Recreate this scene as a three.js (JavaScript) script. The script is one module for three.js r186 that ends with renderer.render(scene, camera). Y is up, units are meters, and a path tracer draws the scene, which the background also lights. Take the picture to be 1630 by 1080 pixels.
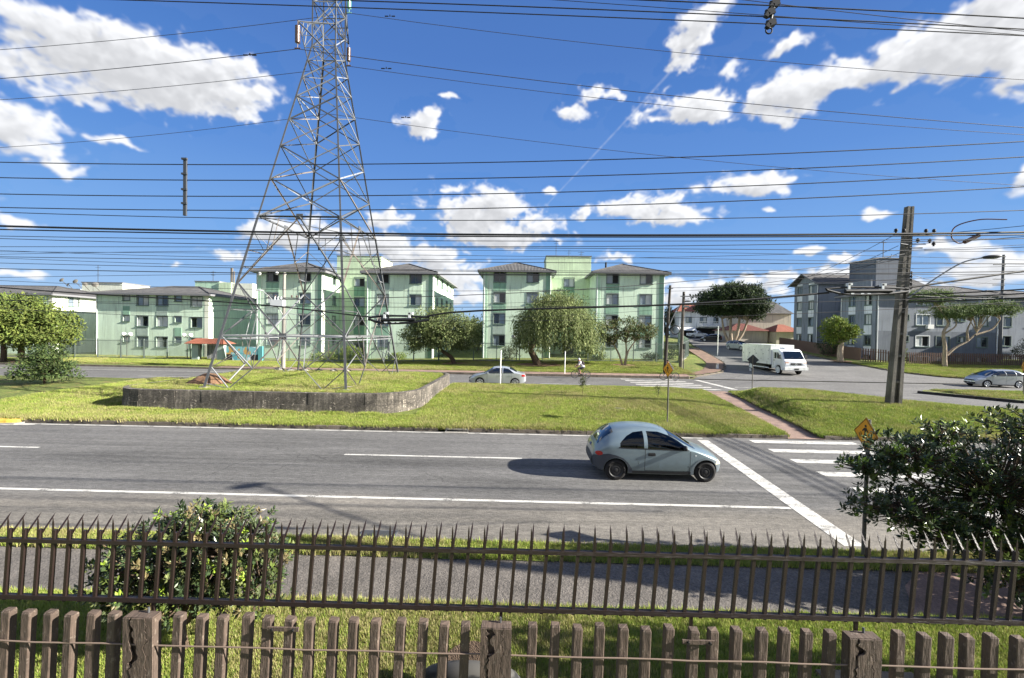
import * as THREE from 'three';
import { mergeGeometries, mergeVertices, toCreasedNormals } from 'three/addons/utils/BufferGeometryUtils.js';
import { MarchingCubes } from 'three/addons/objects/MarchingCubes.js';
import { Brush, Evaluator, SUBTRACTION } from 'three-bvh-csg';

// ---------------------------------------------------------------- camera, sun, exposure
const scene = new THREE.Scene();
const camera = new THREE.PerspectiveCamera(76.9, 1630 / 1080, 0.1, 4000);
camera.position.set(0, 4.03, 0);
camera.rotation.order = 'YXZ';
camera.rotation.set(-0.0147, 0.021, 0.0165);

const renderer = new THREE.WebGLRenderer({ antialias: true });
renderer.toneMapping = THREE.LinearToneMapping;
const EXPOSURE = 3.5;
renderer.toneMappingExposure = EXPOSURE;
renderer.shadowMap.enabled = true;

const sun = new THREE.DirectionalLight(new THREE.Color(1.0, 0.95, 0.86), 4.4);
sun.position.set(90.3, 41.5, 13.0);
sun.castShadow = true;
sun.shadow.mapSize.set(4096, 4096);
Object.assign(sun.shadow.camera, { left: -90, right: 90, top: 60, bottom: -60, near: 1, far: 320 });
sun.target.position.set(0, 0, -30);
sun.position.add(sun.target.position);
scene.add(sun, sun.target);

// ---------------------------------------------------------------- random numbers and noise
function rng(seed) { let a = seed >>> 0; return () => { a = (a + 0x6D2B79F5) | 0; let t = Math.imul(a ^ (a >>> 15), 1 | a); t = (t + Math.imul(t ^ (t >>> 7), 61 | t)) ^ t; return ((t ^ (t >>> 14)) >>> 0) / 4294967296; }; }
const HT = new Float32Array(65536); { const r = rng(11); for (let i = 0; i < 65536; i++) HT[i] = r(); }
const mod = (a, n) => ((a % n) + n) % n;
function vnoise(x, y, px = 256, py = px) {          // value noise, periodic in px, py lattice cells
  const xi = Math.floor(x), yi = Math.floor(y); let fx = x - xi, fy = y - yi;
  fx = fx * fx * (3 - 2 * fx); fy = fy * fy * (3 - 2 * fy);
  const x0 = mod(xi, px), x1 = mod(xi + 1, px), y0 = mod(yi, py) * 256, y1 = mod(yi + 1, py) * 256;
  const a = HT[(x0 + y0) & 65535], b = HT[(x1 + y0) & 65535], c = HT[(x0 + y1) & 65535], d = HT[(x1 + y1) & 65535];
  return a + (b - a) * fx + (c - a) * fy + (a - b - c + d) * fx * fy;
}
function fbm(x, y, o = 4, px = 256, py = px) { let s = 0, a = 0.5, t = 0; for (let i = 0; i < o; i++) { s += a * vnoise(x, y, px, py); t += a; x = x * 2 + 17; y = y * 2 + 31; px *= 2; py *= 2; a *= 0.5; if (px > 256) px = 256; if (py > 256) py = 256; } return s / t; }
const clamp = (v, a = 0, b = 1) => Math.min(b, Math.max(a, v));
const sstep = (a, b, v) => { const t = clamp((v - a) / (b - a)); return t * t * (3 - 2 * t); };
const lerp = (a, b, t) => a + (b - a) * t;
function curve(pts) { return x => { if (x <= pts[0][0]) return pts[0][1]; for (let i = 1; i < pts.length; i++) if (x <= pts[i][0]) { const a = pts[Math.max(0, i - 2)], b = pts[i - 1], c = pts[i], d = pts[Math.min(pts.length - 1, i + 1)]; const h = c[0] - b[0], t = (x - b[0]) / h; const m0 = (c[1] - a[1]) / (c[0] - a[0]) * h, m1 = (d[1] - b[1]) / (d[0] - b[0]) * h; const t2 = t * t, t3 = t2 * t; return (2 * t3 - 3 * t2 + 1) * b[1] + (t3 - 2 * t2 + t) * m0 + (-2 * t3 + 3 * t2) * c[1] + (t3 - t2) * m1; } return pts[pts.length - 1][1]; }; }
function lin(pts) { return x => { if (x <= pts[0][0]) return pts[0][1]; for (let i = 1; i < pts.length; i++) if (x <= pts[i][0]) return lerp(pts[i - 1][1], pts[i][1], (x - pts[i - 1][0]) / (pts[i][0] - pts[i - 1][0])); return pts[pts.length - 1][1]; }; }

// ---------------------------------------------------------------- sky: clear blue with cumulus
{
  const W = 3072, H = 1536, data = new Float32Array(W * H * 4);
  // cumulus groups: azimuth (0 = down the view, + to the right), elevation, half width, half height, in degrees
  const CL = [[-49.2,21.7,4.5,3.6],[-44.3,24.6,5.8,2.7],[-37.9,24.6,6.2,3.0],[-33.4,25.0,3.3,2.6],[-47.3,25.3,3.6,1.4],[-42.0,22.2,5.3,2.1],[-33.4,22.4,1.5,0.8],[-49.6,15.6,3.1,2.3],[-48.1,14.0,1.8,1.0],[-50.7,16.7,1.8,1.5],[-44.1,17.2,1.7,0.5],[-13.4,25.1,2.7,1.5],[-9.8,28.1,1.8,0.4],[-6.9,15.0,5.8,2.9],[0.7,13.6,4.9,2.2],[-3.6,16.7,2.9,1.7],[-2.7,12.0,7.5,1.1],[-17.4,13.8,2.8,1.5],[-26.2,10.9,6.2,2.0],[-19.6,10.3,4.5,1.9],[-30.8,10.7,3.2,1.3],[-13.4,10.0,5.6,1.6],[-9.3,7.7,5.8,1.8],[16.8,15.5,4.2,1.9],[20.5,14.1,4.0,1.2],[12.5,16.1,2.4,1.5],[8.1,15.5,1.5,0.8],[6.6,26.9,2.5,1.1],[9.4,28.8,2.4,1.1],[19.5,25.8,5.5,1.8],[12.2,28.5,1.4,0.7],[22.4,26.0,2.8,1.4],[27.0,16.9,4.9,1.2],[29.2,17.2,2.2,0.9],[29.9,24.9,3.1,1.6],[33.7,26.0,3.9,1.8],[38.9,25.1,4.6,1.8],[42.6,25.4,3.7,2.5],[45.8,25.1,3.7,2.8],[48.3,22.8,2.5,3.0],[46.9,26.7,3.7,2.0],[25.7,28.7,1.6,0.9],[31.4,23.4,2.1,0.9],[30.7,29.7,2.4,0.7],[20.8,32.6,3.4,1.3],[22.8,34.5,3.5,1.1],[20.1,31.1,1.6,0.8],[19.8,30.0,2.2,0.6],[48.1,12.8,0.7,1.1],[49.0,13.6,1.0,0.8],[12.6,9.8,2.8,0.7],[44.6,8.3,2.4,1.1],[47.7,6.8,2.5,1.1],[-39.7,6.4,1.3,0.4],[-35.6,7.9,2.3,0.6],[-50.7,8.8,1.2,0.4],[-7.6,4.9,5.0,1.7],[21.4,5.0,5.7,1.8],[26.9,5.5,3.9,1.6],[46.3,5.5,3.5,1.1],[-50.3,4.2,1.8,0.5],[3.9,18.6,1.5,0.6],[-9.4,18.3,1.3,0.4],[36.3,8.6,1.3,0.4],[33.5,9.1,1.1,0.5],[42.5,9.0,1.3,0.6],[29.2,14.6,1.1,0.4],[39.2,12.2,1.5,0.5],[-22,7.4,4,0.9],[12.5,5.7,3.2,0.7],[17.5,6.4,2.2,0.5],[-15.7,7.1,4.7,1.1],[34.1,6.7,6.7,0.8]];
  const R = rng(77);
  for (let i = 0; i < 190; i++) {                     // the rest of the sky carries the same broken cumulus
    const az = 62 + R() * 236, el = 4 + R() * R() * 70, s = 1.2 + R() * 4.5;
    CL.push([az > 180 ? az - 360 : az, el, s * 1.7 / Math.cos(el / 57.3), s * 0.7]);
    if (R() < 0.7) CL.push([(az > 180 ? az - 360 : az) + s * 1.4, el + s * 0.2, s * 1.1 / Math.cos(el / 57.3), s * 0.55]);
  }
  for (let i = 0; i < 34; i++) { const s = 1.5 + R() * 3.5; CL.push([-60 + R() * 120, 43 + R() * 34, s * 2.2, s * 0.9]); }
  const CW = 360, bins = Array.from({ length: CW }, () => []);
  CL.forEach(c => { const n = Math.ceil(c[2] * 1.7 + 3); for (let k = -n; k <= n; k++) bins[mod(Math.floor(c[0] + 180 + k), CW)].push(c); });
  const field = (az, el, list) => { let f = 0; for (const c of list) { let da = az - c[0]; if (da > 180) da -= 360; if (da < -180) da += 360; const ry = el < c[1] ? c[3] * 0.8 : c[3] * 1.15; const d = (da * da) / (c[2] * c[2]) + ((el - c[1]) * (el - c[1])) / (ry * ry); if (d < 2.6) { const v = 1 - d / 2.6; f = f + v * v * 1.15 * (1 - f * 0.55); } } return f; };
  const blue = lin([[0, 0], [90, 1]]);
  const gr = lin([[0, 0.50], [4, 0.36], [10, 0.21], [20, 0.118], [32, 0.075], [50, 0.052], [90, 0.035]]);
  const gg = lin([[0, 0.70], [4, 0.58], [10, 0.44], [20, 0.295], [32, 0.205], [50, 0.155], [90, 0.12]]);
  const gb = lin([[0, 0.90], [4, 0.90], [10, 0.86], [20, 0.72], [32, 0.575], [50, 0.46], [90, 0.40]]);
  const dens = (az, el, list) => {
    const wx = (fbm(az * 0.55 + 5, el * 0.75 + 9, 4) - 0.5) * 2.6, wy = (fbm(az * 0.55 + 91, el * 0.75 + 47, 4) - 0.5) * 1.7;
    const f = field(az + wx, el + wy, list);
    if (f <= 0) return 0;
    const n = fbm(az * 0.42 + 33 + wx * 0.5, el * 0.62 + 21, 5), m = fbm(az * 1.25 + 3 + wx, el * 1.8 + 71 + wy, 3);
    return f * 1.15 + (n - 0.5) * 1.7 + (m - 0.5) * 1.1 - 0.40;
  };
  for (let j = 0; j < H; j++) {
    const el = (j + 0.5) / H * 180 - 90;
    for (let i = 0; i < W; i++) {
      const k = (j * W + i) * 4;
      let r, g, b;
      if (el < 0) { r = 0.16; g = 0.17; b = 0.16; }
      else {
        const az = mod((i + 0.5) / W * 360 - 90 + 180, 360) - 180;
        r = gr(el); g = gg(el); b = gb(el);
        const list = bins[mod(Math.floor(az + 180), CW)];
        let d = list.length ? dens(az, el, list) : 0;
        if (az > 3.2 && az < 20.2 && el > 16.8 && el < 31.2) {           // a thin old vapour trail
          const tt = (az - 3.5) / 16.2, ec = 17 + 13.9 * (tt * 1.13 - 0.13 * tt * tt), w = 0.09 + 0.12 * tt, q = Math.abs(el - ec) * 0.75;
          const a = clamp(1 - q / w) * 0.26 * (0.6 + 0.8 * vnoise(az * 3, el * 3)); r = lerp(r, 0.8, a); g = lerp(g, 0.85, a); b = lerp(b, 0.95, a);
        }
        if (d > -0.08) {
          const a = 0.97 * sstep(-0.08, 0.78, d) * (0.5 + 0.5 * sstep(0.05, 0.6, d));
          const up = dens(az + 0.75, el + 0.65, list), up2 = dens(az + 1.7, el + 1.5, list);    // thickness towards the sun
          const lit = clamp(1.03 - 0.13 * sstep(0.2, 1.1, up) - 0.14 * sstep(0.2, 1.2, up2) + 0.14 * (d - up), 0.7, 1.08);
          const hz = sstep(14, 2, el) * 0.10;
          r = lerp(r, lerp(0.98 * lit, 0.72, hz), a); g = lerp(g, lerp(0.985 * lit + 0.004, 0.80, hz), a); b = lerp(b, lerp(0.99 * lit + 0.02, 0.92, hz), a);
        }
      }
      data[k] = r / EXPOSURE; data[k + 1] = g / EXPOSURE; data[k + 2] = b / EXPOSURE; data[k + 3] = 1;
    }
  }
  const sky = new THREE.DataTexture(data, W, H, THREE.RGBAFormat, THREE.FloatType);
  sky.mapping = THREE.EquirectangularReflectionMapping; sky.magFilter = sky.minFilter = THREE.LinearFilter; sky.wrapS = THREE.RepeatWrapping; sky.needsUpdate = true;
  scene.background = sky; scene.environment = sky;
}
console.log('sky done');

// ---------------------------------------------------------------- textures (what surfaces are made of)
function tex(w, h, fn, metresX, metresY = metresX, srgb = true) {
  const d = new Uint8Array(w * h * 4);
  for (let j = 0; j < h; j++) for (let i = 0; i < w; i++) { const c = fn(i / w, j / h, i, j), k = (j * w + i) * 4; if (typeof c === 'number') d[k] = d[k + 1] = d[k + 2] = clamp(c, 0, 255); else { d[k] = clamp(c[0], 0, 255); d[k + 1] = clamp(c[1], 0, 255); d[k + 2] = clamp(c[2], 0, 255); } d[k + 3] = 255; }
  const t = new THREE.DataTexture(d, w, h, THREE.RGBAFormat); t.wrapS = t.wrapT = THREE.RepeatWrapping; t.magFilter = THREE.LinearFilter; t.minFilter = THREE.LinearMipmapLinearFilter; t.generateMipmaps = true;
  if (srgb) t.colorSpace = THREE.SRGBColorSpace;
  t.repeat.set(1 / metresX, 1 / metresY); t.needsUpdate = true; return t;
}
const R0 = rng(5);
// a neutral multiplier texture for painted plaster: grime, rain runs and rolled texture
const plasterMap = tex(512, 512, (u, v) => { const a = fbm(u * 6, v * 6, 4, 6), b = fbm(u * 40, v * 5, 3, 40, 5), c = vnoise(u * 180, v * 180, 180); const st = sstep(0.56, 0.8, fbm(u * 64 + 5, v * 3 + 2, 4, 64, 3)) * fbm(u * 7, v * 7 + 3, 3, 7); return 255 * (0.88 + 0.12 * a + 0.10 * (b - 0.5) + 0.05 * (c - 0.5) - 0.22 * st); }, 9);
const plasterBump = tex(256, 256, (u, v) => 255 * (0.6 * fbm(u * 60, v * 60, 2, 60) + 0.4 * fbm(u * 8, v * 8, 2, 8)), 2.5, 2.5, false);
const concreteMap = tex(512, 512, (u, v) => { const a = fbm(u * 5, v * 5, 5, 5), c = vnoise(u * 200, v * 200, 200), s = fbm(u * 30, v * 3, 3, 30, 3); return [168 * (0.62 + 0.5 * a + 0.16 * (c - 0.5) + 0.2 * (s - 0.5)), 163 * (0.62 + 0.5 * a + 0.16 * (c - 0.5) + 0.2 * (s - 0.5)), 154 * (0.62 + 0.5 * a + 0.16 * (c - 0.5) + 0.2 * (s - 0.5))]; }, 2.2);
// old stained retaining wall: black algae runs and pale worn spots
const stainMap = tex(1024, 512, (u, v) => { const run = fbm(u * 70, v * 4, 4, 70, 4), big = fbm(u * 7, v * 4, 4, 7, 4), sp = fbm(u * 120, v * 60, 2, 120, 60), c = vnoise(u * 256, v * 256, 256); let k = 0.50 + 0.42 * sstep(0.28, 0.78, run * 0.45 + big * 0.55) + 0.3 * (sp - 0.5) + 0.12 * (c - 0.5); const pale = sstep(0.66, 0.76, sp * 0.5 + run * 0.5); k += pale * 0.55; return [152 * k, 143 * k, 131 * k]; }, 6.5, 2.4);
const bumpRough = tex(512, 512, (u, v) => 255 * (0.5 * fbm(u * 24, v * 24, 4, 24) + 0.5 * vnoise(u * 220, v * 220, 220)), 1.6, 1.6, false);
const asphaltBump = tex(512, 512, (u, v) => 255 * (0.75 * vnoise(u * 150, v * 150, 150) + 0.25 * vnoise(u * 250, v * 250, 250)), 2.4, 2.4, false);
const asphaltTile = tex(1024, 1024, (u, v) => { const p = fbm(u * 5, v * 5, 4, 5), g = vnoise(u * 250, v * 250, 250), g2 = vnoise(u * 128 + 7, v * 128, 128), st = fbm(u * 3, v * 34, 3, 3, 34); const k = 0.72 + 0.22 * p + 0.26 * (g - 0.5) + 0.14 * (g2 - 0.5) + 0.18 * (st - 0.5); return [118 * k, 116 * k, 113 * k]; }, 9);
// the near carriageway: lane wear, the paler dusty shoulder, patches, cracks; one sheet 64 m by 9.05 m
const roadMap = (() => {
  const W = 2048, H = 640, cr = new Float32Array(W * H), Rr = rng(31);
  for (let n = 0; n < 26; n++) { let x = Rr() * W, y = Rr() * H, a = Rr() < 0.5 ? Rr() * 0.5 - 0.25 : Rr() * 6.28; const L = 60 + Rr() * 220; for (let i = 0; i < L; i++) { a += (Rr() - 0.5) * 0.7; x += Math.cos(a); y += Math.sin(a) * 1.6; if (y < 1 || y >= H - 1) break; const k = Math.floor(mod(x, W)) + Math.floor(y) * W; cr[k] = Math.max(cr[k], 0.28 + Rr() * 0.3); } }
  for (let n = 0; n < 420; n++) { const x = 1000 + Rr() * 500 + Rr() * 400, y = 520 - 95 + (Rr() - 0.5) * 60; const k = Math.floor(mod(x, W)) + Math.floor(clamp(y, 0, H - 1)) * W; cr[k] = 0.5; }
  return tex(W, H, (u, v, i, j) => {
    const X = u * 64, d = 17.1 - (1 - v) * 0 - v * 9.05, D = d;   // v = 0 at the far kerb
    const g = HT[(i * 7 + j * 131 + ((i * j) >> 3)) & 65535], g2 = vnoise(X * 9, D * 22, 256), p = fbm(X * 0.25, D * 0.7, 5), st = fbm(X * 0.12 + 4, D * 5.5, 4), st2 = fbm(X * 0.5, D * 11 + 40, 3);
    let k = 0.80 + 0.24 * (p - 0.5) + 0.20 * (st - 0.5) + 0.08 * (st2 - 0.5) + 0.20 * (g - 0.5) + 0.16 * (g2 - 0.5);
    const edge = 10.1 + (fbm(X * 0.6, 3, 3) - 0.5) * 0.9;
    const sh = sstep(0.5, -0.5, D - edge);                                         // dusty gravelly shoulder beyond the edge line
    const worn = Math.max(0, 1 - Math.abs(D - 13.0 - (fbm(X * 0.07, 8, 2) - 0.5)) / 0.8) * sstep(0.35, 0.7, fbm(X * 0.16, D * 2.2 + 11, 4));
    k -= 0.13 * worn; k += 0.06 * sstep(0.5, 0.8, fbm(X * 0.3 + 50, D * 1.5, 3));
    const pat = sstep(0.015, -0.015, Math.abs(X - 23) + (D - 14) * 2.4 - 3.4) * (D > 10.6 ? 1 : 0); k -= pat * 0.045;
    k -= 0.6 * cr[j * W + i];
    return [lerp(119, 138, sh) * k, lerp(117, 132, sh) * k, lerp(114, 122, sh) * k];
  }, 64, 9.05);
})();
const lawnMap = tex(1024, 1024, (u, v) => { const a = fbm(u * 8, v * 8, 5, 8), b = fbm(u * 60, v * 60, 3, 60), c = vnoise(u * 250, v * 250, 250), d = sstep(0.55, 0.75, fbm(u * 13 + 3, v * 13, 4, 13)); const k = 0.55 + 0.5 * b + 0.3 * (c - 0.5) + 0.2 * (a - 0.5); return [lerp(128, 156, d) * k, lerp(142, 146, d) * k, lerp(58, 80, d) * k]; }, 7);
const dirtMap = tex(512, 512, (u, v) => { const a = fbm(u * 8, v * 8, 5, 8), c = vnoise(u * 160, v * 160, 160); const k = 0.6 + 0.55 * a + 0.25 * (c - 0.5); return [146 * k, 112 * k, 84 * k]; }, 1.6);
const pathMap = tex(512, 512, (u, v) => { const a = fbm(u * 6, v * 6, 5, 6), c = vnoise(u * 200, v * 200, 200); const k = 0.7 + 0.4 * a + 0.22 * (c - 0.5); return [150 * k, 124 * k, 110 * k]; }, 3);
const paveMap = tex(512, 512, (u, v) => { const a = fbm(u * 6, v * 6, 5, 6), c = vnoise(u * 230, v * 230, 230), c2 = vnoise(u * 110, v * 110, 110); const k = 0.62 + 0.36 * a + 0.30 * (c - 0.5) + 0.18 * (c2 - 0.5); return [122 * k, 115 * k, 107 * k]; }, 3);
const paintWear = tex(512, 256, (u, v) => { const a = fbm(u * 12, v * 12, 4, 12), c = vnoise(u * 200, v * 100, 200, 100), k = sstep(0.26, 0.5, a * 0.7 + c * 0.3); const w = 0.86 + 0.14 * fbm(u * 30, v * 30, 3, 30); return [lerp(126, 214, k) * w, lerp(124, 211, k) * w, lerp(120, 202, k) * w]; }, 3.3, 1.7);
const tileBump = tex(128, 256, (u, v) => 255 * (0.5 + 0.5 * Math.cos(u * 6.2832 * 6)) * (0.86 + 0.14 * (v * 1 % 1)), 1.1, 1.8, false);
const roofMap = tex(512, 512, (u, v) => { const a = fbm(u * 7, v * 7, 5, 7), s = fbm(u * 60, v * 6, 3, 60, 6), k = 0.68 + 0.34 * a + 0.3 * (s - 0.5); return [103 * k, 101 * k, 99 * k]; }, 6.6, 7.2);
const barkMap = tex(256, 512, (u, v) => { const a = fbm(u * 14, v * 5, 4, 14, 5), c = vnoise(u * 90, v * 60, 90, 60); const k = 0.45 + 0.6 * a + 0.3 * (c - 0.5); return [118 * k, 98 * k, 78 * k]; }, 0.7, 1.4);
const barkPaleMap = tex(256, 512, (u, v) => { const a = fbm(u * 10, v * 5, 4, 10, 5), c = vnoise(u * 90, v * 60, 90, 60); const k = 0.62 + 0.45 * a + 0.2 * (c - 0.5); return [188 * k, 170 * k, 148 * k]; }, 0.7, 1.4);
const barkBump = tex(256, 256, (u, v) => 255 * fbm(u * 16, v * 5, 4, 16, 5), 0.5, 0.9, false);
// brown weathered fence paint with grain
const woodBump = tex(256, 1024, (u, v) => 255 * (0.55 * fbm(u * 9, v * 14, 4, 9, 14) + 0.3 * fbm(u * 40, v * 12, 3, 40, 12) + 0.15 * vnoise(u * 100, v * 200, 100, 200)), 0.25, 1.0, false);
const woodMap = tex(256, 1024, (u, v) => { const a = fbm(u * 6, v * 12, 4, 6, 12), b = fbm(u * 46, v * 30, 3, 46, 30), f = sstep(0.68, 0.74, fbm(u * 20 + 9, v * 40, 4, 20, 40)); const k = 0.84 + 0.22 * (a - 0.5) + 0.24 * (b - 0.5); return [lerp(101, 128, f) * k, lerp(85, 113, f) * k, lerp(74, 101, f) * k]; }, 0.37, 1.1);
console.log('textures done');

// ---------------------------------------------------------------- materials
const C = (h) => new THREE.Color(h);
const std = (o) => new THREE.MeshStandardMaterial({ roughness: 0.85, metalness: 0, ...o });
const paintedWall = (hex) => std({ color: C(hex), map: plasterMap, bumpMap: plasterBump, bumpScale: 0.004, roughness: 0.92 });
const M = {
  road: std({ map: roadMap, bumpMap: asphaltBump, bumpScale: 0.006, roughness: 0.93 }),
  asphalt: std({ map: asphaltTile, bumpMap: asphaltBump, bumpScale: 0.006, roughness: 0.93 }),
  lawn: std({ map: lawnMap, bumpMap: bumpRough, bumpScale: 0.04, roughness: 1 }),
  dirt: std({ map: dirtMap, bumpMap: bumpRough, bumpScale: 0.03, roughness: 1 }),
  path: std({ map: pathMap, bumpMap: bumpRough, bumpScale: 0.006, roughness: 0.95 }),
  pave: std({ map: paveMap, bumpMap: asphaltBump, bumpScale: 0.008, roughness: 0.95 }),
  paint: std({ map: paintWear, roughness: 0.75 }),
  concrete: std({ map: concreteMap, bumpMap: bumpRough, bumpScale: 0.008, roughness: 0.92 }),
  kerb: std({ color: C('#b9b0a6'), map: concreteMap, bumpMap: bumpRough, bumpScale: 0.01, roughness: 0.95 }),
  stain: std({ map: stainMap, bumpMap: bumpRough, bumpScale: 0.012, roughness: 0.97 }),
  mint: paintedWall('#def3da'), mintDark: paintedWall('#93b9a0'), mintMid: paintedWall('#bfdfc3'), cream: paintedWall('#f1f4e0'), lime: paintedWall('#d8ecc6'), panelGrey: paintedWall('#adbfb3'), deepGreen: paintedWall('#7fa88e'),
  grey: paintedWall('#8a919b'), greyDark: paintedWall('#6f7680'), white: paintedWall('#eceff2'), beige: paintedWall('#d9cfc0'), plinth: paintedWall('#a9b7a8'),
  roof: std({ map: roofMap, bumpMap: tileBump, bumpScale: 0.05, roughness: 0.95 }),
  fascia: std({ color: C('#77777a'), roughness: 0.8 }), soffit: std({ color: C('#8b8f8d'), roughness: 0.9 }),
  redTile: std({ color: C('#9c5f4a'), map: plasterMap, bumpMap: tileBump, bumpScale: 0.05, roughness: 0.9 }),
  frame: std({ color: C('#6f7a76'), roughness: 0.5, metalness: 0.2 }), frameWhite: std({ color: C('#d9dcdc'), roughness: 0.5 }), sill: std({ color: C('#6f857a'), map: plasterMap }),
  glass: new THREE.MeshPhysicalMaterial({ color: C('#1d242a'), roughness: 0.06, metalness: 0, specularIntensity: 1, clearcoat: 0.6 }),
  glassBlue: new THREE.MeshPhysicalMaterial({ color: C('#7c8894'), roughness: 0.08, clearcoat: 0.6 }),
  curtain: std({ color: C('#d3d6d4'), map: plasterMap, roughness: 0.9 }),
  black: std({ color: C('#0b0b0c'), roughness: 0.7 }),
  galv: std({ color: C('#a2a4a6'), map: plasterMap, roughness: 0.5, metalness: 0.3 }),
  steelDark: std({ color: C('#67696b'), map: plasterMap, roughness: 0.6, metalness: 0.35 }),
  rusty: std({ color: C('#877f77'), map: plasterMap, roughness: 0.7, metalness: 0.3 }),
  insulator: std({ color: C('#5a4740'), roughness: 0.3 }), insGlass: std({ color: C('#7fb59a'), roughness: 0.15 }),
  wire: std({ color: C('#1b1c20'), roughness: 0.6 }), cable: std({ color: C('#101113'), roughness: 0.55 }), wireGrey: std({ color: C('#4b4a52'), roughness: 0.5, metalness: 0.4 }),
  bark: std({ map: barkMap, bumpMap: barkBump, bumpScale: 0.03, roughness: 1 }), barkPale: std({ map: barkPaleMap, bumpMap: barkBump, bumpScale: 0.02, roughness: 1 }),
  fenceMetal: std({ color: C('#261a17'), roughness: 0.45, metalness: 0.0, bumpMap: bumpRough, bumpScale: 0.002 }),
  picket: std({ map: woodMap, bumpMap: woodBump, bumpScale: 0.007, roughness: 0.88 }),
  picketCore: std({ color: C('#6a5a4e'), map: plasterMap, roughness: 1 }),
  brownSlat: std({ color: C('#6b554b'), roughness: 0.9, map: plasterMap }),
  postGrey: std({ color: C('#b8b8b4'), map: concreteMap, roughness: 0.6, metalness: 0.2 }), postWhite: std({ color: C('#e8e8e4'), roughness: 0.6 }),
  signYellow: std({ color: C('#e29a12'), roughness: 0.5 }), signBlack: std({ color: C('#17130d'), roughness: 0.6 }), signBack: std({ color: C('#3b3d40'), roughness: 0.6, metalness: 0.3 }),
  rubber: std({ color: C('#1c1b1b'), roughness: 0.9 }), steelRim: std({ color: C('#2a2a2b'), roughness: 0.5, metalness: 0.3 }), alloy: std({ color: C('#c9cbce'), roughness: 0.3, metalness: 0.7 }),
  plastic: std({ color: C('#3d4148'), roughness: 0.7 }), plasticBlack: std({ color: C('#16171a'), roughness: 0.6 }),
  carGlass: new THREE.MeshPhysicalMaterial({ color: C('#10161c'), roughness: 0.04, clearcoat: 1, clearcoatRoughness: 0.03 }),
  lampRed: std({ color: C('#a3231d'), roughness: 0.25 }), lampClear: std({ color: C('#dfe3e6'), roughness: 0.15 }), amber: std({ color: C('#d98a2b'), roughness: 0.3 }),
  skin: std({ color: C('#b98767'), roughness: 0.7 }), hairDark: std({ color: C('#1c1512'), roughness: 0.8 }),
};
const carPaint = (hex, metal = 0.25, r = 0.35) => new THREE.MeshPhysicalMaterial({ color: C(hex), metalness: metal, roughness: r, clearcoat: 0.7, clearcoatRoughness: 0.12 });

// ---------------------------------------------------------------- building blocks
const taken = new Map();
function numbered(n) { const k = taken.get(n) || 0; taken.set(n, k + 1); return k ? n + '_' + String(k).padStart(3, '0') : n; }
function thing(name, label, category, pos = [0, 0, 0], turn = 0, group) { const o = new THREE.Group(); o.name = numbered(name); o.position.set(...pos); o.rotation.y = turn; o.userData = { label, category }; if (group) o.userData.group = group; scene.add(o); return o; }
function mesh(name, geo, mat, parent) { const m = new THREE.Mesh(geo, mat); m.name = name; m.castShadow = m.receiveShadow = true; parent.add(m); return m; }
function solo(name, label, category, geo, mat, group) { const m = mesh(numbered(name), geo, mat, scene); m.userData = { label, category }; if (group) m.userData.group = group; return m; }
function struct(name, geo, mat) { const m = mesh(numbered(name), geo, mat, scene); m.userData = { kind: 'structure' }; return m; }
function clean(g) { g = g.index ? g.toNonIndexed() : g; for (const k of Object.keys(g.attributes)) if (!['position', 'normal', 'uv'].includes(k)) g.deleteAttribute(k); if (!g.attributes.uv) g.setAttribute('uv', new THREE.BufferAttribute(new Float32Array(g.attributes.position.count * 2), 2)); if (!g.attributes.normal) g.computeVertexNormals(); g.morphAttributes = {}; g.clearGroups(); return g; }
const mrg = (l) => l.length === 1 ? clean(l[0]) : mergeGeometries(l.map(clean));
function box(x, y, z, sx, sy, sz, rx = 0, ry = 0, rz = 0) {       // centre and size; uv in metres
  const g = new THREE.BoxGeometry(sx, sy, sz), uv = g.attributes.uv, S = [[sz, sy], [sz, sy], [sx, sz], [sx, sz], [sx, sy], [sx, sy]];
  for (let i = 0; i < 24; i++) { const s = S[i >> 2]; uv.setXY(i, uv.getX(i) * s[0] + x + z, uv.getY(i) * s[1] + y); }
  if (rx) g.rotateX(rx); if (ry) g.rotateY(ry); if (rz) g.rotateZ(rz);
  g.translate(x, y, z); return g;
}
const bx = (x0, x1, y0, y1, z0, z1) => box((x0 + x1) / 2, (y0 + y1) / 2, (z0 + z1) / 2, Math.abs(x1 - x0), Math.abs(y1 - y0), Math.abs(z1 - z0));
const UPV = new THREE.Vector3(0, 1, 0);
const V3 = (x, y, z) => new THREE.Vector3(x, y, z);
function cyl(a, b, r0, r1 = r0, n = 8, open = false) { const A = V3(...a), B = V3(...b), d = B.clone().sub(A), L = d.length(); const g = new THREE.CylinderGeometry(r1, r0, L, n, 1, open); g.translate(0, L / 2, 0); g.applyQuaternion(new THREE.Quaternion().setFromUnitVectors(UPV, d.normalize())); g.translate(A.x, A.y, A.z); return g; }
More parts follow.
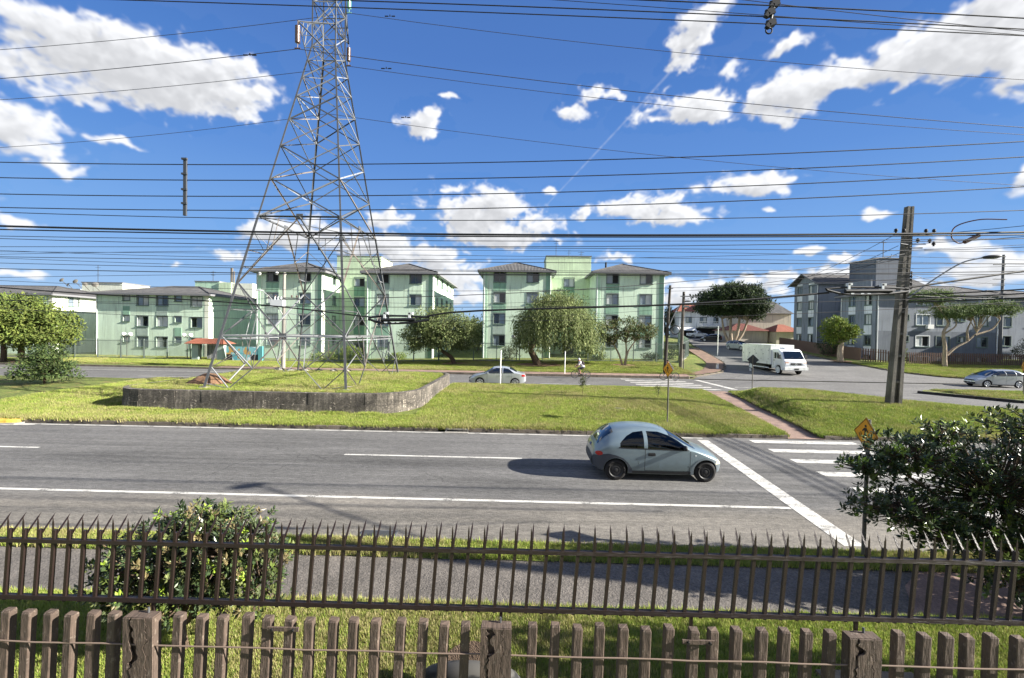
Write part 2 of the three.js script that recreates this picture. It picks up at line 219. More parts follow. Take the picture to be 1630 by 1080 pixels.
function tube(pts, radii, n = 6) {                               // tapered tube through points
  const P = pts.map(p => V3(...p)), pos = [], nor = [], uv = [], idx = []; let up = V3(0.31, 0.1, 0.94), L = 0;
  P.forEach((p, i) => { const t = (i === 0 ? P[1].clone().sub(p) : i === P.length - 1 ? p.clone().sub(P[i - 1]) : P[i + 1].clone().sub(P[i - 1])).normalize(); const u = V3().crossVectors(t, up).normalize(), w = V3().crossVectors(u, t); up = w.clone(); if (i) L += p.distanceTo(P[i - 1]); const r = Array.isArray(radii) ? radii[i] : radii; up = V3().crossVectors(u, t).negate(); up = w; for (let k = 0; k <= n; k++) { const a = k / n * Math.PI * 2, q = u.clone().multiplyScalar(Math.cos(a)).addScaledVector(w, Math.sin(a)); pos.push(p.x + q.x * r, p.y + q.y * r, p.z + q.z * r); nor.push(q.x, q.y, q.z); uv.push(k / n * r * 6.28, L); } });
  for (let i = 0; i < P.length - 1; i++) for (let k = 0; k < n; k++) { const a = i * (n + 1) + k, b = a + n + 1; idx.push(a, b, a + 1, b, b + 1, a + 1); }
  const g = new THREE.BufferGeometry(); g.setAttribute('position', new THREE.Float32BufferAttribute(pos, 3)); g.setAttribute('normal', new THREE.Float32BufferAttribute(nor, 3)); g.setAttribute('uv', new THREE.Float32BufferAttribute(uv, 2)); g.setIndex(idx); return g;
}
function smoothPts(pts, n = 6) { const c = new THREE.CatmullRomCurve3(pts.map(p => V3(...p))); return c.getPoints((pts.length - 1) * n).map(p => [p.x, p.y, p.z]); }
function sheet(nu, nv, fn, uvfn) {                                // grid surface; fn(u,v) -> [x,y,z]
  const pos = [], uv = [], idx = [];
  for (let j = 0; j <= nv; j++) for (let i = 0; i <= nu; i++) { const p = fn(i / nu, j / nv); pos.push(...p); const q = uvfn ? uvfn(i / nu, j / nv, p) : [p[0], -p[2]]; uv.push(...q); }
  for (let j = 0; j < nv; j++) for (let i = 0; i < nu; i++) { const a = j * (nu + 1) + i, b = a + nu + 1; idx.push(a, a + 1, b, b, a + 1, b + 1); }
  const g = new THREE.BufferGeometry(); g.setAttribute('position', new THREE.Float32BufferAttribute(pos, 3)); g.setAttribute('uv', new THREE.Float32BufferAttribute(uv, 2)); g.setIndex(idx); g.computeVertexNormals(); return g;
}
function poly(pts, y = 0) {                                       // flat polygon from [x, D] outline; y number or function
  const s = new THREE.Shape(pts.map(p => new THREE.Vector2(p[0], p[1]))), g = new THREE.ShapeGeometry(s), p = g.attributes.position;
  for (let i = 0; i < p.count; i++) { const X = p.getX(i), D = p.getY(i); p.setXYZ(i, X, typeof y === 'function' ? y(X, D) : y, -D); g.attributes.uv.setXY(i, X, D); }
  g.computeVertexNormals(); return g;
}
function quads(list) {                                            // list of [a,b,c,d] corner quads, flat shaded, uv in metres
  const pos = [], uv = [];
  for (const [a, b, c, d] of list) { const A = V3(...a), B = V3(...b), D = V3(...d), e1 = B.clone().sub(A), e2 = D.clone().sub(A), l1 = e1.length(); const u = e1.clone().normalize(); const f = (p) => { const q = V3(...p).sub(A), s = q.dot(u); return [s, Math.sqrt(Math.max(0, q.lengthSq() - s * s))]; }; for (const p of [a, b, c, a, c, d]) { pos.push(...p); uv.push(...f(p)); } }
  const g = new THREE.BufferGeometry(); g.setAttribute('position', new THREE.Float32BufferAttribute(pos, 3)); g.setAttribute('uv', new THREE.Float32BufferAttribute(uv, 2)); g.computeVertexNormals(); return g;
}
// ================================================================ THE GROUND
const kx = (X) => lerp(0.012, 0.062, sstep(-35, 15, X));
const gh = (X, D) => { const d = Math.min(D, 98) - 38; return d <= 0 ? 0 : kx(X) * (d * d / (d + 1.5)); };
const kerbD = curve([[-140, 42.6], [-60, 42.4], [-25, 40.9], [0, 40.1], [15.5, 40.0], [17, 40.4]]);
const streetL = curve([[39.5, 15.9], [41.5, 17.4], [44, 20.4], [48, 22.7], [52, 24.4], [75, 30.2], [100, 38.5], [130, 50]]);
const streetR = curve([[39.5, 60], [41.7, 50], [42.7, 43.6], [44.8, 41.2], [48, 40.4], [65, 42.2], [100, 50], [130, 60]]);
{
  const Ds = [-40, -10, 8, 17, 31, 36, 38, 39, 40, 42, 44, 47, 50, 54, 58, 63, 70, 78, 88, 98, 110, 140, 220, 400, 900, 2200];
  const Xs = [-2200, -900, -400, -200, -120, -80, -60, -45, -35, -28, -20, -14, -8, -3, 2, 7, 11, 15, 20, 26, 33, 42, 55, 75, 110, 180, 400, 900, 2200];
  struct('ground', sheet(Xs.length - 1, Ds.length - 1, (u, v) => { const X = Xs[Math.round(u * (Xs.length - 1))], D = Ds[Math.round(v * (Ds.length - 1))]; return [X, gh(X, D) - 0.07, -D]; }), M.lawn);
}
const nearRoad = struct('road', sheet(60, 4, (u, v) => [lerp(-70, 70, u), 0, -lerp(17.1, 8.05, v)], (u, v, p) => [p[0] + 32, 17.1 + p[2]]), M.road);
const farRoad = struct('road', sheet(80, 6, (u, v) => { const X = lerp(-140, 90, u); return [X, 0, -lerp(X > 17 ? 42 : kerbD(X), 31.0, v)]; }), M.asphalt);
const sideStreet = struct('side_street', sheet(8, 50, (u, v) => { const D = lerp(128, 39.6, v), X = lerp(streetL(D), streetR(D), u); return [X, gh(X, D) + 0.016, -D]; }), M.asphalt);
struct('junction', poly([[10.4, 17.1], [70, 17.1], [70, 31.0], [12, 31.0]], -0.004), M.asphalt);

// painted markings: parts of the road they lie on
function mark(parent, name, pts, y = 0.006) { mesh(name, poly(pts, y), M.paint, parent); }
const rect = (x0, x1, d0, d1) => [[x0, d0], [x1, d0], [x1, d1], [x0, d1]];
mark(nearRoad, 'edge_line', rect(-60, 6.42, 10.09, 10.21));
mark(nearRoad, 'edge_line', rect(-21.5, 7.2, 16.84, 16.95));
for (const [a, b] of [[-31.8, -26], [-21.6, -15.77], [-5.65, 0.1]]) mark(nearRoad, 'lane_dash', rect(a, b, 13.59, 13.71));
mark(nearRoad, 'stop_line', [[6.33, 8.35], [6.74, 8.35], [7.28, 16.6], [6.87, 16.6]]);
for (const d of [16.35, 15.08, 13.84, 12.56, 11.25, 9.95, 8.75]) mark(nearRoad, 'crosswalk_stripe', rect(8.93, 12.9, d, d + 0.42));
mark(nearRoad, 'edge_line', [[-22.6, 17.02], [-20.6, 16.6], [-19.6, 16.75], [-19.6, 16.9]], 0.007);
for (const [a, b] of [[-70, -60], [-53, -46], [-41.9, -35.3], [-31.2, -24], [-12, -6], [1.6, 5.6], [17, 22.5], [36, 44]]) mark(farRoad, 'lane_dash', rect(a, b, 34.05, 34.2));
mark(farRoad, 'edge_line', rect(-75, -6, 38.5, 38.63));
[38.6, 37.3, 36.0, 34.7, 33.4, 32.1].forEach((d, i) => mark(farRoad, 'crosswalk_stripe', rect(9.1 + i * 0.1, 14.3 + i * 0.15, d, d + 0.5)));
mark(farRoad, 'stop_line', [[16.0, 32.6], [16.5, 32.6], [16.2, 39.2], [15.8, 39.2]]);
mark(sideStreet, 'edge_line', [[24.2, 45.6], [24.35, 45.5], [25.4, 47.6], [25.25, 47.7]], (X, D) => gh(X, D) + 0.03);
mark(farRoad, 'lane_dash', rect(46, 54, 37.9, 38.05));

// kerbs, stone by stone
function kerbRun(label, pts, top, thick, len, mat, seed, skip = () => false) {
  const grp = new THREE.Group(); grp.name = numbered('kerb'); grp.userData = { kind: 'structure' }; scene.add(grp);
  const R = rng(seed); let carry = 0;
  for (let i = 0; i < pts.length - 1; i++) {
    const [x0, d0] = pts[i], [x1, d1] = pts[i + 1], L = Math.hypot(x1 - x0, d1 - d0), n = Math.max(1, Math.round(L / len));
    for (let k = 0; k < n; k++) { const t = (k + 0.5) / n, X = lerp(x0, x1, t), D = lerp(d0, d1, t); if (skip(X, D)) continue; const h = top + 0.08 + (R() - 0.5) * 0.012; const g = box(0, 0, 0, L / n - 0.014 - R() * 0.014, h, thick, (R() - 0.5) * 0.03, 0, 0); const p = g.attributes.uv; const o = R() * 5; for (let q = 0; q < p.count; q++) p.setXY(q, p.getX(q) + o, p.getY(q) + o); const m = mesh('kerb_stone', g, mat, grp); m.position.set(X, gh(X, D) + top - h / 2, -D); m.rotation.y = Math.atan2(d1 - d0, x1 - x0) + (R() - 0.5) * 0.012; }
  }
  return grp;
}
kerbRun('', [[-60, 17.16], [10.65, 17.16]], 0.14, 0.13, 1.0, M.kerb, 3, X => X > -2.98 && X < -2.05);
kerbRun('', [[12.1, 17.16], [35.5, 17.16]], 0.14, 0.13, 1.0, M.kerb, 4);
kerbRun('', [[-14, 7.98], [14, 7.98]], 0.10, 0.12, 1.0, M.kerb, 5);
kerbRun('', [[-70, 42.3], [-40, 41.5], [-25, 40.9], [0, 40.15], [15.6, 40.05], [17.6, 41.5], [20.6, 44], [22.8, 48], [24.5, 52], [30.2, 75]], 0.14, 0.15, 1.4, M.kerb, 6);
kerbRun('', [[75, 41.6], [50, 41.7], [43.6, 42.75], [41.2, 44.9], [40.5, 48], [42.3, 65], [46, 82]], 0.14, 0.15, 1.4, M.kerb, 7);
kerbRun('', [[29.8, 32.6], [30.9, 31], [32.6, 28.4], [60, 24]], 0.18, 0.2, 1.2, std({ color: C('#5c5a58'), map: concreteMap }), 8);

// lawns of the central reservation
const lawnLR = lin([[17.2, 10.75], [29.6, 12.95], [31, 13.2]]);
const lawnRL = lin([[17.2, 12.0], [29.8, 14.6], [31, 14.7]]);
const lawnRF = lin([[12, 30.5], [18.5, 30.2], [20.2, 27.7], [21.2, 25.8], [23.2, 24], [25.1, 23.3], [31, 20.8], [35, 17.9], [36, 17.3]]);
const hLawnL = (X, D) => { const e = Math.min(D - 17.2, 31 - D), s = lawnLR(D) - X; return 0.05 + 0.08 * sstep(0, 0.15, e) + 0.21 * sstep(0.4, 8, D - 17.2) * sstep(0, 1.1, 31 - D) * sstep(0.1, 3.0, s) + 0.025 * (fbm(X * 0.8, D * 0.8, 3) - 0.5); };
const hLawnR = (X, D) => { const e = Math.min(D - 17.2, lawnRF(X) - D), s = X - lawnRL(D); return 0.05 + 0.08 * sstep(0, 0.12, e) + 0.5 * sstep(0.0, 1.5, s) * sstep(0, 5, D - 17.2) * sstep(0, 2.2, lawnRF(X) - D) + 0.025 * (fbm(X * 0.8, D * 0.8, 3) - 0.5); };
struct('lawn', sheet(190, 46, (u, v) => { const D = lerp(31, 17.2, v), X = lerp(-90, lawnLR(D), 1 - Math.pow(1 - u, 1.35)); return [X, hLawnL(X, D), -D]; }), M.lawn);
struct('lawn', sheet(60, 40, (u, v) => { const Xm = lerp(11.9, 36, u), F = lawnRF(Xm), D = lerp(F, 17.2, v), X = Math.max(Xm, lawnRL(D)); return [X, hLawnR(X, D), -D]; }), M.lawn);
struct('lawn', poly([[30.1, 32.6], [31.1, 31.1], [32.7, 28.5], [60, 24.1], [75, 22], [75, 33.8], [33, 33.8], [31, 33.4]], 0.16), M.lawn);
struct('path', sheet(4, 24, (u, v) => { const D = lerp(31.2, 17.05, v); return [lerp(lawnLR(D) - 0.12, lawnRL(D) + 0.12, u), 0.045 + 0.02 * Math.sin(D), -D]; }), M.path);
// near side: verge, pavement, yard
struct('verge', sheet(120, 3, (u, v) => { const X = lerp(-26, 26, u), D = lerp(7.92, 7.33 + 0.06 * (fbm(X * 2, 1, 3) - 0.5), v); return [X, 0.09 + 0.02 * fbm(X, D * 2, 2), -D]; }), M.lawn);
struct('pavement', sheet(90, 3, (u, v) => { const X = lerp(-26, 26, u); return [X, 0.085, -lerp(7.5, 6.02, v)]; }), M.pave);
struct('path', poly([[5.6, 6.02], [26, 6.02], [26, 7.4], [6.9, 7.4], [6.2, 6.9]], 0.091), M.path);
struct('yard', sheet(120, 40, (u, v) => { const X = lerp(-26, 26, u), D = lerp(6.1, -6, v); return [X, 0.10 + 0.05 * (fbm(X * 0.9, D * 0.9, 3) - 0.5), -D]; }), M.lawn);
struct('path', bx(3.5, 4.6, 0.02, 0.165, -5.0, -3.4), std({ color: C('#cdbfa8'), map: concreteMap, bumpMap: bumpRough, bumpScale: 0.006 }));
// far side verges
const fv = struct('verge', sheet(150, 26, (u, v) => { const t = v, Dk = 0; const X0 = lerp(-140, 24, u); const D = lerp(75, kerbD(Math.min(X0, 15.5)) + 0.08, t), X = Math.min(X0, streetL(D) - 0.1); return [X, gh(X, D) + 0.10 + 0.04 * (fbm(X * 0.6, D * 0.6, 3) - 0.5), -D]; }), M.lawn);
struct('verge', sheet(60, 40, (u, v) => { const D = lerp(100, 42, Math.pow(v, 0.8)), X = lerp(streetR(D) + 0.08, 110, u * u); return [X, gh(X, D) + 0.10 + 0.04 * (fbm(X * 0.6, D * 0.6, 3) - 0.5), -D]; }), M.lawn);
struct('path', sheet(60, 2, (u, v) => { const X = lerp(-30, 16, u), D = kerbD(X) + lerp(1.5, 0.1, v); return [X, gh(X, D) + 0.135, -D]; }), M.path);
struct('path', sheet(30, 2, (u, v) => { const D = lerp(70, 41.5, u), X = streetL(D) - lerp(2.1, 0.1, v); return [X, gh(X, D) + 0.15, -D]; }), std({ color: C('#ddd6cc'), map: pathMap, roughness: 0.95 }));

// bare earth round the trunks beyond the far road
const BARE = [[-7.4, 47.6, 1.5], [2.0, 46.9, 2.3], [11.4, 47.5, 1.3], [49.9, 51, 1.7], [40.6, 55, 1.0], [-52.3, 43.8, 1.6]];
for (const [x, D, r] of BARE) { const R = rng(Math.round(x * 10 + 999)); const pts = Array.from({ length: 22 }, (_, k) => { const a = k / 22 * 6.2832, q = r * (0.7 + 0.45 * R()); return [x + Math.cos(a) * q * 1.5, D + Math.sin(a) * q * 0.8]; }); struct('soil', poly(pts, (X, d) => gh(X, d) + 0.145), M.dirt); }

// ================================================================ RAISED TOWER PLATFORM
const PLAT = 1.06;
{
  const out = []; const arc = (cx, cd, r, a0, a1, n) => { for (let i = 0; i <= n; i++) { const a = lerp(a0, a1, i / n); out.push([cx + Math.cos(a) * r, cd + Math.sin(a) * r]); } };
  // outline seen from above (x, D): front along D = 19.4, rounded corners
  arc(-17.75, 21.2, 1.75, Math.PI, Math.PI * 1.5, 5); for (let x = -16; x < -8; x += 1.25) out.push([x, 19.42]);
  out.push([-7.6, 19.5]); arc(-7.3, 21.9, 2.4, Math.PI * 1.52, Math.PI * 2, 7); for (let d = 23.1; d < 29.3; d += 1.25) out.push([-4.88, d]);
  arc(-6.2, 29.3, 1.32, 0, Math.PI * 0.5, 4); for (let x = -7.6; x > -17.2; x -= 1.3) out.push([x, 30.62]); arc(-17.75, 29, 1.62, Math.PI * 0.5, Math.PI, 4); for (let d = 27.8; d > 21.6; d -= 1.3) out.push([-19.45, d]);
  const inset = (k, o) => { const a = out[mod(k - 1, out.length)], b = out[mod(k + 1, out.length)], dx = b[0] - a[0], dd = b[1] - a[1], L = Math.hypot(dx, dd); return [out[mod(k, out.length)][0] - dd / L * o, out[mod(k, out.length)][1] + dx / L * o]; };
  const wall = thing('retaining_wall', 'low stained concrete block wall ringing the grassy mound under the lattice tower', 'wall', [0, 0, 0]);
  const R = rng(9); let s = 0;
  for (let k = 0; k < out.length; k++) {
    const L = Math.hypot(out[mod(k + 1, out.length)][0] - out[k][0], out[mod(k + 1, out.length)][1] - out[k][1]);
    for (let c = 0; c < 2; c++) {
      const y0 = c ? 0.56 : -0.05, y1 = c ? PLAT + 0.05 + (R() - 0.5) * 0.015 : 0.548, pr = (R() - 0.5) * 0.02 + (c ? 0 : -0.03), th = 0.26, gap = 0.008;
      const mixp = (o, t) => { const a = inset(k, o), b = inset(k + 1, o); return [lerp(a[0], b[0], t), lerp(a[1], b[1], t)]; };
      const e = gap / L, A = mixp(pr, e), B = mixp(pr, 1 - e), Ai = mixp(th, e), Bi = mixp(th, 1 - e), p = (q, y) => [q[0], y, -q[1]];
      const g = quads([[p(A, y0), p(B, y0), p(B, y1), p(A, y1)], [p(Bi, y0), p(Ai, y0), p(Ai, y1), p(Bi, y1)], [p(A, y1), p(B, y1), p(Bi, y1), p(Ai, y1)], [p(Ai, y0), p(A, y0), p(A, y1), p(Ai, y1)], [p(B, y0), p(Bi, y0), p(Bi, y1), p(B, y1)]]);
      const uv = g.attributes.uv; for (let q = 0; q < uv.count; q++) uv.setXY(q, uv.getX(q) + s, uv.getY(q) + y0);
      mesh('block', g, M.stain, wall);
    }
    s += L;
  }
  const core = []; for (let k = 0; k < out.length; k++) { const a = inset(k, 0.02), b = inset(k + 1, 0.02); core.push([[a[0], 0, -a[1]], [b[0], 0, -b[1]], [b[0], PLAT - 0.02, -b[1]], [a[0], PLAT - 0.02, -a[1]]]); }
  mesh('mortar_core', quads(core), M.stain, wall);
  const inner = out.map((_, k) => inset(k, 0.25));
  struct('mound', sheet(70, 50, (u, v) => { const X = lerp(-19.4, -4.98, u), D = lerp(30.55, 19.5, v); let cx = clamp(X, -17.75, -7.3), cd = clamp(D, 21.8, 29.2); const dx = X - cx, dd = D - cd, l = Math.hypot(dx, dd), r = l > 2.1 ? 2.1 / l : 1; const x = cx + dx * r, d = cd + dd * r; return [x, PLAT - 0.03 + 0.10 * sstep(0, 3, Math.min(x + 19, -5 - x, d - 19.5, 30.6 - d)) + 0.05 * (fbm(x, d, 3) - 0.5), -d]; }), M.lawn);
}
const platY = (x, d) => PLAT - 0.03 + 0.10 * sstep(0, 3, Math.min(x + 19, -5 - x, d - 19.5, 30.6 - d)) + 0.05 * (fbm(x, d, 3) - 0.5);
{ // heap of bare earth on the mound
  const g = sheet(22, 22, (u, v) => { const a = u * 6.2832, r = v; const n = 0.75 + 0.5 * fbm(Math.cos(a) * 2 + 5, Math.sin(a) * 2 + 5, 3); const x = -16.2 + Math.cos(a) * r * 1.35 * n, d = 21.9 + Math.sin(a) * r * 0.9 * n; return [x, PLAT + 0.0 + 0.62 * Math.pow(Math.max(0, Math.cos(Math.min(1, r) * 1.57)), 1.3) * (0.8 + 0.4 * fbm(x * 2, d * 2, 4)) - 0.05 * r, -d]; });
  solo('earth_heap', 'small heap of bare reddish earth on the left of the tower mound', 'earth heap', g, M.dirt);
}
{ const R = rng(88), nth = ['leftmost', 'second', 'third', 'fourth', 'fifth', 'rightmost']; for (let i = 0; i < 6; i++) { const g = new THREE.IcosahedronGeometry(0.16 + R() * 0.14, 1); const p = g.attributes.position; for (let k = 0; k < p.count; k++) { const n = 0.75 + 0.5 * HT[(k * 37 + i * 501) & 65535]; p.setXYZ(k, p.getX(k) * n * 1.3, p.getY(k) * n * 0.7, p.getZ(k) * n); } const gg = mergeVertices(g.deleteAttribute('normal') && g, 0.02); gg.computeVertexNormals(); const x = -17 + i * 0.95 + R() * 0.4, d = 29.0 + R() * 0.6; gg.translate(x, platY(x, d) + 0.08, -d); solo('rubble_stone', nth[i] + ' of the pale rubble lumps along the back edge of the tower mound', 'rubble', gg, M.concrete, 'rubble along the back of the mound'); } }
{ const g = new THREE.IcosahedronGeometry(0.2, 2); g.scale(1.9, 0.35, 0.9); g.translate(5.0, hLawnL(5, 21.6) + 0.04, -21.6); solo('stone', 'flat pale stone lying on the lawn beyond the small blue-grey car', 'stone', g, std({ color: C('#cdbfae'), map: concreteMap })); }

// ================================================================ LATTICE TOWER
{
  const t = thing('lattice_tower', 'tall steel lattice transmission tower standing on the walled grass mound', 'tower', [0, 0, 0]);
  const ang = mrg([box(0, 0.5, -0.42, 1, 1, 0.16), box(-0.42, 0.5, 0.08, 0.16, 1, 0.84)]);
  const R = rng(21);
  function bar(name, a, b, w, mat = M.galv) { const A = V3(...a), B = V3(...b), d = B.clone().sub(A), L = d.length(); const m = mesh(name, ang, mat, t); m.position.copy(A); m.quaternion.setFromUnitVectors(UPV, d.normalize()); m.rotateY(Math.floor(R() * 4) * Math.PI / 2); m.scale.set(w * 0.66, L, w * 0.66); return m; }
  const Y0 = PLAT + 0.02, YW = 20.2, YT = 29;
  const cx = (y) => y > YW ? -11.5 : lerp(-11.95, -11.5, (y - Y0) / (YW - Y0)), cd = (y) => y > YW ? 25.0 : lerp(24.9, 25.0, (y - Y0) / (YW - Y0));
  const hx = (y) => y > YW ? 0.64 : lerp(3.5, 0.66, (y - Y0) / (YW - Y0)), hd = (y) => y > YW ? 0.66 : lerp(4.35, 0.68, (y - Y0) / (YW - Y0));
  const cor = [[-1, -1], [1, -1], [1, 1], [-1, 1]];                // front-left, front-right, back-right, back-left (x, D)
  const pt = (i, y) => [cx(y) + cor[i & 3][0] * hx(y), y, -(cd(y) + cor[i & 3][1] * hd(y))];
  const on = (i, y, f) => { const a = pt(i, y), b = pt(i + 1, y); return [lerp(a[0], b[0], f), y, lerp(a[2], b[2], f)]; };
  const mats = [M.galv, M.steelDark, M.galv, M.rusty, M.steelDark];
  const pm = () => mats[Math.floor(R() * 5)];
  for (let i = 0; i < 4; i++) { bar('leg', pt(i, Y0 - 0.1), pt(i, 10), 0.19, M.steelDark); bar('leg', pt(i, 10), pt(i, YW), 0.14, M.steelDark); bar('leg', pt(i, YW), pt(i, YT), 0.12, M.steelDark); mesh('footing', box(...pt(i, Y0 - 0.02), 0.34, 0.16, 0.34), M.concrete, t); }
  const B1 = 3.66, N1 = 6.35, B2 = 9.95, lv = [9.95, 12.1, 14.0, 15.6, 17.0, 18.2, 19.25, YW];
  for (let i = 0; i < 4; i++) {
    bar('horizontal_brace', pt(i, B1), pt(i + 1, B1), 0.11); bar('horizontal_brace', pt(i, B1 - 0.16), pt(i + 1, B1 - 0.16), 0.07); bar('horizontal_brace', pt(i, B2), pt(i + 1, B2), 0.12, M.steelDark);
    // diamond between the two belts
    bar('diagonal_brace', on(i, B1, 0.5), pt(i, N1), 0.11, pm()); bar('diagonal_brace', on(i, B1, 0.5), pt(i + 1, N1), 0.11, pm()); bar('diagonal_brace', on(i, B2, 0.5), pt(i, N1), 0.11, M.rusty); bar('diagonal_brace', on(i, B2, 0.5), pt(i + 1, N1), 0.11, M.steelDark);
    for (const s of [0, 1]) {
      const leg = (y) => pt(i + s, y), F = (y, f) => on(i, y, s ? 1 - f : f);
      bar('redundant_brace', leg(8.1), F(8.15, 0.25), 0.06, pm()); bar('redundant_brace', leg(9.1), F(8.15, 0.25), 0.05, pm()); bar('redundant_brace', F(8.15, 0.25), F(B2, 0.25), 0.06, pm());
      bar('redundant_brace', leg(7.2), F(7.25, 0.125), 0.05, pm()); bar('redundant_brace', leg(5.0), F(5.0, 0.25), 0.06, pm()); bar('redundant_brace', leg(B1), F(5.0, 0.25), 0.06, pm()); bar('redundant_brace', F(5.0, 0.25), F(B1, 0.25), 0.05, pm());
      // splayed bracing of the foot
      bar('diagonal_brace', leg(B1), F(2.05, 0.31), 0.08, pm()); bar('diagonal_brace', F(2.05, 0.31), F(Y0, 0.17), 0.08, pm()); bar('redundant_brace', F(2.05, 0.31), F(B1, 0.31), 0.06, pm()); bar('redundant_brace', F(2.05, 0.31), F(B1, 0.2), 0.05, pm());
      bar('diagonal_brace', F(2.05, 0.31), on(i, B1, 0.5), 0.08, pm()); bar('redundant_brace', leg(2.1), F(Y0, 0.17), 0.06, pm()); bar('redundant_brace', leg(Y0 + 0.2), F(Y0, 0.17), 0.05, pm());
      bar('redundant_brace', leg(2.1), F(2.75, 0.18), 0.05, pm());
    }
    for (let k = 0; k < lv.length - 1; k++) { const a = lv[k], b = lv[k + 1], w = 0.10 - k * 0.006; bar('diagonal_brace', pt(i, a), pt(i + 1, b), w, pm()); bar('diagonal_brace', pt(i + 1, a), pt(i, b), w, pm()); if (i % 2 || k === lv.length - 2) bar('horizontal_brace', pt(i, b), pt(i + 1, b), 0.08, M.galv); }
    for (let y = YW, k = 0; y < 27.5; y += 1.25, k++) { bar('diagonal_brace', k % 2 ? pt(i, y) : pt(i + 1, y), k % 2 ? pt(i + 1, y + 1.25) : pt(i, y + 1.25), 0.065, pm()); bar('diagonal_brace', k % 2 ? pt(i + 1, y) : pt(i, y), k % 2 ? pt(i, y + 1.25) : pt(i + 1, y + 1.25), 0.055, pm()); bar('horizontal_brace', pt(i, y + 1.25), pt(i + 1, y + 1.25), 0.06, M.galv); }
  }
  bar('diagonal_brace', pt(0, B1), pt(2, B1), 0.08); bar('diagonal_brace', pt(1, B1), pt(3, B1), 0.08); bar('diagonal_brace', pt(0, B2), pt(2, B2), 0.07, M.steelDark); bar('diagonal_brace', pt(1, B2), pt(3, B2), 0.07, M.steelDark);
  const plate = new THREE.BoxGeometry(0.36, 0.3, 0.03); for (let i = 0; i < 4; i++) for (const y of [B1, B2]) { const m = mesh('gusset_plate', plate, M.steelDark, t); const q = on(i, y, 0.5); m.position.set(q[0], q[1], q[2]); if (i % 2) m.rotation.y = Math.PI / 2; }
  function arm(tipY, tipD, yl, yu, front) { const s = front ? [0, 1] : [3, 2], tip = [-11.72, tipY, -tipD]; for (const i of s) { bar('cross_arm', pt(i, yl), tip, 0.08, M.steelDark); bar('cross_arm', pt(i, yu), tip, 0.08, M.steelDark); } for (const f of [0.35, 0.65]) { const L = s.map(i => [lerp(pt(i, yl)[0], tip[0], f), lerp(yl, tipY, f), lerp(pt(i, yl)[2], tip[2], f)]), U = s.map(i => [lerp(pt(i, yu)[0], tip[0], f), lerp(yu, tipY, f), lerp(pt(i, yu)[2], tip[2], f)]); bar('cross_arm', L[0], L[1], 0.06, M.galv); bar('cross_arm', L[0], U[0], 0.05, M.galv); bar('cross_arm', L[1], U[1], 0.05, M.galv); bar('cross_arm', U[1], L[0], 0.05, M.galv); } }
  arm(19.85, 21.9, 19.25, 21.45, true); arm(22.95, 28.3, 22.7, 23.95, false); arm(26.4, 28.3, 26.1, 27.5, false); arm(25.6, 21.9, 25.2, 26.4, true);
  for (const [y, d, mat, len] of [[19.85, 21.9, M.insulator, 1.4], [22.95, 28.3, M.insulator, 1.4], [26.4, 28.3, M.insGlass, 1.4], [25.6, 21.9, M.insGlass, 1.4]]) { const pr = []; for (let k = 0; k <= 24; k++) { const yy = -0.25 - k / 24 * (len - 0.5); pr.push(new THREE.Vector2(k === 0 || k === 24 ? 0.02 : (k % 2 ? 0.135 : 0.06), yy)); } const g = mrg([new THREE.LatheGeometry(pr.reverse(), 10), cyl([0, 0, 0], [0, -len, 0], 0.02, 0.02, 6), box(0, -len, 0, 0.3, 0.05, 0.05)]); g.translate(-11.72, y, -d); mesh('insulator', g, mat, t); }
}
// ================================================================ BUILDINGS
const RB = rng(404);
// a wall panel with real openings, built in its own plane (u to the right, v up, outward normal +z), then turned and set
const put = (g, pos, ry) => { g.rotateY(ry); g.translate(...pos); return g; };
function wallPanel(parent, w, h, wins, mat, pos, ry, th = 0.2, name = 'wall') {
  const s = new THREE.Shape([[0, 0], [w, 0], [w, h], [0, h]].map(p => new THREE.Vector2(...p)));
  for (const q of wins) { const p = new THREE.Path(); p.moveTo(q.u - q.w / 2, q.v - q.h / 2); p.lineTo(q.u + q.w / 2, q.v - q.h / 2); p.lineTo(q.u + q.w / 2, q.v + q.h / 2); p.lineTo(q.u - q.w / 2, q.v + q.h / 2); p.closePath(); s.holes.push(p); }
  const g = new THREE.ExtrudeGeometry(s, { depth: th, bevelEnabled: false }); g.translate(0, 0, -th);
  const m = mesh(name, put(g, pos, ry), mat, parent);
  for (const q of wins) makeWindow(parent, q, pos, ry);
  return m;
}
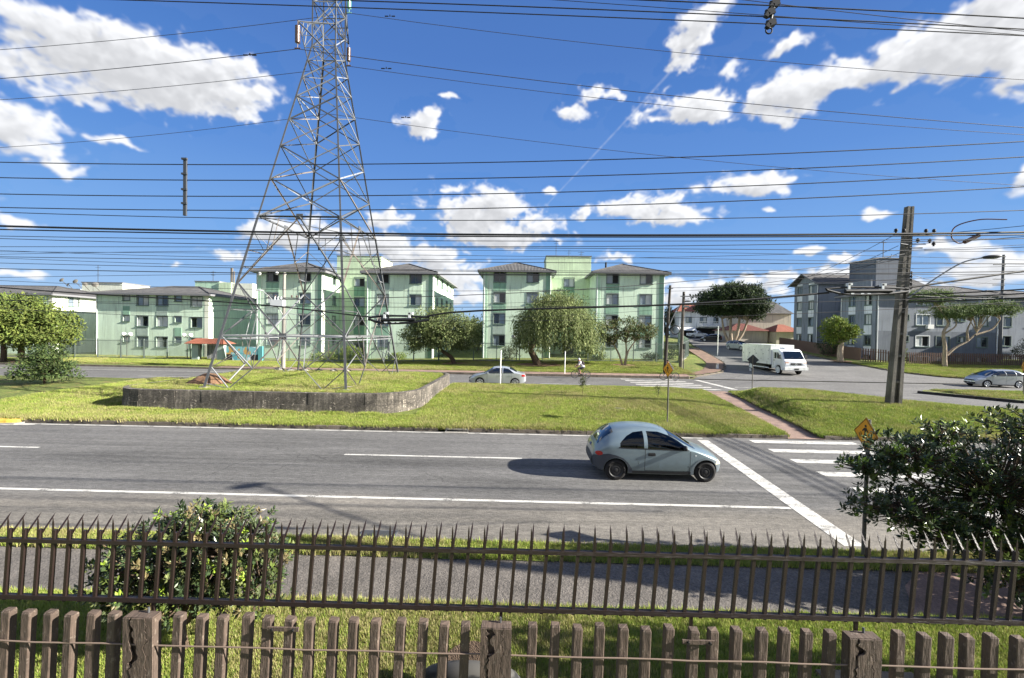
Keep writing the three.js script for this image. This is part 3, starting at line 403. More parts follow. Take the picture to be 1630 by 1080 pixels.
function makeWindow(parent, q, pos, ry) {
  const { u, v, w, h } = q, f = 0.055, d = 0.06, z = -0.09;
  const fm = q.frame || M.frame, bars = [box(u, v + h / 2 - f / 2, z, w, f, d), box(u, v - h / 2 + f / 2, z, w, f, d), box(u - w / 2 + f / 2, v, z, f, h - 2 * f, d), box(u + w / 2 - f / 2, v, z, f, h - 2 * f, d)];
  const two = w > 0.9; if (two) bars.push(box(u, v, z, f, h - 2 * f, d));
  // painted surround standing proud of the plaster
  const s = 0.09; bars.push(box(u, v + h / 2 + s / 2, 0.012, w + 2 * s, s, 0.05), box(u - w / 2 - s / 2, v, 0.012, s, h, 0.05), box(u + w / 2 + s / 2, v, 0.012, s, h, 0.05));
  const m = mesh('window', put(mrg(bars), pos, ry), fm, parent);
  const pick = () => { const r = RB(); return r < 0.34 ? M.glass : r < 0.68 ? M.glassBlue : M.curtain; };
  if (two) { for (const k of [-1, 1]) { const open = k === 1 && RB() < 0.25; mesh('pane', put(box(u + k * (w / 4 - f / 4), v, z - 0.02 + k * 0.008, w / 2 - f, h - 2 * f, 0.012), pos, ry), open ? M.black : pick(), m); } }
  else mesh('pane', put(box(u, v, z - 0.02, w - 2 * f, h - 2 * f, 0.012), pos, ry), pick(), m);
  if (q.sill !== false) mesh('sill', put(box(u, v - h / 2 - 0.05, 0.035, w + 0.24, 0.09, 0.13), pos, ry), q.sillMat || M.sill, m);
}
// hipped roof with eaves, fascia, soffit
function hipRoof(parent, x0, x1, z0, z1, y, over, rise, mat = M.roof, ridgeAlong) {
  x0 -= over; x1 += over; z0 -= over; z1 += over; const w = x1 - x0, d = z1 - z0, alongX = ridgeAlong === 'x' || (!ridgeAlong && w > d), ins = Math.min(w, d) / 2, yt = y + rise;
  const r0 = alongX ? [x0 + ins, yt, (z0 + z1) / 2] : [(x0 + x1) / 2, yt, z1 - ins], r1 = alongX ? [x1 - ins, yt, (z0 + z1) / 2] : [(x0 + x1) / 2, yt, z0 + ins];
  const A = [x0, y, z1], B = [x1, y, z1], Cc = [x1, y, z0], D = [x0, y, z0];
  const faces = alongX ? [[A, B, r1, r0], [B, Cc, r1, r1], [Cc, D, r0, r1], [D, A, r0, r0]] : [[A, B, r0, r0], [B, Cc, r1, r0], [Cc, D, r1, r1], [D, A, r0, r1]];
  const roof = mesh('roof', quads(faces), mat, parent);
  mesh('fascia', mrg([bx(x0, x1, y - 0.2, y + 0.03, z1 - 0.03, z1 + 0.05), bx(x0, x1, y - 0.2, y + 0.03, z0 - 0.05, z0 + 0.03), bx(x0 - 0.05, x0 + 0.03, y - 0.2, y + 0.03, z0 + 0.03, z1 - 0.03), bx(x1 - 0.03, x1 + 0.05, y - 0.2, y + 0.03, z0 + 0.03, z1 - 0.03)]), M.fascia, roof);
  mesh('soffit', bx(x0 + 0.03, x1 - 0.03, y - 0.15, y - 0.1, z0 + 0.03, z1 - 0.03), M.soffit, roof);
  // hip and ridge capping
  const cap = []; const ln = (a, b) => { if (Math.hypot(a[0] - b[0], a[2] - b[2]) > 0.3) cap.push(cyl(a, b, 0.09, 0.09, 6)); };
  ln(r0, r1); if (alongX) { ln(A, r0); ln(D, r0); ln(B, r1); ln(Cc, r1); } else { ln(A, r0); ln(B, r0); ln(Cc, r1); ln(D, r1); }
  mesh('ridge_capping', mrg(cap), mat, roof);
  return roof;
}
function panel(parent, x, y0, y1, w, z, mat, ry = 0, pos = null) { mesh('wall_panel', put(box(x, (y0 + y1) / 2, 0.008, w, y1 - y0, 0.03), pos || [0, 0, z], ry), mat, parent); }

// four-storey block: two wings joined by a recessed stair core with a roof tank room
function hBlock(label, X0, gy, rows, opt) {
  const D0 = 54, wW = 8.55, gap = 5.65, dep = 16, rec = 5, eave = rows[3] + 0.72;
  const b = thing('apartment_building', label, 'building', [X0, 0, -D0], 0, 'green apartment blocks');
  const base = gy - 0.3;
  [0, wW + gap].forEach((x, wi) => {
    const wins = []; for (const u of [2.1, 6.28]) for (const v of rows) wins.push({ u, v: v - base, w: 1.45, h: 1.3 });
    wallPanel(b, wW, eave - base, wins, M.mint, [x, base, 0], 0);
    // sides and back
    const sideWins = []; if (opt.sideWin === wi) for (const v of rows) { sideWins.push({ u: 2.2, v: v - base, w: 0.75, h: 1.0 }, { u: 5.6, v: v - base, w: 1.2, h: 1.2 }, { u: 9.5, v: v - base, w: 1.2, h: 1.2 }, { u: 13, v: v - base, w: 0.75, h: 1.0 }); }
    if (opt.innerWin && wi === 0) for (const v of rows) sideWins.push({ u: 3.2, v: v - base, w: 0.9, h: 1.15 });
    wallPanel(b, dep - 0.2, eave - base, sideWins, M.mint, [x + wW, base, -0.2], Math.PI / 2);
    wallPanel(b, dep - 0.2, eave - base, [], M.mint, [x, base, -dep], -Math.PI / 2);
    wallPanel(b, wW, eave - base, [], M.mint, [x + wW, base, -dep], Math.PI);
    // coloured bands between windows and at the corners
    const pat = opt.bands[wi];
    pat.forEach(([u, a, c, mat]) => { const lo = a === 0 ? base + 0.35 : rows[a - 1] + 0.80, hi = rows[a] - 0.79; panel(b, x + u, lo, hi, 1.62, 0.01, mat); });
    panel(b, x + 0.3, base + 0.35, eave - 0.18, 0.5, 0.012, wi ? M.mintMid : M.mintMid); panel(b, x + wW - 0.33, base + 0.35, eave - 0.18, 0.56, 0.012, M.mintDark);
    mesh('corner_band', put(box(0.35, (base + 0.35 + eave - 0.2) / 2, 0.01, 0.6, eave - 0.55 - base, 0.03), [x + wW, 0, 0], Math.PI / 2), M.cream, b);
    mesh('plinth', bx(x - 0.03, x + wW + 0.03, base - 0.3, base + 0.34, -dep, 0.03), M.plinth, b);
    hipRoof(b, x, x + wW, -dep, 0, eave, 0.62, 1.75, M.roof);
    mesh('downpipe', cyl([x + 0.16, base, 0.06], [x + 0.16, eave - 0.2, 0.06], 0.045), M.frameWhite, b);
    mesh('downpipe', cyl([x + wW - 0.05, base, 0.09], [x + wW - 0.05, eave - 0.2, 0.09], 0.045), M.frameWhite, b);
  });
  // recessed core
  const cw = rows.map(v => ({ u: gap / 2, v: v - base, w: 1.35, h: 1.2 })); cw.shift();
  wallPanel(b, gap - 0.02, eave + 1.2 - base, cw, M.lime, [wW + 0.01, base, -rec], 0, 0.2);
  for (let k = 1; k < 4; k++) panel(b, wW + gap / 2, rows[k - 1] + 0.8, rows[k] - 0.72, 1.5, -rec, M.deepGreen);
  mesh('entrance_door', bx(wW + gap / 2 - 0.8, wW + gap / 2 + 0.8, base + 0.2, base + 2.4, -rec, -rec + 0.06), M.glass, b);
  mesh('entrance_canopy', bx(wW + gap / 2 - 1.3, wW + gap / 2 + 1.3, base + 2.6, base + 2.75, -rec, -rec + 1.1), M.plinth, b);
  mesh('link_block', bx(wW - 0.3, wW + gap + 0.3, base, eave - 0.2, -dep + 2, -rec - 0.21), M.mint, b);
  const t0 = wW - 0.35, t1 = wW + gap + 0.15, ty = eave + 2.85;
  mesh('tank_room', bx(t0, t1, eave - 0.2, ty, -rec - 5.2, -rec + 0.02), M.lime, b);
  mesh('tank_room_side', bx(t1 + 0.005, t1 + 0.03, eave - 0.2, ty - 0.12, -rec - 5.1, -rec - 0.1), M.cream, b);
  mesh('parapet_cap', mrg([bx(t0 - 0.06, t1 + 0.09, ty, ty + 0.1, -rec - 0.14, -rec + 0.08), bx(t0 - 0.06, t1 + 0.09, ty, ty + 0.1, -rec - 5.3, -rec - 5.1), bx(t0 - 0.06, t0 + 0.12, ty, ty + 0.1, -rec - 5.1, -rec - 0.14), bx(t1 - 0.12, t1 + 0.09, ty, ty + 0.1, -rec - 5.1, -rec - 0.14)]), M.fascia, b);
  for (const [ax, h] of opt.aerials) mesh('aerial', mrg([cyl([ax, ty, -rec - 1], [ax, ty + h, -rec - 1], 0.03), box(ax, ty + h - 0.15, -rec - 1, 0.9, 0.03, 0.03), box(ax, ty + h - 0.45, -rec - 1, 0.6, 0.03, 0.03), box(ax + 0.2, ty + h - 0.15, -rec - 1, 0.02, 0.02, 0.7)]), M.signBack, b);
  return { b, wW, gap, rec, ty, eave };
}
{
  const h = hBlock('green four-storey apartment block right of centre, behind the drooping tree', -4.9, 0.75, [3.1, 5.82, 8.5, 11.12].map(v => v - 0.05), { sideWin: -1, bands: [[[2.1, 1, 0, M.panelGrey], [2.1, 2, 0, M.mintDark], [2.1, 3, 0, M.mintDark], [6.28, 2, 0, M.mintDark]], [[2.1, 1, 0, M.panelGrey], [2.1, 2, 0, M.mintDark], [2.1, 3, 0, M.mintDark], [6.28, 1, 0, M.mintDark], [6.28, 2, 0, M.mintDark]]], aerials: [[9.6, 2.4], [11.4, 1.1], [13.1, 0.9]] });
  mesh('flue', cyl([15.8, 11.8, -2], [15.8, 13.4, -2], 0.12), M.black, h.b);
}
{
  const h = hBlock('green four-storey apartment block seen through the lattice tower', -33.95, 0.25, [2.6, 5.28, 7.96, 10.72], { sideWin: 1, innerWin: true, bands: [[[2.1, 1, 0, M.mint], [2.1, 2, 0, M.panelGrey], [2.1, 3, 0, M.mintDark], [6.28, 1, 0, M.panelGrey], [6.28, 2, 0, M.mintDark], [6.28, 3, 0, M.mint]], [[2.1, 1, 0, M.mintDark], [2.1, 2, 0, M.mintDark], [2.1, 3, 0, M.panelGrey], [6.28, 3, 0, M.mint]]], aerials: [[9.2, 1.0], [13.4, 1.6]] });
  for (const [x, y] of [[-0.2 + 1.0, 10.9], [3.0, 11.0], [4.0, 10.9]]) { const g = new THREE.SphereGeometry(0.32, 12, 6, 0, 6.2832, 0, 0.9); g.rotateX(1.2); g.translate(x, y, 0.45); mesh('satellite_dish', mrg([g, cyl([x, y - 0.1, 0], [x, y + 0.12, 0.56], 0.03)]), M.postWhite, h.b); }
}
// three-storey blocks on the left
function lowBlock(label, X0, X1, dep, gy, rows, cols, bands, opts = {}) {
  const b = thing('apartment_building', label, 'building', [X0, 0, -54], 0, 'green apartment blocks'), w = X1 - X0, base = gy - 0.3, eave = rows[2] + 0.85;
  const wins = []; for (const [u, ww, hh, dv] of cols) for (const v of rows) wins.push({ u, v: v - base + dv, w: ww, h: hh });
  wallPanel(b, w, eave - base, wins, M.mint, [0, base, 0], 0);
  wallPanel(b, dep - 0.2, eave - base, opts.side || [], opts.sideMat || M.mint, [w, base, -0.2], Math.PI / 2);
  wallPanel(b, dep - 0.2, eave - base, [], M.mint, [0, base, -dep], -Math.PI / 2); wallPanel(b, w, eave - base, [], M.mint, [w, base, -dep], Math.PI);
  for (const [u, ww, a, mat] of bands) panel(b, u, rows[a - 1] + 0.8, rows[a] - 0.78, ww + 0.18, 0.01, mat);
  mesh('corner_band', bx(w - 0.55, w + 0.012, base + 0.3, eave - 0.2, -0.1, 0.025), M.cream, b);
  mesh('plinth', bx(-0.03, w + 0.03, base - 0.3, base + 0.3, -dep, 0.03), M.plinth, b);
  hipRoof(b, 0, w, -dep, 0, eave, 0.62, 1.5, M.roof);
  mesh('downpipe', cyl([0.16, base, 0.06], [0.16, eave - 0.2, 0.06], 0.045), M.frameWhite, b);
  return b;
}
lowBlock('green three-storey apartment block left of the lattice tower', -54.9, -40.1, 11, 0.2, [2.08, 4.74, 7.42], [[4.0, 0.85, 0.75, 0.34], [6.15, 1.45, 1.3, 0], [8.7, 1.45, 1.3, 0], [10.8, 0.85, 0.75, 0.3], [13.2, 1.45, 1.3, -0.08]], [[4.0, 0.7, 2, M.mintDark], [6.15, 1.3, 1, M.panelGrey], [8.7, 1.3, 2, M.panelGrey], [10.8, 0.7, 1, M.mintDark]]);
lowBlock('pale green three-storey apartment block at the left edge, behind the round tree', -80, -60.6, 11, 0.2, [2.0, 4.6, 7.2], [[4.0, 1.45, 1.3, 0], [8, 1.45, 1.3, 0], [12, 0.85, 0.75, 0.3], [15.4, 1.45, 1.3, 0]], [[8, 1.3, 2, M.mintDark]], { sideMat: M.cream, side: [{ u: 2.4, v: 7.35, w: 1.3, h: 1.25 }, { u: 2.4, v: 4.7, w: 1.3, h: 1.25 }, { u: 2.4, v: 2.1, w: 1.3, h: 1.25 }] });
// roof-top tank rooms of blocks farther back
{
  const a = thing('apartment_building', 'pale rooftop tank room with satellite dishes behind the far left roofs', 'building', [-70.4, 0, -67]);
  mesh('tank_room', bx(0, 6.6, 0, 10.9, -5, 0), M.cream, a); mesh('parapet_cap', bx(-0.1, 6.7, 10.9, 11.05, -5.1, 0.1), M.fascia, a);
  for (const [x, y, s] of [[-2, 11.0, 0.5], [0.2, 10.8, 0.55], [3.2, 10.3, 0.65], [-0.9, 10.3, 0.45], [1.5, 10.4, 0.45]]) { const g = new THREE.SphereGeometry(s, 14, 6, 0, 6.2832, 0, 0.75); g.rotateX(1.1); g.rotateY(0.5 * (x % 2)); g.translate(x, y, 0.9); mesh('satellite_dish', mrg([g, cyl([x, y - 0.8, 0.2], [x, y + s * 0.42, 0.9 + s * 0.85], 0.04)]), M.postGrey, a); }
  mesh('roof_ledge', bx(-3.4, 0, 0, 9.9, -4, 0.3), M.grey, a);
  mesh('aerial', mrg([cyl([1.6, 11, -1], [1.6, 13.9, -1], 0.035), box(1.6, 13.5, -1, 0.9, 0.03, 0.03), box(1.6, 12.4, -1, 0.6, 0.03, 0.03)]), M.signBack, a);
  const c = thing('apartment_building', 'green and cream rooftop tank room just left of the lattice tower', 'building', [-52.4, 0, -67.5]);
  mesh('tank_room', bx(0, 4, 0, 11.4, -6, 0), M.mintMid, c); mesh('tank_room', bx(4, 6, 0, 11.3, -6, 0.2), M.lime, c); mesh('tank_room', bx(6, 9.4, 0, 11.2, -6, 0.1), M.cream, c); mesh('parapet_cap', bx(-0.08, 4, 11.4, 11.52, -6, 0.08), M.fascia, c);
  mesh('aerial', mrg([cyl([2.2, 11.4, -1], [2.2, 13.3, -1], 0.035), box(2.2, 13.1, -1, 0.8, 0.03, 0.03), box(2.2, 12.6, -1, 0.5, 0.03, 0.4)]), M.signBack, c);
  mesh('flue', mrg([box(4.6, 12.6, -2, 0.28, 2.6, 0.28), box(5.0, 12.2, -2, 0.14, 2.4, 0.14)]), M.rusty, c);
}
// grey blocks across the side street
{
  const b = thing('apartment_building', 'grey four-storey apartment block with white window panels behind the brown picket fence', 'building', [46.6, 0, -57], 0.03, 'grey apartment blocks');
  const rN = [1.1, 3.8, 6.6, 9.2], base = -0.4, eN = 10.05, rF = [3.88, 6.55, 9.2, 11.7], eF = 12.6;
  // long front of the near wing
  const wins = []; for (const v of rN) wins.push({ u: 3.75, v: v + 0.3 - base, w: 0.95, h: 0.7 }, { u: 6.1, v: v - base, w: 1.75, h: 1.35, frame: M.frameWhite }, { u: 8.8, v: v - base, w: 1.75, h: 1.35 }, { u: 11.2, v: v + 0.3 - base, w: 0.95, h: 0.7 }, { u: 14, v: v - base, w: 1.4, h: 1.3 });
  const sp = 5.1; wallPanel(b, 16, sp - base, wins.filter(q => q.v + base < sp), M.greyDark, [0, base, 0], 0); wallPanel(b, 16, eN - sp, wins.filter(q => q.v + base > sp).map(q => ({ ...q, v: q.v + base - sp })), M.grey, [0, sp, 0], 0);
  // side of the near wing, facing the side street
  const pos = [0, base, 0]; const lw = (u0, len, zc, rows, eave, us) => { const L = []; for (const u of us) for (const v of rows) L.push({ u, v: v - base, w: 1.0, h: 1.3 }); return L; };
  wallPanel(b, 6, eN - base, lw(0, 6, 0, rN, eN, [1.9, 4.6]), M.grey, [0, base, -6], -Math.PI / 2);
  for (const u of [1.9, 4.6]) for (let k = 1; k < 4; k++) mesh('wall_panel', put(box(u, (rN[k - 1] + rN[k]) / 2 - base, 0.01, 1.2, rN[k] - rN[k - 1] - 1.56, 0.04), [0, base, -6], -Math.PI / 2), M.white, b);
  // recess and far wing
  wallPanel(b, 5, eF - base, [], M.grey, [4.2, base, -11], -Math.PI / 2); wallPanel(b, 4.2, eF - base, [], M.grey, [0, base, -10.9], 0);
  wallPanel(b, 5.4, eF - base, [1.35, 4.05].flatMap(u => rF.map(v => ({ u, v: v - base, w: 1.0, h: 1.3 }))), M.grey, [0, base, -16.3], -Math.PI / 2);
  for (const u of [1.35, 4.05]) { for (let k = 1; k < 4; k++) mesh('wall_panel', put(box(u, (rF[k - 1] + rF[k]) / 2 - base, 0.01, 1.2, rF[k] - rF[k - 1] - 1.56, 0.04), [0, base, -16.3], -Math.PI / 2), M.white, b); mesh('wall_panel', put(box(u, rF[3] + 0.95 - base, 0.01, 1.2, 0.3, 0.04), [0, base, -16.3], -Math.PI / 2), M.white, b); }
  mesh('link_block', bx(4.4, 14, base, eN - 0.2, -11, -5.8), M.grey, b); mesh('far_wing', bx(0.25, 16, base, eF - 0.2, -16.2, -11.1), M.grey, b); mesh('end_wall', bx(15.8, 16, base, eN - 0.1, -6, -0.21), M.grey, b); mesh('back_wall', bx(0.2, 15.8, base, eN - 0.2, -6, -5.8), M.grey, b);
  for (const [x, z] of [[0.07, -0.06], [-0.07, -10.9], [-0.07, -6.05]]) mesh('downpipe', cyl([x, base, z + 0.1], [x, (z < -8 ? eF : eN) - 0.3, z + 0.1], 0.06), M.frameWhite, b);
  mesh('downpipe', cyl([15.9, base, 0.08], [15.9, eN - 0.2, 0.08], 0.06), M.frameWhite, b);
  hipRoof(b, 0, 16, -6, 0, eN, 0.6, 1.35, M.roof);
  // far wing: gable facing the street
  { const y = eF, z0 = -17, z1 = -10.4, x0 = -0.7, x1 = 16.4, zc = (z0 + z1) / 2, t = y + 1.75; const rf = mesh('roof', quads([[[x0, y, z1], [x1, y, z1], [x1, t, zc], [x0, t, zc]], [[x1, y, z0], [x0, y, z0], [x0, t, zc], [x1, t, zc]]]), M.roof, b); mesh('fascia', mrg([cyl([x0, y - 0.05, z1], [x0, t - 0.05, zc], 0.1, 0.1, 6), cyl([x0, y - 0.05, z0], [x0, t - 0.05, zc], 0.1, 0.1, 6), bx(x0, x1, y - 0.2, y, z1 - 0.05, z1 + 0.04)]), M.fascia, rf); mesh('gable_wall', quads([[[0.02, y - 0.3, -16.3], [0.02, y - 0.3, -11], [0.02, t - 0.25, zc], [0.02, t - 0.25, zc]]]), M.grey, b); }
  hipRoof(b, 4.2, 14, -11, -6, eN - 0.1, 0.3, 0.9, M.roof);
  mesh('tank_room', bx(5.4, 10.4, eN - 0.3, 15.8, -11.5, -6.6), M.greyDark, b); mesh('parapet_cap', bx(5.3, 10.5, 15.8, 15.92, -11.6, -6.5), M.fascia, b);
  mesh('aerial', mrg([cyl([7.6, 15.9, -8], [7.6, 18.6, -8], 0.05), box(7.6, 18.4, -8, 0.9, 0.04, 0.04), cyl([8.6, 15.9, -8], [8.9, 16.7, -8], 0.04)]), M.signBack, b);
  mesh('air_conditioner', mrg([bx(6.4, 7.2, 5.45, 6.0, 0.03, 0.4)]), M.postWhite, b);
}
{
  const b = thing('apartment_building', 'grey apartment block cut off by the right edge of the picture', 'building', [65.4, 0, -61], 0.03, 'grey apartment blocks');
  const rows = [1.3, 4.0, 6.7, 9.2], wins = rows.flatMap(v => [{ u: 2.2, v: v + 0.4, w: 1.6, h: 1.35 }, { u: 6, v: v + 0.4, w: 1.6, h: 1.35 }]);
  wallPanel(b, 14, 10.6, wins, M.grey, [0, -0.4, 0], 0); wallPanel(b, 10, 10.6, [], M.beige, [0, -0.4, -10.2], -Math.PI / 2); hipRoof(b, 0, 14, -10.2, 0, 10.2, 0.6, 1.4, M.roof);
}
{
  const b = thing('apartment_building', 'grey apartment block beyond the right edge that shades its neighbour', 'building', [74, 0, -57], 0.03, 'grey apartment blocks');
  const wins = [1.3, 4.0, 6.7, 9.4].flatMap(v => [3, 7.5, 12].map(u => ({ u, v: v + 0.4, w: 1.6, h: 1.35 })));
  wallPanel(b, 15, 12.4, wins, M.grey, [0, -0.4, 10], 0); wallPanel(b, 10, 12.4, [2.5, 7].flatMap(u => [1.3, 4.0, 6.7, 9.4].map(v => ({ u, v: v + 0.4, w: 1.2, h: 1.3 }))), M.grey, [0, -0.4, 0], -Math.PI / 2); mesh('body', bx(0.25, 15, -0.4, 11.9, 0, 9.75), M.grey, b); hipRoof(b, 0, 15, 0, 10, 12, 0.6, 1.6, M.roof);
}
// houses and shops up the side street
{
  const h = thing('house', 'white two-storey house with orange tiled roof up the side street', 'house', [36.6, 3.1, -100], -0.1);
  const w2 = [{ u: 2.2, v: 4.6, w: 1.2, h: 1.2 }, { u: 5.4, v: 4.6, w: 1.4, h: 1.2 }, { u: 8.2, v: 4.6, w: 1.0, h: 1.2 }];
  wallPanel(h, 10.5, 6.6, w2, M.white, [0, 0, 0], 0); mesh('body', bx(0.1, 10.4, 0, 6.5, -9, -0.22), M.white, h);
  const rf = mesh('roof', quads([[[-0.5, 6.5, 0.5], [11, 6.5, 0.5], [9, 8.4, -4.5], [1.6, 8.4, -4.5]], [[-0.5, 6.5, -9.5], [-0.5, 6.5, 0.5], [1.6, 8.4, -4.5], [1.6, 8.4, -4.5]], [[11, 6.5, 0.5], [11, 6.5, -9.5], [9, 8.4, -4.5], [9, 8.4, -4.5]]]), M.redTile, h);
  mesh('gable', quads([[[3.2, 6.5, 0.6], [6.2, 6.5, 0.6], [4.7, 8.3, 0.4], [4.7, 8.3, 0.4]]]), M.white, rf); mesh('gable_roof', quads([[[2.9, 6.4, 0.9], [4.7, 8.5, 0.9], [4.7, 8.5, -4], [2.9, 6.4, -3]], [[4.7, 8.5, 0.9], [6.5, 6.4, 0.9], [6.5, 6.4, -3], [4.7, 8.5, -4]]]), M.redTile, rf);
  mesh('balcony', mrg([bx(4, 10.8, 3.0, 3.25, 0.05, 1.3), ...Array.from({ length: 18 }, (_, i) => box(4.1 + i * 0.38, 3.7, 1.25, 0.06, 0.9, 0.06)), bx(4, 10.8, 4.15, 4.25, 1.2, 1.3)]), M.postWhite, h);
  mesh('awning', quads([[[-0.4, 2.1, 2.4], [3.4, 2.1, 2.4], [3.4, 2.9, 0.05], [-0.4, 2.9, 0.05]]]), M.postWhite, h);
  mesh('shop_front', bx(3.9, 9.6, 0.1, 2.7, 0.02, 0.08), M.black, h);
  mesh('shop_front', bx(0.4, 3.4, 0.1, 2.0, 0.02, 0.08), M.black, h);
  const b2 = thing('building', 'pale beige gabled building half hidden behind the big dark tree', 'building', [46.8, 2.2, -90], -0.05);
  mesh('wall', bx(0, 9, 0, 6.8, -10, 0), M.beige, b2); mesh('roof', quads([[[-0.4, 6.7, 0.4], [9.4, 6.7, 0.4], [8, 9.6, -5], [3.4, 9.6, -5]], [[-0.4, 6.7, -10], [-0.4, 6.7, 0.4], [3.4, 9.6, -5], [3.4, 9.6, -5]], [[9.4, 6.7, 0.4], [9.4, 6.7, -10], [8, 9.6, -5], [8, 9.6, -5]]]), M.roof, b2);
  for (const [x, w, z, lab, mm] of [[40.4, 7.5, -84, 'low house with dark red tiled roof below the big dark tree', std({ color: C('#6a3a30'), bumpMap: tileBump, bumpScale: 0.05 })], [48.4, 5, -82, 'low house with orange tiled roof beside the grey apartment block', M.redTile]]) { const o = thing('house', lab, 'house', [x, gh(x, -z), z]); mesh('wall', bx(0, w, 0, 2.5, -6, 0), M.beige, o); mesh('roof', quads([[[-0.4, 2.4, 0.5], [w + 0.4, 2.4, 0.5], [w * 0.6, 3.9, -3], [w * 0.4, 3.9, -3]], [[-0.4, 2.4, -6.5], [-0.4, 2.4, 0.5], [w * 0.4, 3.9, -3], [w * 0.4, 3.9, -3]], [[w + 0.4, 2.4, 0.5], [w + 0.4, 2.4, -6.5], [w * 0.6, 3.9, -3], [w * 0.6, 3.9, -3]]]), mm, o); }
  const gw = thing('garden_wall', 'pale garden wall along the side street below the big tree', 'wall', [0, 0, 0]); mesh('wall', put(bx(0, 9, 0, 2.1, -0.2, 0), [41.3, gh(41, 88) - 0.1, -89], 0.15), M.white, gw); mesh('wall_cap', put(bx(-0.05, 9.05, 2.1, 2.2, -0.25, 0.05), [41.3, gh(41, 88) - 0.1, -89], 0.15), M.concrete, gw);
  const far = thing('house', 'low pale house glimpsed in the gap between the green apartment blocks', 'house', [-11, 0.8, -82]); mesh('wall', bx(0, 9, 0, 3.2, -7, 0), M.white, far); mesh('roof', quads([[[-0.5, 3.1, 0.5], [9.5, 3.1, 0.5], [7, 4.8, -3.5], [2, 4.8, -3.5]], [[-0.5, 3.1, -7.5], [-0.5, 3.1, 0.5], [2, 4.8, -3.5], [2, 4.8, -3.5]], [[9.5, 3.1, 0.5], [9.5, 3.1, -7.5], [7, 4.8, -3.5], [7, 4.8, -3.5]]]), M.redTile, far);
}
// gatehouse with mural
{
  const g = thing('gatehouse', 'small gatehouse with orange tiled roof at the apartment fence', 'gatehouse', [-38.3, 0.05, -48.6]);
  for (const x of [0.2, 3.2]) mesh('pillar', bx(x, x + 0.75, 0, 2.15, -0.5, 0), M.panelGrey, g);
  mesh('wall', bx(0.95, 3.2, 0, 2.1, -1.6, -1.45), M.white, g); mesh('gate', mrg(Array.from({ length: 14 }, (_, i) => box(1.05 + i * 0.16, 1.0, -0.25, 0.04, 1.9, 0.04))), M.black, g);
  const rf = mesh('roof', quads([[[-0.3, 2.12, 0.5], [4.3, 2.12, 0.5], [3.6, 2.7, -0.5], [0.4, 2.7, -0.5]], [[-0.3, 2.12, -1.8], [-0.3, 2.12, 0.5], [0.4, 2.7, -0.5], [0.4, 2.7, -0.5]], [[4.3, 2.12, 0.5], [4.3, 2.12, -1.8], [3.6, 2.7, -0.5], [3.6, 2.7, -0.5]], [[4.3, 2.12, -1.8], [-0.3, 2.12, -1.8], [0.4, 2.7, -0.5], [3.6, 2.7, -0.5]]]), M.redTile, g);
  mesh('roof_tile_ribs', mrg(Array.from({ length: 24 }, (_, i) => { const t = i / 23; return cyl([lerp(-0.26, 4.26, t), 2.13, 0.52], [lerp(0.42, 3.58, t), 2.71, -0.48], 0.045, 0.05, 5); })), M.redTile, rf);
  const mw = thing('mural_wall', 'short wall painted with a turquoise mural beside the gatehouse', 'wall', [-33.9, 0.05, -48.4]);
  const mural = tex(256, 128, (u, v) => { const a = fbm(u * 5 + 2, v * 3 + 7, 3), b = fbm(u * 9, v * 6, 2); if (v > 0.62 && u > 0.1 && u < 0.62) return [38, 42, 46]; if (a > 0.62) return [196, 156, 92]; if (a < 0.36) return [206, 220, 226]; return b > 0.55 ? [92, 164, 176] : [128, 186, 190]; }, 4.4, 1.9);
  mesh('wall', bx(0, 4.2, 0, 1.85, -0.2, 0), std({ map: mural, roughness: 0.9 }), mw); mesh('wall_end', bx(3.75, 4.25, 0, 1.95, -0.4, 0.03), std({ color: C('#5d9fa0') }), mw);
}
// ================================================================ FENCES ALONG THE APARTMENTS
function barFence(label, pts, h, gapPost, colour, seed) {
  const t = thing('bar_fence', label, 'fence', [0, 0, 0]); const bars = [], R = rng(seed);
  for (let i = 0; i < pts.length - 1; i++) {
    const [x0, d0] = pts[i], [x1, d1] = pts[i + 1], L = Math.hypot(x1 - x0, d1 - d0), n = Math.max(1, Math.round(L / gapPost)), ry = Math.atan2(d1 - d0, x1 - x0);
    const Y = (f) => gh(lerp(x0, x1, f), lerp(d0, d1, f)) + 0.08;
    for (let k = 0; k <= n; k++) { if (k === n && i < pts.length - 2) continue; const f = k / n; mesh('post', put(box(0, h / 2, 0, 0.09, h + 0.1, 0.09), [lerp(x0, x1, f), Y(f), -lerp(d0, d1, f)], ry), colour, t); }
    for (let k = 0; k < n; k++) { const f0 = k / n, f1 = (k + 1) / n, a = [lerp(x0, x1, f0), Y(f0), -lerp(d0, d1, f0)], b = [lerp(x0, x1, f1), Y(f1), -lerp(d0, d1, f1)]; for (const e of [0.22, h - 0.2]) mesh('rail', cyl([a[0], a[1] + e, a[2]], [b[0], b[1] + e, b[2]], 0.025, 0.025, 5), colour, t); }
    const nb = Math.round(L / 0.125); for (let k = 0; k < nb; k++) { const f = (k + 0.5) / nb; bars.push(box(lerp(x0, x1, f), Y(f) + h / 2 + 0.03, -lerp(d0, d1, f), 0.022, h - 0.06, 0.022)); }
    mesh('footing', put(box(L / 2, 0.06, 0, L, 0.22, 0.16), [x0, (Y(0) + Y(1)) / 2 - 0.04, -d0], ry), M.concrete, t);
  }
  const m = mesh('bars', mrg(bars), colour, t); m.userData.kind = 'stuff'; return t;
}
const fenceGrey = std({ color: C('#6f7a75'), roughness: 0.6, metalness: 0.2 });
barFence('grey bar fence in front of the left apartment blocks', [[-80, 49.2], [-38.4, 48.8]], 2.35, 2.7, fenceGrey, 1);
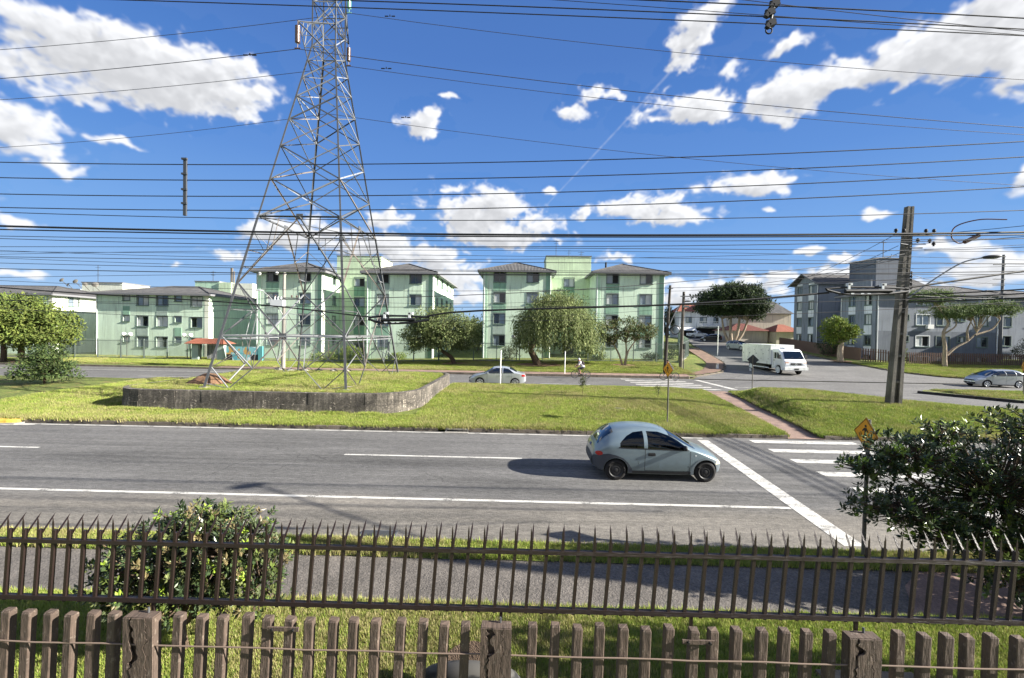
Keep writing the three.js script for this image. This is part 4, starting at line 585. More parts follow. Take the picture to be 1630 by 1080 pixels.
barFence('grey bar fence in front of the block behind the tower', [[-29.6, 48.6], [-9.5, 49.2]], 2.35, 2.7, fenceGrey, 2);
barFence('grey bar fence around the apartment block right of centre, turning up the side street', [[-9.5, 49.4], [-5.5, 49.8], [18.6, 50.6], [22.6, 58], [27, 74]], 2.35, 2.8, fenceGrey, 3);
// brown picket fence round the grey block
{
  const t = thing('picket_fence', 'brown picket fence in front of the grey apartment blocks', 'fence', [0, 0, 0]); const R = rng(61);
  const slat = box(0, 0.85, 0, 0.125, 1.75, 0.05); const runs = [[[45.4, 76], [44.0, 64], [44.2, 56.4]], [[44.2, 56.2], [47.4, 53.2], [75, 53.0]]];
  for (const run of runs) for (let i = 0; i < run.length - 1; i++) { const [x0, d0] = run[i], [x1, d1] = run[i + 1], L = Math.hypot(x1 - x0, d1 - d0), n = Math.round(L / 0.25), ry = Math.atan2(d1 - d0, x1 - x0); for (let k = 0; k < n; k++) { const f = (k + 0.5) / n, X = lerp(x0, x1, f), D = lerp(d0, d1, f); const m = mesh('slat', slat, M.brownSlat, t); m.position.set(X, gh(X, D) + 0.0 + (R() - 0.5) * 0.03 - (X > 46 ? 0.15 : 0), -D); m.rotation.set(0, ry, (R() - 0.5) * 0.02); m.scale.x = run === runs[0] ? 1.9 : 1; } const ym = (f) => gh(lerp(x0, x1, f), lerp(d0, d1, f)) - (lerp(x0, x1, f) > 46 ? 0.15 : 0); for (const h of [0.4, 1.4]) mesh('rail', cyl([x0, ym(0) + h, -d0 - 0.05], [x1, ym(1) + h, -d1 - 0.05], 0.04, 0.04, 5), M.brownSlat, t); }
}

// ================================================================ TREES AND SHRUBS
const leafMat = (tr = 0.25, rough = 0.75) => new THREE.MeshPhysicalMaterial({ color: 0xffffff, vertexColors: true, roughness: rough, transmission: tr, thickness: 0, side: THREE.DoubleSide, specularIntensity: 0.5 });
const leafStd = (rough = 0.6) => new THREE.MeshPhysicalMaterial({ color: 0xffffff, vertexColors: true, roughness: rough, side: THREE.DoubleSide, specularIntensity: 0.6 });
const LEAF = leafMat(0.22, 0.8), LEAFGLOSS = leafStd(0.32);
class Leaves {
  constructor(seed) { this.p = []; this.c = []; this.n = 0; this.R = rng(seed); }
  // one leaf: base point, direction, length, width, colour; folded along the midrib
  add(x, y, z, dx, dy, dz, L, w, col, fold = 0.25) {
    const R = this.R; let sx = dy * 0.3 - dz, sy = dz * 0.2 - dx * 0.3 + (R() - 0.5) * 0.8, sz = dx - dy * 0.2; sx += (R() - 0.5) * 0.8; sz += (R() - 0.5) * 0.8;
    const k = sx * dx + sy * dy + sz * dz; sx -= k * dx; sy -= k * dy; sz -= k * dz; const l = Math.hypot(sx, sy, sz) || 1; sx /= l; sy /= l; sz /= l;
    const nx = dy * sz - dz * sy, ny = dz * sx - dx * sz, nz = dx * sy - dy * sx, h = w / 2, f = fold * w, m = 0.5 * L;
    const B = [x, y, z], T = [x + dx * L - nx * f * 0.5, y + dy * L - ny * f * 0.5, z + dz * L - nz * f * 0.5], Lf = [x + dx * m + sx * h + nx * f, y + dy * m + sy * h + ny * f, z + dz * m + sz * h + nz * f], Rt = [x + dx * m - sx * h + nx * f, y + dy * m - sy * h + ny * f, z + dz * m - sz * h + nz * f];
    this.p.push(...B, ...Lf, ...T, ...B, ...T, ...Rt); for (let i = 0; i < 6; i++) this.c.push(col[0], col[1], col[2]); this.n++;
  }
  geo() { const g = new THREE.BufferGeometry(); g.setAttribute('position', new THREE.Float32BufferAttribute(this.p, 3)); g.setAttribute('color', new THREE.Float32BufferAttribute(this.c, 3)); g.computeVertexNormals(); this.p = this.c = null; return g; }
}
const pal = (R, cols, v = 0.28) => { const c = cols[Math.floor(R() * cols.length)], k = 1 - v + R() * v * 2; return [c[0] * k, c[1] * k, c[2] * k]; };
const unit = (R) => { const z = R() * 2 - 1, a = R() * 6.2832, s = Math.sqrt(1 - z * z); return [Math.cos(a) * s, z, Math.sin(a) * s]; };
// fill ellipsoid blobs with clumps of leaves; flat < 1 squashes the clumps; droop pulls leaf tips down
function fillBlobs(lv, blobs, o) {
  const R = lv.R; const clumps = [];
  for (const b of blobs) { const [cx, cy, cz, rx, ry, rz, n] = b; for (let i = 0; i < n; i++) { const d = unit(R), r = Math.pow(0.18 + 0.82 * R(), 0.45) * (0.86 + 0.3 * R()); const q = [cx + d[0] * rx * r, cy + d[1] * ry * r, cz + d[2] * rz * r]; clumps.push(q); const cr = o.clump * (0.6 + 0.8 * R()), m = Math.round(o.per * (0.6 + 0.8 * R())); const tone = o.tone ? 1 - o.tone / 2 + R() * o.tone : 1;
    for (let k = 0; k < m; k++) { const u = unit(R), rr = cr * Math.sqrt(R()); const dir = unit(R); dir[0] += u[0] * 0.9; dir[1] += u[1] * 0.5 + (o.lift || 0) - (o.droop || 0); dir[2] += u[2] * 0.9; const l = Math.hypot(...dir); const c = pal(R, o.cols, o.vary ?? 0.3); lv.add(q[0] + u[0] * rr, q[1] + u[1] * rr * (o.flat || 1), q[2] + u[2] * rr, dir[0] / l, dir[1] / l, dir[2] / l, o.leaf * (0.7 + 0.6 * R()), o.width * (0.7 + 0.6 * R()), [c[0] * tone, c[1] * tone, c[2] * tone], o.fold); } } }
  return clumps;
}
function limbs(from, r0, clumps, R, count, o = {}) {             // curved limbs from a fork out to some of the clumps
  const g = []; for (let i = 0; i < count; i++) { const c = clumps[Math.floor(R() * clumps.length)]; const m = [lerp(from[0], c[0], 0.45) + (R() - 0.5) * 0.5, lerp(from[1], c[1], o.sag ?? 0.6) + (R() - 0.2) * 0.3, lerp(from[2], c[2], 0.45) + (R() - 0.5) * 0.5]; const pts = smoothPts([from, m, c], 4); g.push(tube(pts, pts.map((_, k) => r0 * (1 - 0.85 * k / (pts.length - 1))), 6)); } return g;
}
function makeTree(name, label, cat, o) {
  const y0 = o.y ?? gh(o.x, o.D) + 0.08, t = thing(name, label, cat, [o.x, y0, -o.D], 0, o.group), R = rng(o.seed), wood = [];
  const lv = new Leaves(o.seed + 1), cl = fillBlobs(lv, o.blobs, o);
  for (const s of o.stems) { const pts = smoothPts(s.p, 4); wood.push(tube(pts, pts.map((_, k) => lerp(s.r[0], s.r[1], k / (pts.length - 1))), 9)); if (s.limbs) wood.push(...limbs(s.p[s.p.length - 1], s.r[1], s.near ? cl.filter(c => Math.hypot(c[0] - s.near[0], c[1] - s.near[1]) < s.near[2]) : cl, R, s.limbs, o)); }
  mesh('trunk', mrg(wood), o.bark || M.bark, t); mesh('crown', lv.geo(), o.mat || LEAF, t); return t;
}
const G1 = [[0.13, 0.17, 0.035], [0.10, 0.15, 0.03], [0.16, 0.19, 0.045]], GD = [[0.03, 0.05, 0.016], [0.04, 0.065, 0.02], [0.05, 0.075, 0.02]], GW = [[0.13, 0.17, 0.055], [0.17, 0.21, 0.07], [0.095, 0.13, 0.04], [0.22, 0.25, 0.10]], GY = [[0.17, 0.23, 0.03], [0.13, 0.2, 0.03], [0.22, 0.26, 0.04]];
makeTree('tree', 'round bright green tree at the left edge by the far road', 'tree', { x: -52.3, D: 43.5, seed: 101, leaf: 0.34, width: 0.17, clump: 0.62, per: 26, cols: [[0.13, 0.17, 0.03], [0.10, 0.145, 0.028], [0.16, 0.19, 0.04]], tone: 0.5, stems: [{ p: [[0, -0.1, 0], [0.1, 1.4, 0], [-0.3, 2.6, 0]], r: [0.3, 0.2], limbs: 9 }, { p: [[-1.4, -0.1, 0.3], [-1.8, 1.5, 0], [-2, 2.8, 0]], r: [0.25, 0.17], limbs: 5 }], blobs: [[-0.5, 4.6, 0, 3.6, 2.4, 3.0, 260], [3.0, 3.6, 0, 2.6, 2.0, 2.4, 150], [-4.5, 4.5, 0, 3.4, 2.2, 2.6, 160], [1.0, 2.6, 0.6, 3.4, 1.0, 2, 80]] });
makeTree('young_tree', 'small spreading young tree on the lawn at the left', 'tree', { x: -29.9, D: 26.2, y: 0.25, seed: 111, leaf: 0.24, width: 0.09, clump: 0.34, per: 22, flat: 0.5, cols: [[0.07, 0.11, 0.03], [0.11, 0.15, 0.04], [0.05, 0.085, 0.025]], tone: 0.5, sag: 0.35, stems: [{ p: [[0, -0.05, 0], [-0.05, 0.35, 0], [0.05, 0.6, 0]], r: [0.07, 0.05], limbs: 18 }], blobs: [[0, 1.25, 0, 1.6, 0.85, 1.3, 85], [0.1, 2.0, 0, 1.0, 0.5, 0.8, 26], [0, 0.8, 0, 1.9, 0.35, 1.5, 34]] });
makeTree('tree', 'broad olive-green tree with leaning trunk between the green apartment blocks', 'tree', { x: -7.5, D: 47.5, seed: 121, leaf: 0.30, width: 0.10, clump: 0.55, per: 28, cols: GW, tone: 0.6, droop: 0.25, stems: [{ p: [[0.2, -0.1, 0], [-0.3, 0.8, 0], [-1.5, 1.7, 0], [-1.4, 3, 0]], r: [0.27, 0.16], limbs: 14 }], blobs: [[-1.5, 4.4, 0, 3.4, 2.0, 2.6, 230], [-4.0, 2.9, 0, 2.0, 1.5, 1.8, 110], [1.4, 3.5, 0, 1.9, 1.9, 1.8, 120], [-0.6, 2.6, 0.4, 3.3, 0.9, 2, 90], [-3.0, 4.0, 0, 2, 1.4, 1.6, 80]] });
// weeping tree: leaves along hanging strands
{
  const x = 2.0, D = 46.8, t = thing('weeping_tree', 'large weeping tree with hanging strands in front of the central green block', 'tree', [x, gh(x, D) + 0.1, -D]), lv = new Leaves(131), R = rng(132), wood = [];
  const tp = smoothPts([[0, -0.1, 0], [-0.5, 0.9, 0], [-0.9, 1.8, 0], [0.3, 3.6, 0], [1.4, 5.2, 0]], 4); wood.push(tube(tp, tp.map((_, k) => lerp(0.45, 0.18, k / (tp.length - 1))), 9));
  const tops = []; for (let i = 0; i < 390; i++) { const a = R() * 6.2832, r = Math.sqrt(R()); const px = 2.1 + Math.cos(a) * r * 5.0, pz = Math.sin(a) * r * 3.3, rr = r; const py = 7.6 - 2.6 * rr * rr + (R() - 0.5) * 1.1 - (px < -0.5 ? 0.4 : 0) - (px > 4.8 ? 0.9 : 0); tops.push([px, py, pz]); }
  for (let i = 0; i < 16; i++) { const c = tops[Math.floor(R() * tops.length)], pts = smoothPts([[1.4 * R(), 3.4 + 1.8 * R(), 0], [c[0] * 0.5 + 0.6, c[1] * 0.9, c[2] * 0.6], c], 4); wood.push(tube(pts, pts.map((_, k) => lerp(0.13, 0.02, k / (pts.length - 1))), 6)); }
  const col = [[0.16, 0.20, 0.06], [0.21, 0.25, 0.09], [0.11, 0.15, 0.045], [0.28, 0.31, 0.13]];
  for (const [px, py, pz] of tops) {
    const inner = Math.hypot((px - 2.1) / 4.7, pz / 3.3), gapL = px > 1.2 && px < 3.6 && pz > 0 ? 0.55 : 1, len = Math.min(py - 1.3 - R() * 1.2, (1.5 + 3.2 * inner + R() * 1.6) * gapL * (px < -0.2 ? 0.65 : 1)), n = Math.round(9 + len * 15), tone = 0.72 + 0.56 * R(), sx = (R() - 0.5) * 0.5, sz = (R() - 0.5) * 0.5;
    for (let k = 0; k < n; k++) { const f = k / n, u = unit(R), w = 0.26 * (1 - 0.4 * f); const c = pal(R, col, 0.3); lv.add(px + sx * f + u[0] * w, py - f * len + u[1] * 0.15, pz + sz * f + u[2] * w, u[0] * 0.5, -0.82, u[2] * 0.5, 0.26 + R() * 0.16, 0.07 + R() * 0.03, [c[0] * tone, c[1] * tone, c[2] * tone], 0.2); }
    for (let k = 0; k < 15; k++) { const u = unit(R), c = pal(R, col, 0.3); lv.add(px + u[0] * 0.5, py + Math.abs(u[1]) * 0.35, pz + u[2] * 0.5, u[0] * 0.8, 0.3, u[2] * 0.8, 0.26, 0.085, [c[0] * tone, c[1] * tone, c[2] * tone], 0.2); }
  }
  mesh('trunk', mrg(wood), M.bark, t); mesh('crown', lv.geo(), LEAF, t);
}
makeTree('tree', 'small open tree with pale forked trunk beside the far road', 'tree', { x: 11.4, D: 47.5, seed: 141, leaf: 0.24, width: 0.11, clump: 0.4, per: 20, cols: [[0.10, 0.14, 0.04], [0.14, 0.16, 0.05], [0.16, 0.13, 0.06], [0.07, 0.11, 0.03]], tone: 0.5, bark: M.barkPale, flat: 0.7, stems: [{ p: [[-0.1, -0.1, 0], [-0.5, 1.2, 0], [-1.1, 2.3, 0]], r: [0.13, 0.08], limbs: 8, near: [-1.5, 4, 2.2] }, { p: [[0.1, -0.1, 0], [0.3, 1.3, 0], [0.2, 2.6, 0]], r: [0.15, 0.08], limbs: 9 }, { p: [[0.15, -0.1, 0.1], [0.5, 1.6, 0], [1.2, 2.7, 0]], r: [0.1, 0.06], limbs: 6, near: [2, 4, 2.2] }], blobs: [[-1.6, 3.6, 0, 1.5, 1.2, 1.4, 60], [0.2, 4.4, 0, 1.9, 1.0, 1.6, 70], [2.2, 3.7, 0, 1.5, 1.1, 1.4, 62], [0.3, 3.2, 0, 2.9, 0.6, 1.6, 40]] });
makeTree('tree', 'big dark umbrella-shaped tree up the side street', 'tree', { x: 39.0, D: 80, seed: 151, leaf: 0.5, width: 0.24, clump: 0.9, per: 34, cols: GD, tone: 0.6, flat: 0.6, sag: 0.8, bark: M.barkPale, stems: [{ p: [[-0.3, -0.1, 0], [-1.4, 2.4, 0], [-1.8, 4.6, 0]], r: [0.3, 0.14], limbs: 7 }, { p: [[0, -0.1, 0], [-0.3, 2.5, 0.2], [-0.2, 4.8, 0]], r: [0.35, 0.2], limbs: 7 }, { p: [[0.3, -0.1, 0], [1.1, 2.2, 0], [1.4, 4.8, 0]], r: [0.35, 0.2], limbs: 7 }, { p: [[0.4, -0.1, 0.2], [2.0, 1.9, 0], [2.9, 4.4, 0]], r: [0.28, 0.16], limbs: 6 }], blobs: [[0, 8.0, 0, 6.4, 2.4, 5.4, 330], [0.5, 9.6, 0, 4.6, 1.6, 4, 150], [-3.6, 6.6, 0, 2.8, 1.3, 2.6, 100], [3.8, 6.4, 0, 3.0, 1.5, 2.6, 110], [0, 6.4, 0, 5, 0.9, 4, 100]] });
makeTree('tree', 'small lopped bright green tree on the corner verge by the brown fence', 'tree', { x: 40.6, D: 55, seed: 161, leaf: 0.32, width: 0.17, clump: 0.42, per: 24, cols: GY, tone: 0.4, bark: M.barkPale, stems: [{ p: [[0, -0.1, 0], [-0.1, 1.2, 0], [0, 2.4, 0]], r: [0.36, 0.28], limbs: 7 }], blobs: [[-0.8, 4.2, 0, 1.7, 1.3, 1.4, 75], [1.0, 3.9, 0, 1.2, 1.0, 1.2, 45], [-0.9, 3.2, 0, 1.2, 0.9, 1.1, 36], [-0.4, 5.0, 0, 1.2, 0.7, 1.0, 26]] });
makeTree('tree', 'windswept flat-topped tree with bare crooked limbs on the right verge', 'tree', { x: 49.6, D: 51, y: 0.55, seed: 171, leaf: 0.26, width: 0.075, clump: 0.55, per: 46, flat: 0.5, cols: [[0.14, 0.20, 0.06], [0.20, 0.25, 0.09], [0.09, 0.14, 0.045]], tone: 0.5, bark: M.barkPale, sag: 0.75, stems: [{ p: [[0.1, -0.1, 0], [0.0, 1.3, 0], [0.0, 2.6, 0], [-0.2, 4.4, 0], [0.3, 5.4, 0], [-0.4, 6.6, 0], [-1.2, 7.6, 0]], r: [0.26, 0.05], limbs: 8, near: [-1.7, 8.4, 2.2] }, { p: [[0.2, 1.7, 0], [1.2, 2.6, 0], [2.6, 3.4, 0], [3.6, 4.4, 0]], r: [0.16, 0.06], limbs: 9, near: [5, 6.6, 3] }, { p: [[2.6, 3.4, 0], [2.3, 4.6, 0.2], [2.9, 5.7, 0]], r: [0.13, 0.06], limbs: 8, near: [2.5, 6.6, 2.4] }, { p: [[3.4, 4.1, 0], [5.4, 4.9, 0], [6.2, 6.0, 0]], r: [0.12, 0.05], limbs: 6, near: [6, 6.8, 2] }, { p: [[-0.1, 4.2, 0], [1.0, 5.2, 0.2], [0.9, 6.2, 0]], r: [0.09, 0.05], limbs: 5, near: [0.8, 6.6, 2] }], blobs: [[-1.7, 8.5, 0, 2.6, 0.75, 2.0, 110], [0.8, 6.7, 0, 2.5, 0.75, 2.0, 100], [3.4, 7.0, 0, 2.6, 0.75, 2.0, 110], [5.9, 7.3, 0, 1.9, 0.9, 1.6, 100]] });
// smaller garden plants
function shrub(label, x, D, rx, ry, n, cols, seed, o = {}) { return makeTree('shrub', label, 'shrub', { x, D, seed, leaf: 0.2, width: 0.1, clump: 0.26, per: 18, cols, tone: 0.4, stems: [{ p: [[0, 0, 0], [0, ry * 0.3, 0], [0.05, ry * 0.6, 0]], r: [0.06, 0.04], limbs: 5 }], blobs: [[0, ry, 0, rx, ry, rx * 0.8, n]], group: 'garden shrubs behind the bar fence', ...o }); }
shrub('low clipped green shrub behind the fence right of the weeping tree', 9.2, 52, 1.4, 0.55, 46, G1, 201); shrub('dark spiky shrub below the right wing of the central block', 15.9, 52.4, 1.2, 0.5, 36, GD, 202); shrub('dark leafy shrub at the street corner of the central block', 19.2, 54.6, 1.4, 1.0, 60, GD, 203);
shrub('yellow-green hedge in front of the block behind the tower', -23.4, 51.4, 2.2, 0.5, 70, GY, 204); shrub('bright bushy plant right of the yellow-green hedge behind the tower', -20.8, 51.6, 1.3, 0.95, 60, GY, 205); shrub('low yellow-green hedge at the foot of the right wing behind the tower', -15.2, 51.5, 1.5, 0.45, 40, GY, 206);
shrub('pale spiky shrub behind the fence left of the weeping tree', -1.4, 51.8, 1.2, 0.8, 50, [[0.16, 0.19, 0.12], [0.12, 0.15, 0.08]], 207); shrub('dark round shrub between lopped tree and grey apartment block', 43.2, 61, 1.5, 1.5, 80, GD, 208, { group: undefined }); shrub('yellow-green palm-like shrub behind the brown picket fence', 47.6, 54.6, 0.9, 1.1, 36, GY, 209, { group: undefined }); shrub('dark shrub at the right edge in front of the grey block', 64.5, 55, 2.4, 1.7, 120, GD, 210, { group: undefined });
makeTree('shrub', 'mass of dark shrubs far up the side street behind the corner fence', 'shrub', { x: 35.6, D: 106, seed: 221, leaf: 0.5, width: 0.28, clump: 0.7, per: 20, cols: GD, tone: 0.5, stems: [{ p: [[0, 0, 0], [0, 1, 0], [0, 2, 0]], r: [0.2, 0.1], limbs: 5 }], blobs: [[0, 3.5, 0, 3.2, 3.2, 2, 120], [-3, 1.6, 0, 2.2, 1.6, 2, 60]] });
makeTree('tree', 'dark green tree glimpsed in the gap left of the central block', 'tree', { x: -6.6, D: 66, seed: 222, leaf: 0.4, width: 0.2, clump: 0.6, per: 22, cols: GW, tone: 0.5, stems: [{ p: [[0, 0, 0], [0.1, 1, 0], [0, 2, 0]], r: [0.2, 0.12], limbs: 6 }], blobs: [[0, 3.0, 0, 2.1, 1.9, 1.8, 110]] });
// saplings on the central lawn
for (const [x, D, h, n, lab] of [[3.75, 25.7, 1.15, 26, 'thin leafy sapling on the central lawn beyond the small car'], [7.9, 24.6, 0.9, 9, 'nearly bare sapling on the central lawn by the pedestrian sign']]) { const y = hLawnL(x, D); makeTree('sapling', lab, 'sapling', { x, D, y, seed: 230 + n, leaf: 0.12, width: 0.045, clump: 0.11, per: 8, cols: [[0.05, 0.075, 0.02], [0.08, 0.09, 0.03]], stems: [{ p: [[0, 0, 0], [0.02, h * 0.5, 0], [-0.02, h, 0]], r: [0.014, 0.006] }], blobs: [[0, h * 0.72, 0, 0.15, h * 0.3, 0.15, n]] }); }
console.log('far plants done');

// near shrubs: broad glossy leaves in whorls at the ends of twigs
function rosetteShrub(name, label, o) {
  const t = thing(name, label, o.cat || 'shrub', [o.x, o.y, -o.D]), R = rng(o.seed), lv = new Leaves(o.seed + 7), wood = [];
  for (const s of o.stems) { const pts = smoothPts(s.p, 4); wood.push(tube(pts, pts.map((_, k) => lerp(s.r[0], s.r[1], k / (pts.length - 1))), 8)); }
  for (const b of o.blobs) { const [cx, cy, cz, rx, ry, rz, n] = b;
    for (let i = 0; i < n; i++) {
      const d = unit(R), r = Math.pow(0.12 + 0.88 * R(), 0.5) * (0.85 + 0.3 * R()); const q = [cx + d[0] * rx * r, cy + d[1] * ry * r, cz + d[2] * rz * r]; const ax = [d[0] * 0.8 + (R() - 0.5) * 0.5, 0.55 + d[1] * 0.5, d[2] * 0.8 + (R() - 0.5) * 0.5], al = Math.hypot(...ax); ax[0] /= al; ax[1] /= al; ax[2] /= al;
      const fresh = R() < (o.fresh || 0.06), m = 6 + Math.floor(R() * 6); const c0 = fresh ? [0.24, 0.34, 0.04] : pal(R, o.cols, 0.35);
      for (let k = 0; k < m; k++) { const a = k * 2.4 + R(), e1 = [ax[1], -ax[0], 0.15], e2 = [-0.1, ax[2], -ax[1]]; const sp = 0.75 + R() * 0.5; const dir = [ax[0] * 0.55 + (Math.cos(a) * e1[0] + Math.sin(a) * e2[0]) * sp, ax[1] * 0.55 + (Math.cos(a) * e1[1] + Math.sin(a) * e2[1]) * sp, ax[2] * 0.55 + (Math.cos(a) * e1[2] + Math.sin(a) * e2[2]) * sp], dl = Math.hypot(...dir); const kk = 0.8 + 0.4 * R(); const back = k * 0.008; lv.add(q[0] - ax[0] * back, q[1] - ax[1] * back, q[2] - ax[2] * back, dir[0] / dl, dir[1] / dl, dir[2] / dl, o.leaf * (0.65 + 0.6 * R()), o.width * (0.75 + 0.5 * R()), [c0[0] * kk, c0[1] * kk, c0[2] * kk], 0.16); }
      if (R() < (o.twig || 0.25)) { const from = [lerp(cx, q[0], 0.3), lerp(cy - ry * 0.3, q[1], 0.3), lerp(cz, q[2], 0.3)]; const pts = [from, [lerp(from[0], q[0], 0.6), lerp(from[1], q[1], 0.5), lerp(from[2], q[2], 0.6)], q]; wood.push(tube(pts, [0.012, 0.008, 0.004], 5)); }
    } }
  mesh('trunk', mrg(wood), o.bark || M.bark, t); mesh('crown', lv.geo(), LEAFGLOSS, t); return t;
}
const GN = [[0.10, 0.135, 0.03], [0.035, 0.055, 0.022], [0.05, 0.075, 0.028], [0.028, 0.045, 0.018], [0.07, 0.095, 0.035]];
rosetteShrub('glossy_shrub', 'glossy-leaved shrub behind the fences at the left', { x: -4.05, D: 5.05, y: 0.1, seed: 301, leaf: 0.075, width: 0.03, cols: [...GN, [0.12, 0.14, 0.05], [0.09, 0.11, 0.05], [0.16, 0.13, 0.06]], fresh: 0.05, twig: 0.3, stems: [{ p: [[0.05, -0.05, 0], [0.0, 0.35, 0], [0.12, 0.8, 0]], r: [0.045, 0.03] }, { p: [[0.0, 0.3, 0], [-0.3, 0.7, 0], [-0.5, 1.1, 0]], r: [0.03, 0.015] }, { p: [[0.05, 0.35, 0], [0.4, 0.8, 0.1], [0.6, 1.3, 0]], r: [0.03, 0.012] }], blobs: [[-0.1, 1.05, 0, 0.95, 0.62, 0.6, 640], [0.5, 1.3, 0, 0.72, 0.5, 0.5, 360], [0.18, 1.62, 0, 0.42, 0.24, 0.35, 110], [-0.75, 0.85, 0, 0.42, 0.35, 0.4, 110], [0.95, 1.0, 0, 0.42, 0.5, 0.4, 130], [0.1, 0.7, 0, 0.8, 0.25, 0.4, 110]] });
rosetteShrub('glossy_tree', 'glossy-leaved tree standing in the yard beyond the right edge', { cat: 'tree', x: 7.7, D: 3.9, y: 0.1, seed: 341, leaf: 0.13, width: 0.06, cols: GN, fresh: 0.05, twig: 0.2, stems: [{ p: [[0, -0.05, 0], [0.05, 0.9, 0], [-0.05, 1.8, 0]], r: [0.1, 0.06] }], blobs: [[-0.4, 2.3, 0, 1.6, 0.8, 0.9, 460], [0.9, 3.0, 0, 1.7, 1.0, 0.9, 420], [-0.5, 1.7, -0.3, 1.3, 0.5, 0.8, 240]] });
rosetteShrub('glossy_tree', 'dark glossy-leaved tree at the right hiding part of the crosswalk', { cat: 'tree', x: 7.9, D: 6.75, y: 0.1, seed: 311, leaf: 0.095, width: 0.038, cols: GN, fresh: 0.09, twig: 0.5, stems: [{ p: [[0, -0.05, 0], [-0.05, 0.6, 0], [0.05, 1.2, 0]], r: [0.09, 0.06] }, { p: [[0, 0.7, 0], [-1.0, 1.25, 0.1], [-2.0, 1.9, 0]], r: [0.05, 0.016] }, { p: [[0, 0.6, 0], [-0.9, 0.9, 0.1], [-2.0, 1.2, 0.1]], r: [0.045, 0.012] }, { p: [[0, 1.0, 0], [-0.5, 1.6, 0], [-1.2, 2.4, 0]], r: [0.05, 0.015] }, { p: [[0, 1.1, 0], [0.5, 1.8, 0], [0.9, 2.6, 0]], r: [0.05, 0.02] }], blobs: [[-0.5, 1.75, 0, 1.35, 0.85, 0.95, 600], [0.9, 1.8, 0, 1.5, 1.1, 1.0, 720], [-1.75, 2.15, 0, 0.75, 0.38, 0.6, 200], [-2.55, 1.95, 0.1, 0.42, 0.22, 0.35, 80], [-1.9, 1.35, 0.1, 0.95, 0.32, 0.6, 230], [-1.2, 1.0, 0.2, 0.9, 0.3, 0.6, 150], [0.4, 2.6, 0, 1.0, 0.4, 0.8, 200], [-0.3, 0.85, 0.4, 1.0, 0.45, 0.6, 200], [-0.75, 0.45, 0.45, 0.55, 0.3, 0.35, 70], [1.2, 0.9, 0.2, 1.2, 0.6, 0.8, 240], [-1.3, 2.5, 0, 0.5, 0.2, 0.4, 60]] });
// ================================================================ VEHICLES
const csg = new Evaluator(); csg.useGroups = true; csg.attributes = ['position', 'normal', 'uv'];
// a car body as a loft: side profile, plan and tumblehome give the half width at any point of its side
function carShape(o) {
  const yt = curve(o.top), yb = curve(o.bottom), wp = curve(o.plan), belt = curve(o.belt);
  const sh = (x) => Math.min(belt(x), yt(x) - 0.06);
  const half = (x, y) => { const s = sh(x), t0 = yt(x), b = yb(x), W = wp(x); if (y <= s) { const q = clamp((s - y) / (s - b)); return W * (1 - 0.085 * Math.pow(q, 2.2) - 0.012 * Math.sin(q * 3.14)); } const t = clamp((y - s) / (t0 - s)); const c = sstep(0.08, 0.35, t0 - s), n = lerp(2.6, o.tn ?? 2.25, c), m = lerp(2.2, o.tm ?? 2.5, c); return W * Math.pow(Math.max(0, 1 - Math.pow(t, n)), 1 / m); };
  const topAt = (x, z) => { const s = sh(x), t0 = yt(x), W = wp(x), c = sstep(0.08, 0.35, t0 - s), n = lerp(2.6, o.tn ?? 2.25, c), m = lerp(2.2, o.tm ?? 2.5, c); return s + (t0 - s) * Math.pow(Math.max(0, 1 - Math.pow(clamp(Math.abs(z) / W), m)), 1 / n); };
  return { yt, yb, wp, sh, half, topAt, x0: o.top[0][0], x1: o.top[o.top.length - 1][0] };
}
function carBody(S, nx = 90) {
  const ring = (x) => { const s = S.sh(x), b = S.yb(x), t = S.yt(x), pts = []; for (let k = 0; k <= 10; k++) { const y = lerp(b, s, k / 10); pts.push([S.half(x, y), y]); } for (let k = 1; k <= 16; k++) { const a = k / 16 * Math.PI / 2, y = s + (t - s) * Math.sin(a); pts.push([k === 16 ? 0 : S.half(x, y), y]); } return pts; };
  const pos = [], idx = [], uv = []; const N = 27; const M2 = 2 * N - 1;
  for (let i = 0; i <= nx; i++) { const f = i / nx, x = lerp(S.x0, S.x1, (1 - Math.cos(f * Math.PI)) / 2 * 0.35 + f * 0.65), r = ring(x); for (let k = 0; k < N; k++) { pos.push(x, r[k][1], r[k][0]); uv.push(x, r[k][1]); } for (let k = N - 2; k >= 0; k--) { pos.push(x, r[k][1], -r[k][0]); uv.push(x, r[k][1]); } }
  for (let i = 0; i < nx; i++) for (let k = 0; k < M2; k++) { const a = i * M2 + k, b = i * M2 + (k + 1) % M2, c = a + M2, d = b + M2; idx.push(a, c, b, b, c, d); }
  for (const [i, flip] of [[0, 0], [nx, 1]]) { const c = pos.length / 3; let cy = 0; for (let k = 0; k < M2; k++) cy += pos[(i * M2 + k) * 3 + 1] / M2; pos.push(pos[i * M2 * 3], cy, 0); uv.push(0, 0); for (let k = 0; k < M2; k++) { const a = i * M2 + k, b = i * M2 + (k + 1) % M2; flip ? idx.push(c, b, a) : idx.push(c, a, b); } }
  // orient outward
  const g = new THREE.BufferGeometry(); g.setAttribute('position', new THREE.Float32BufferAttribute(pos, 3)); g.setAttribute('uv', new THREE.Float32BufferAttribute(uv, 2)); g.setIndex(idx); g.computeVertexNormals();
  const n = g.attributes.normal; let s = 0; for (let i = 0; i < n.count; i++) s += n.getZ(i) * pos[i * 3 + 2]; if (s < 0) { for (let i = 0; i < idx.length; i += 3) { const q = idx[i]; idx[i] = idx[i + 1]; idx[i + 1] = q; } g.setIndex(idx); g.computeVertexNormals(); }
  return g;
}
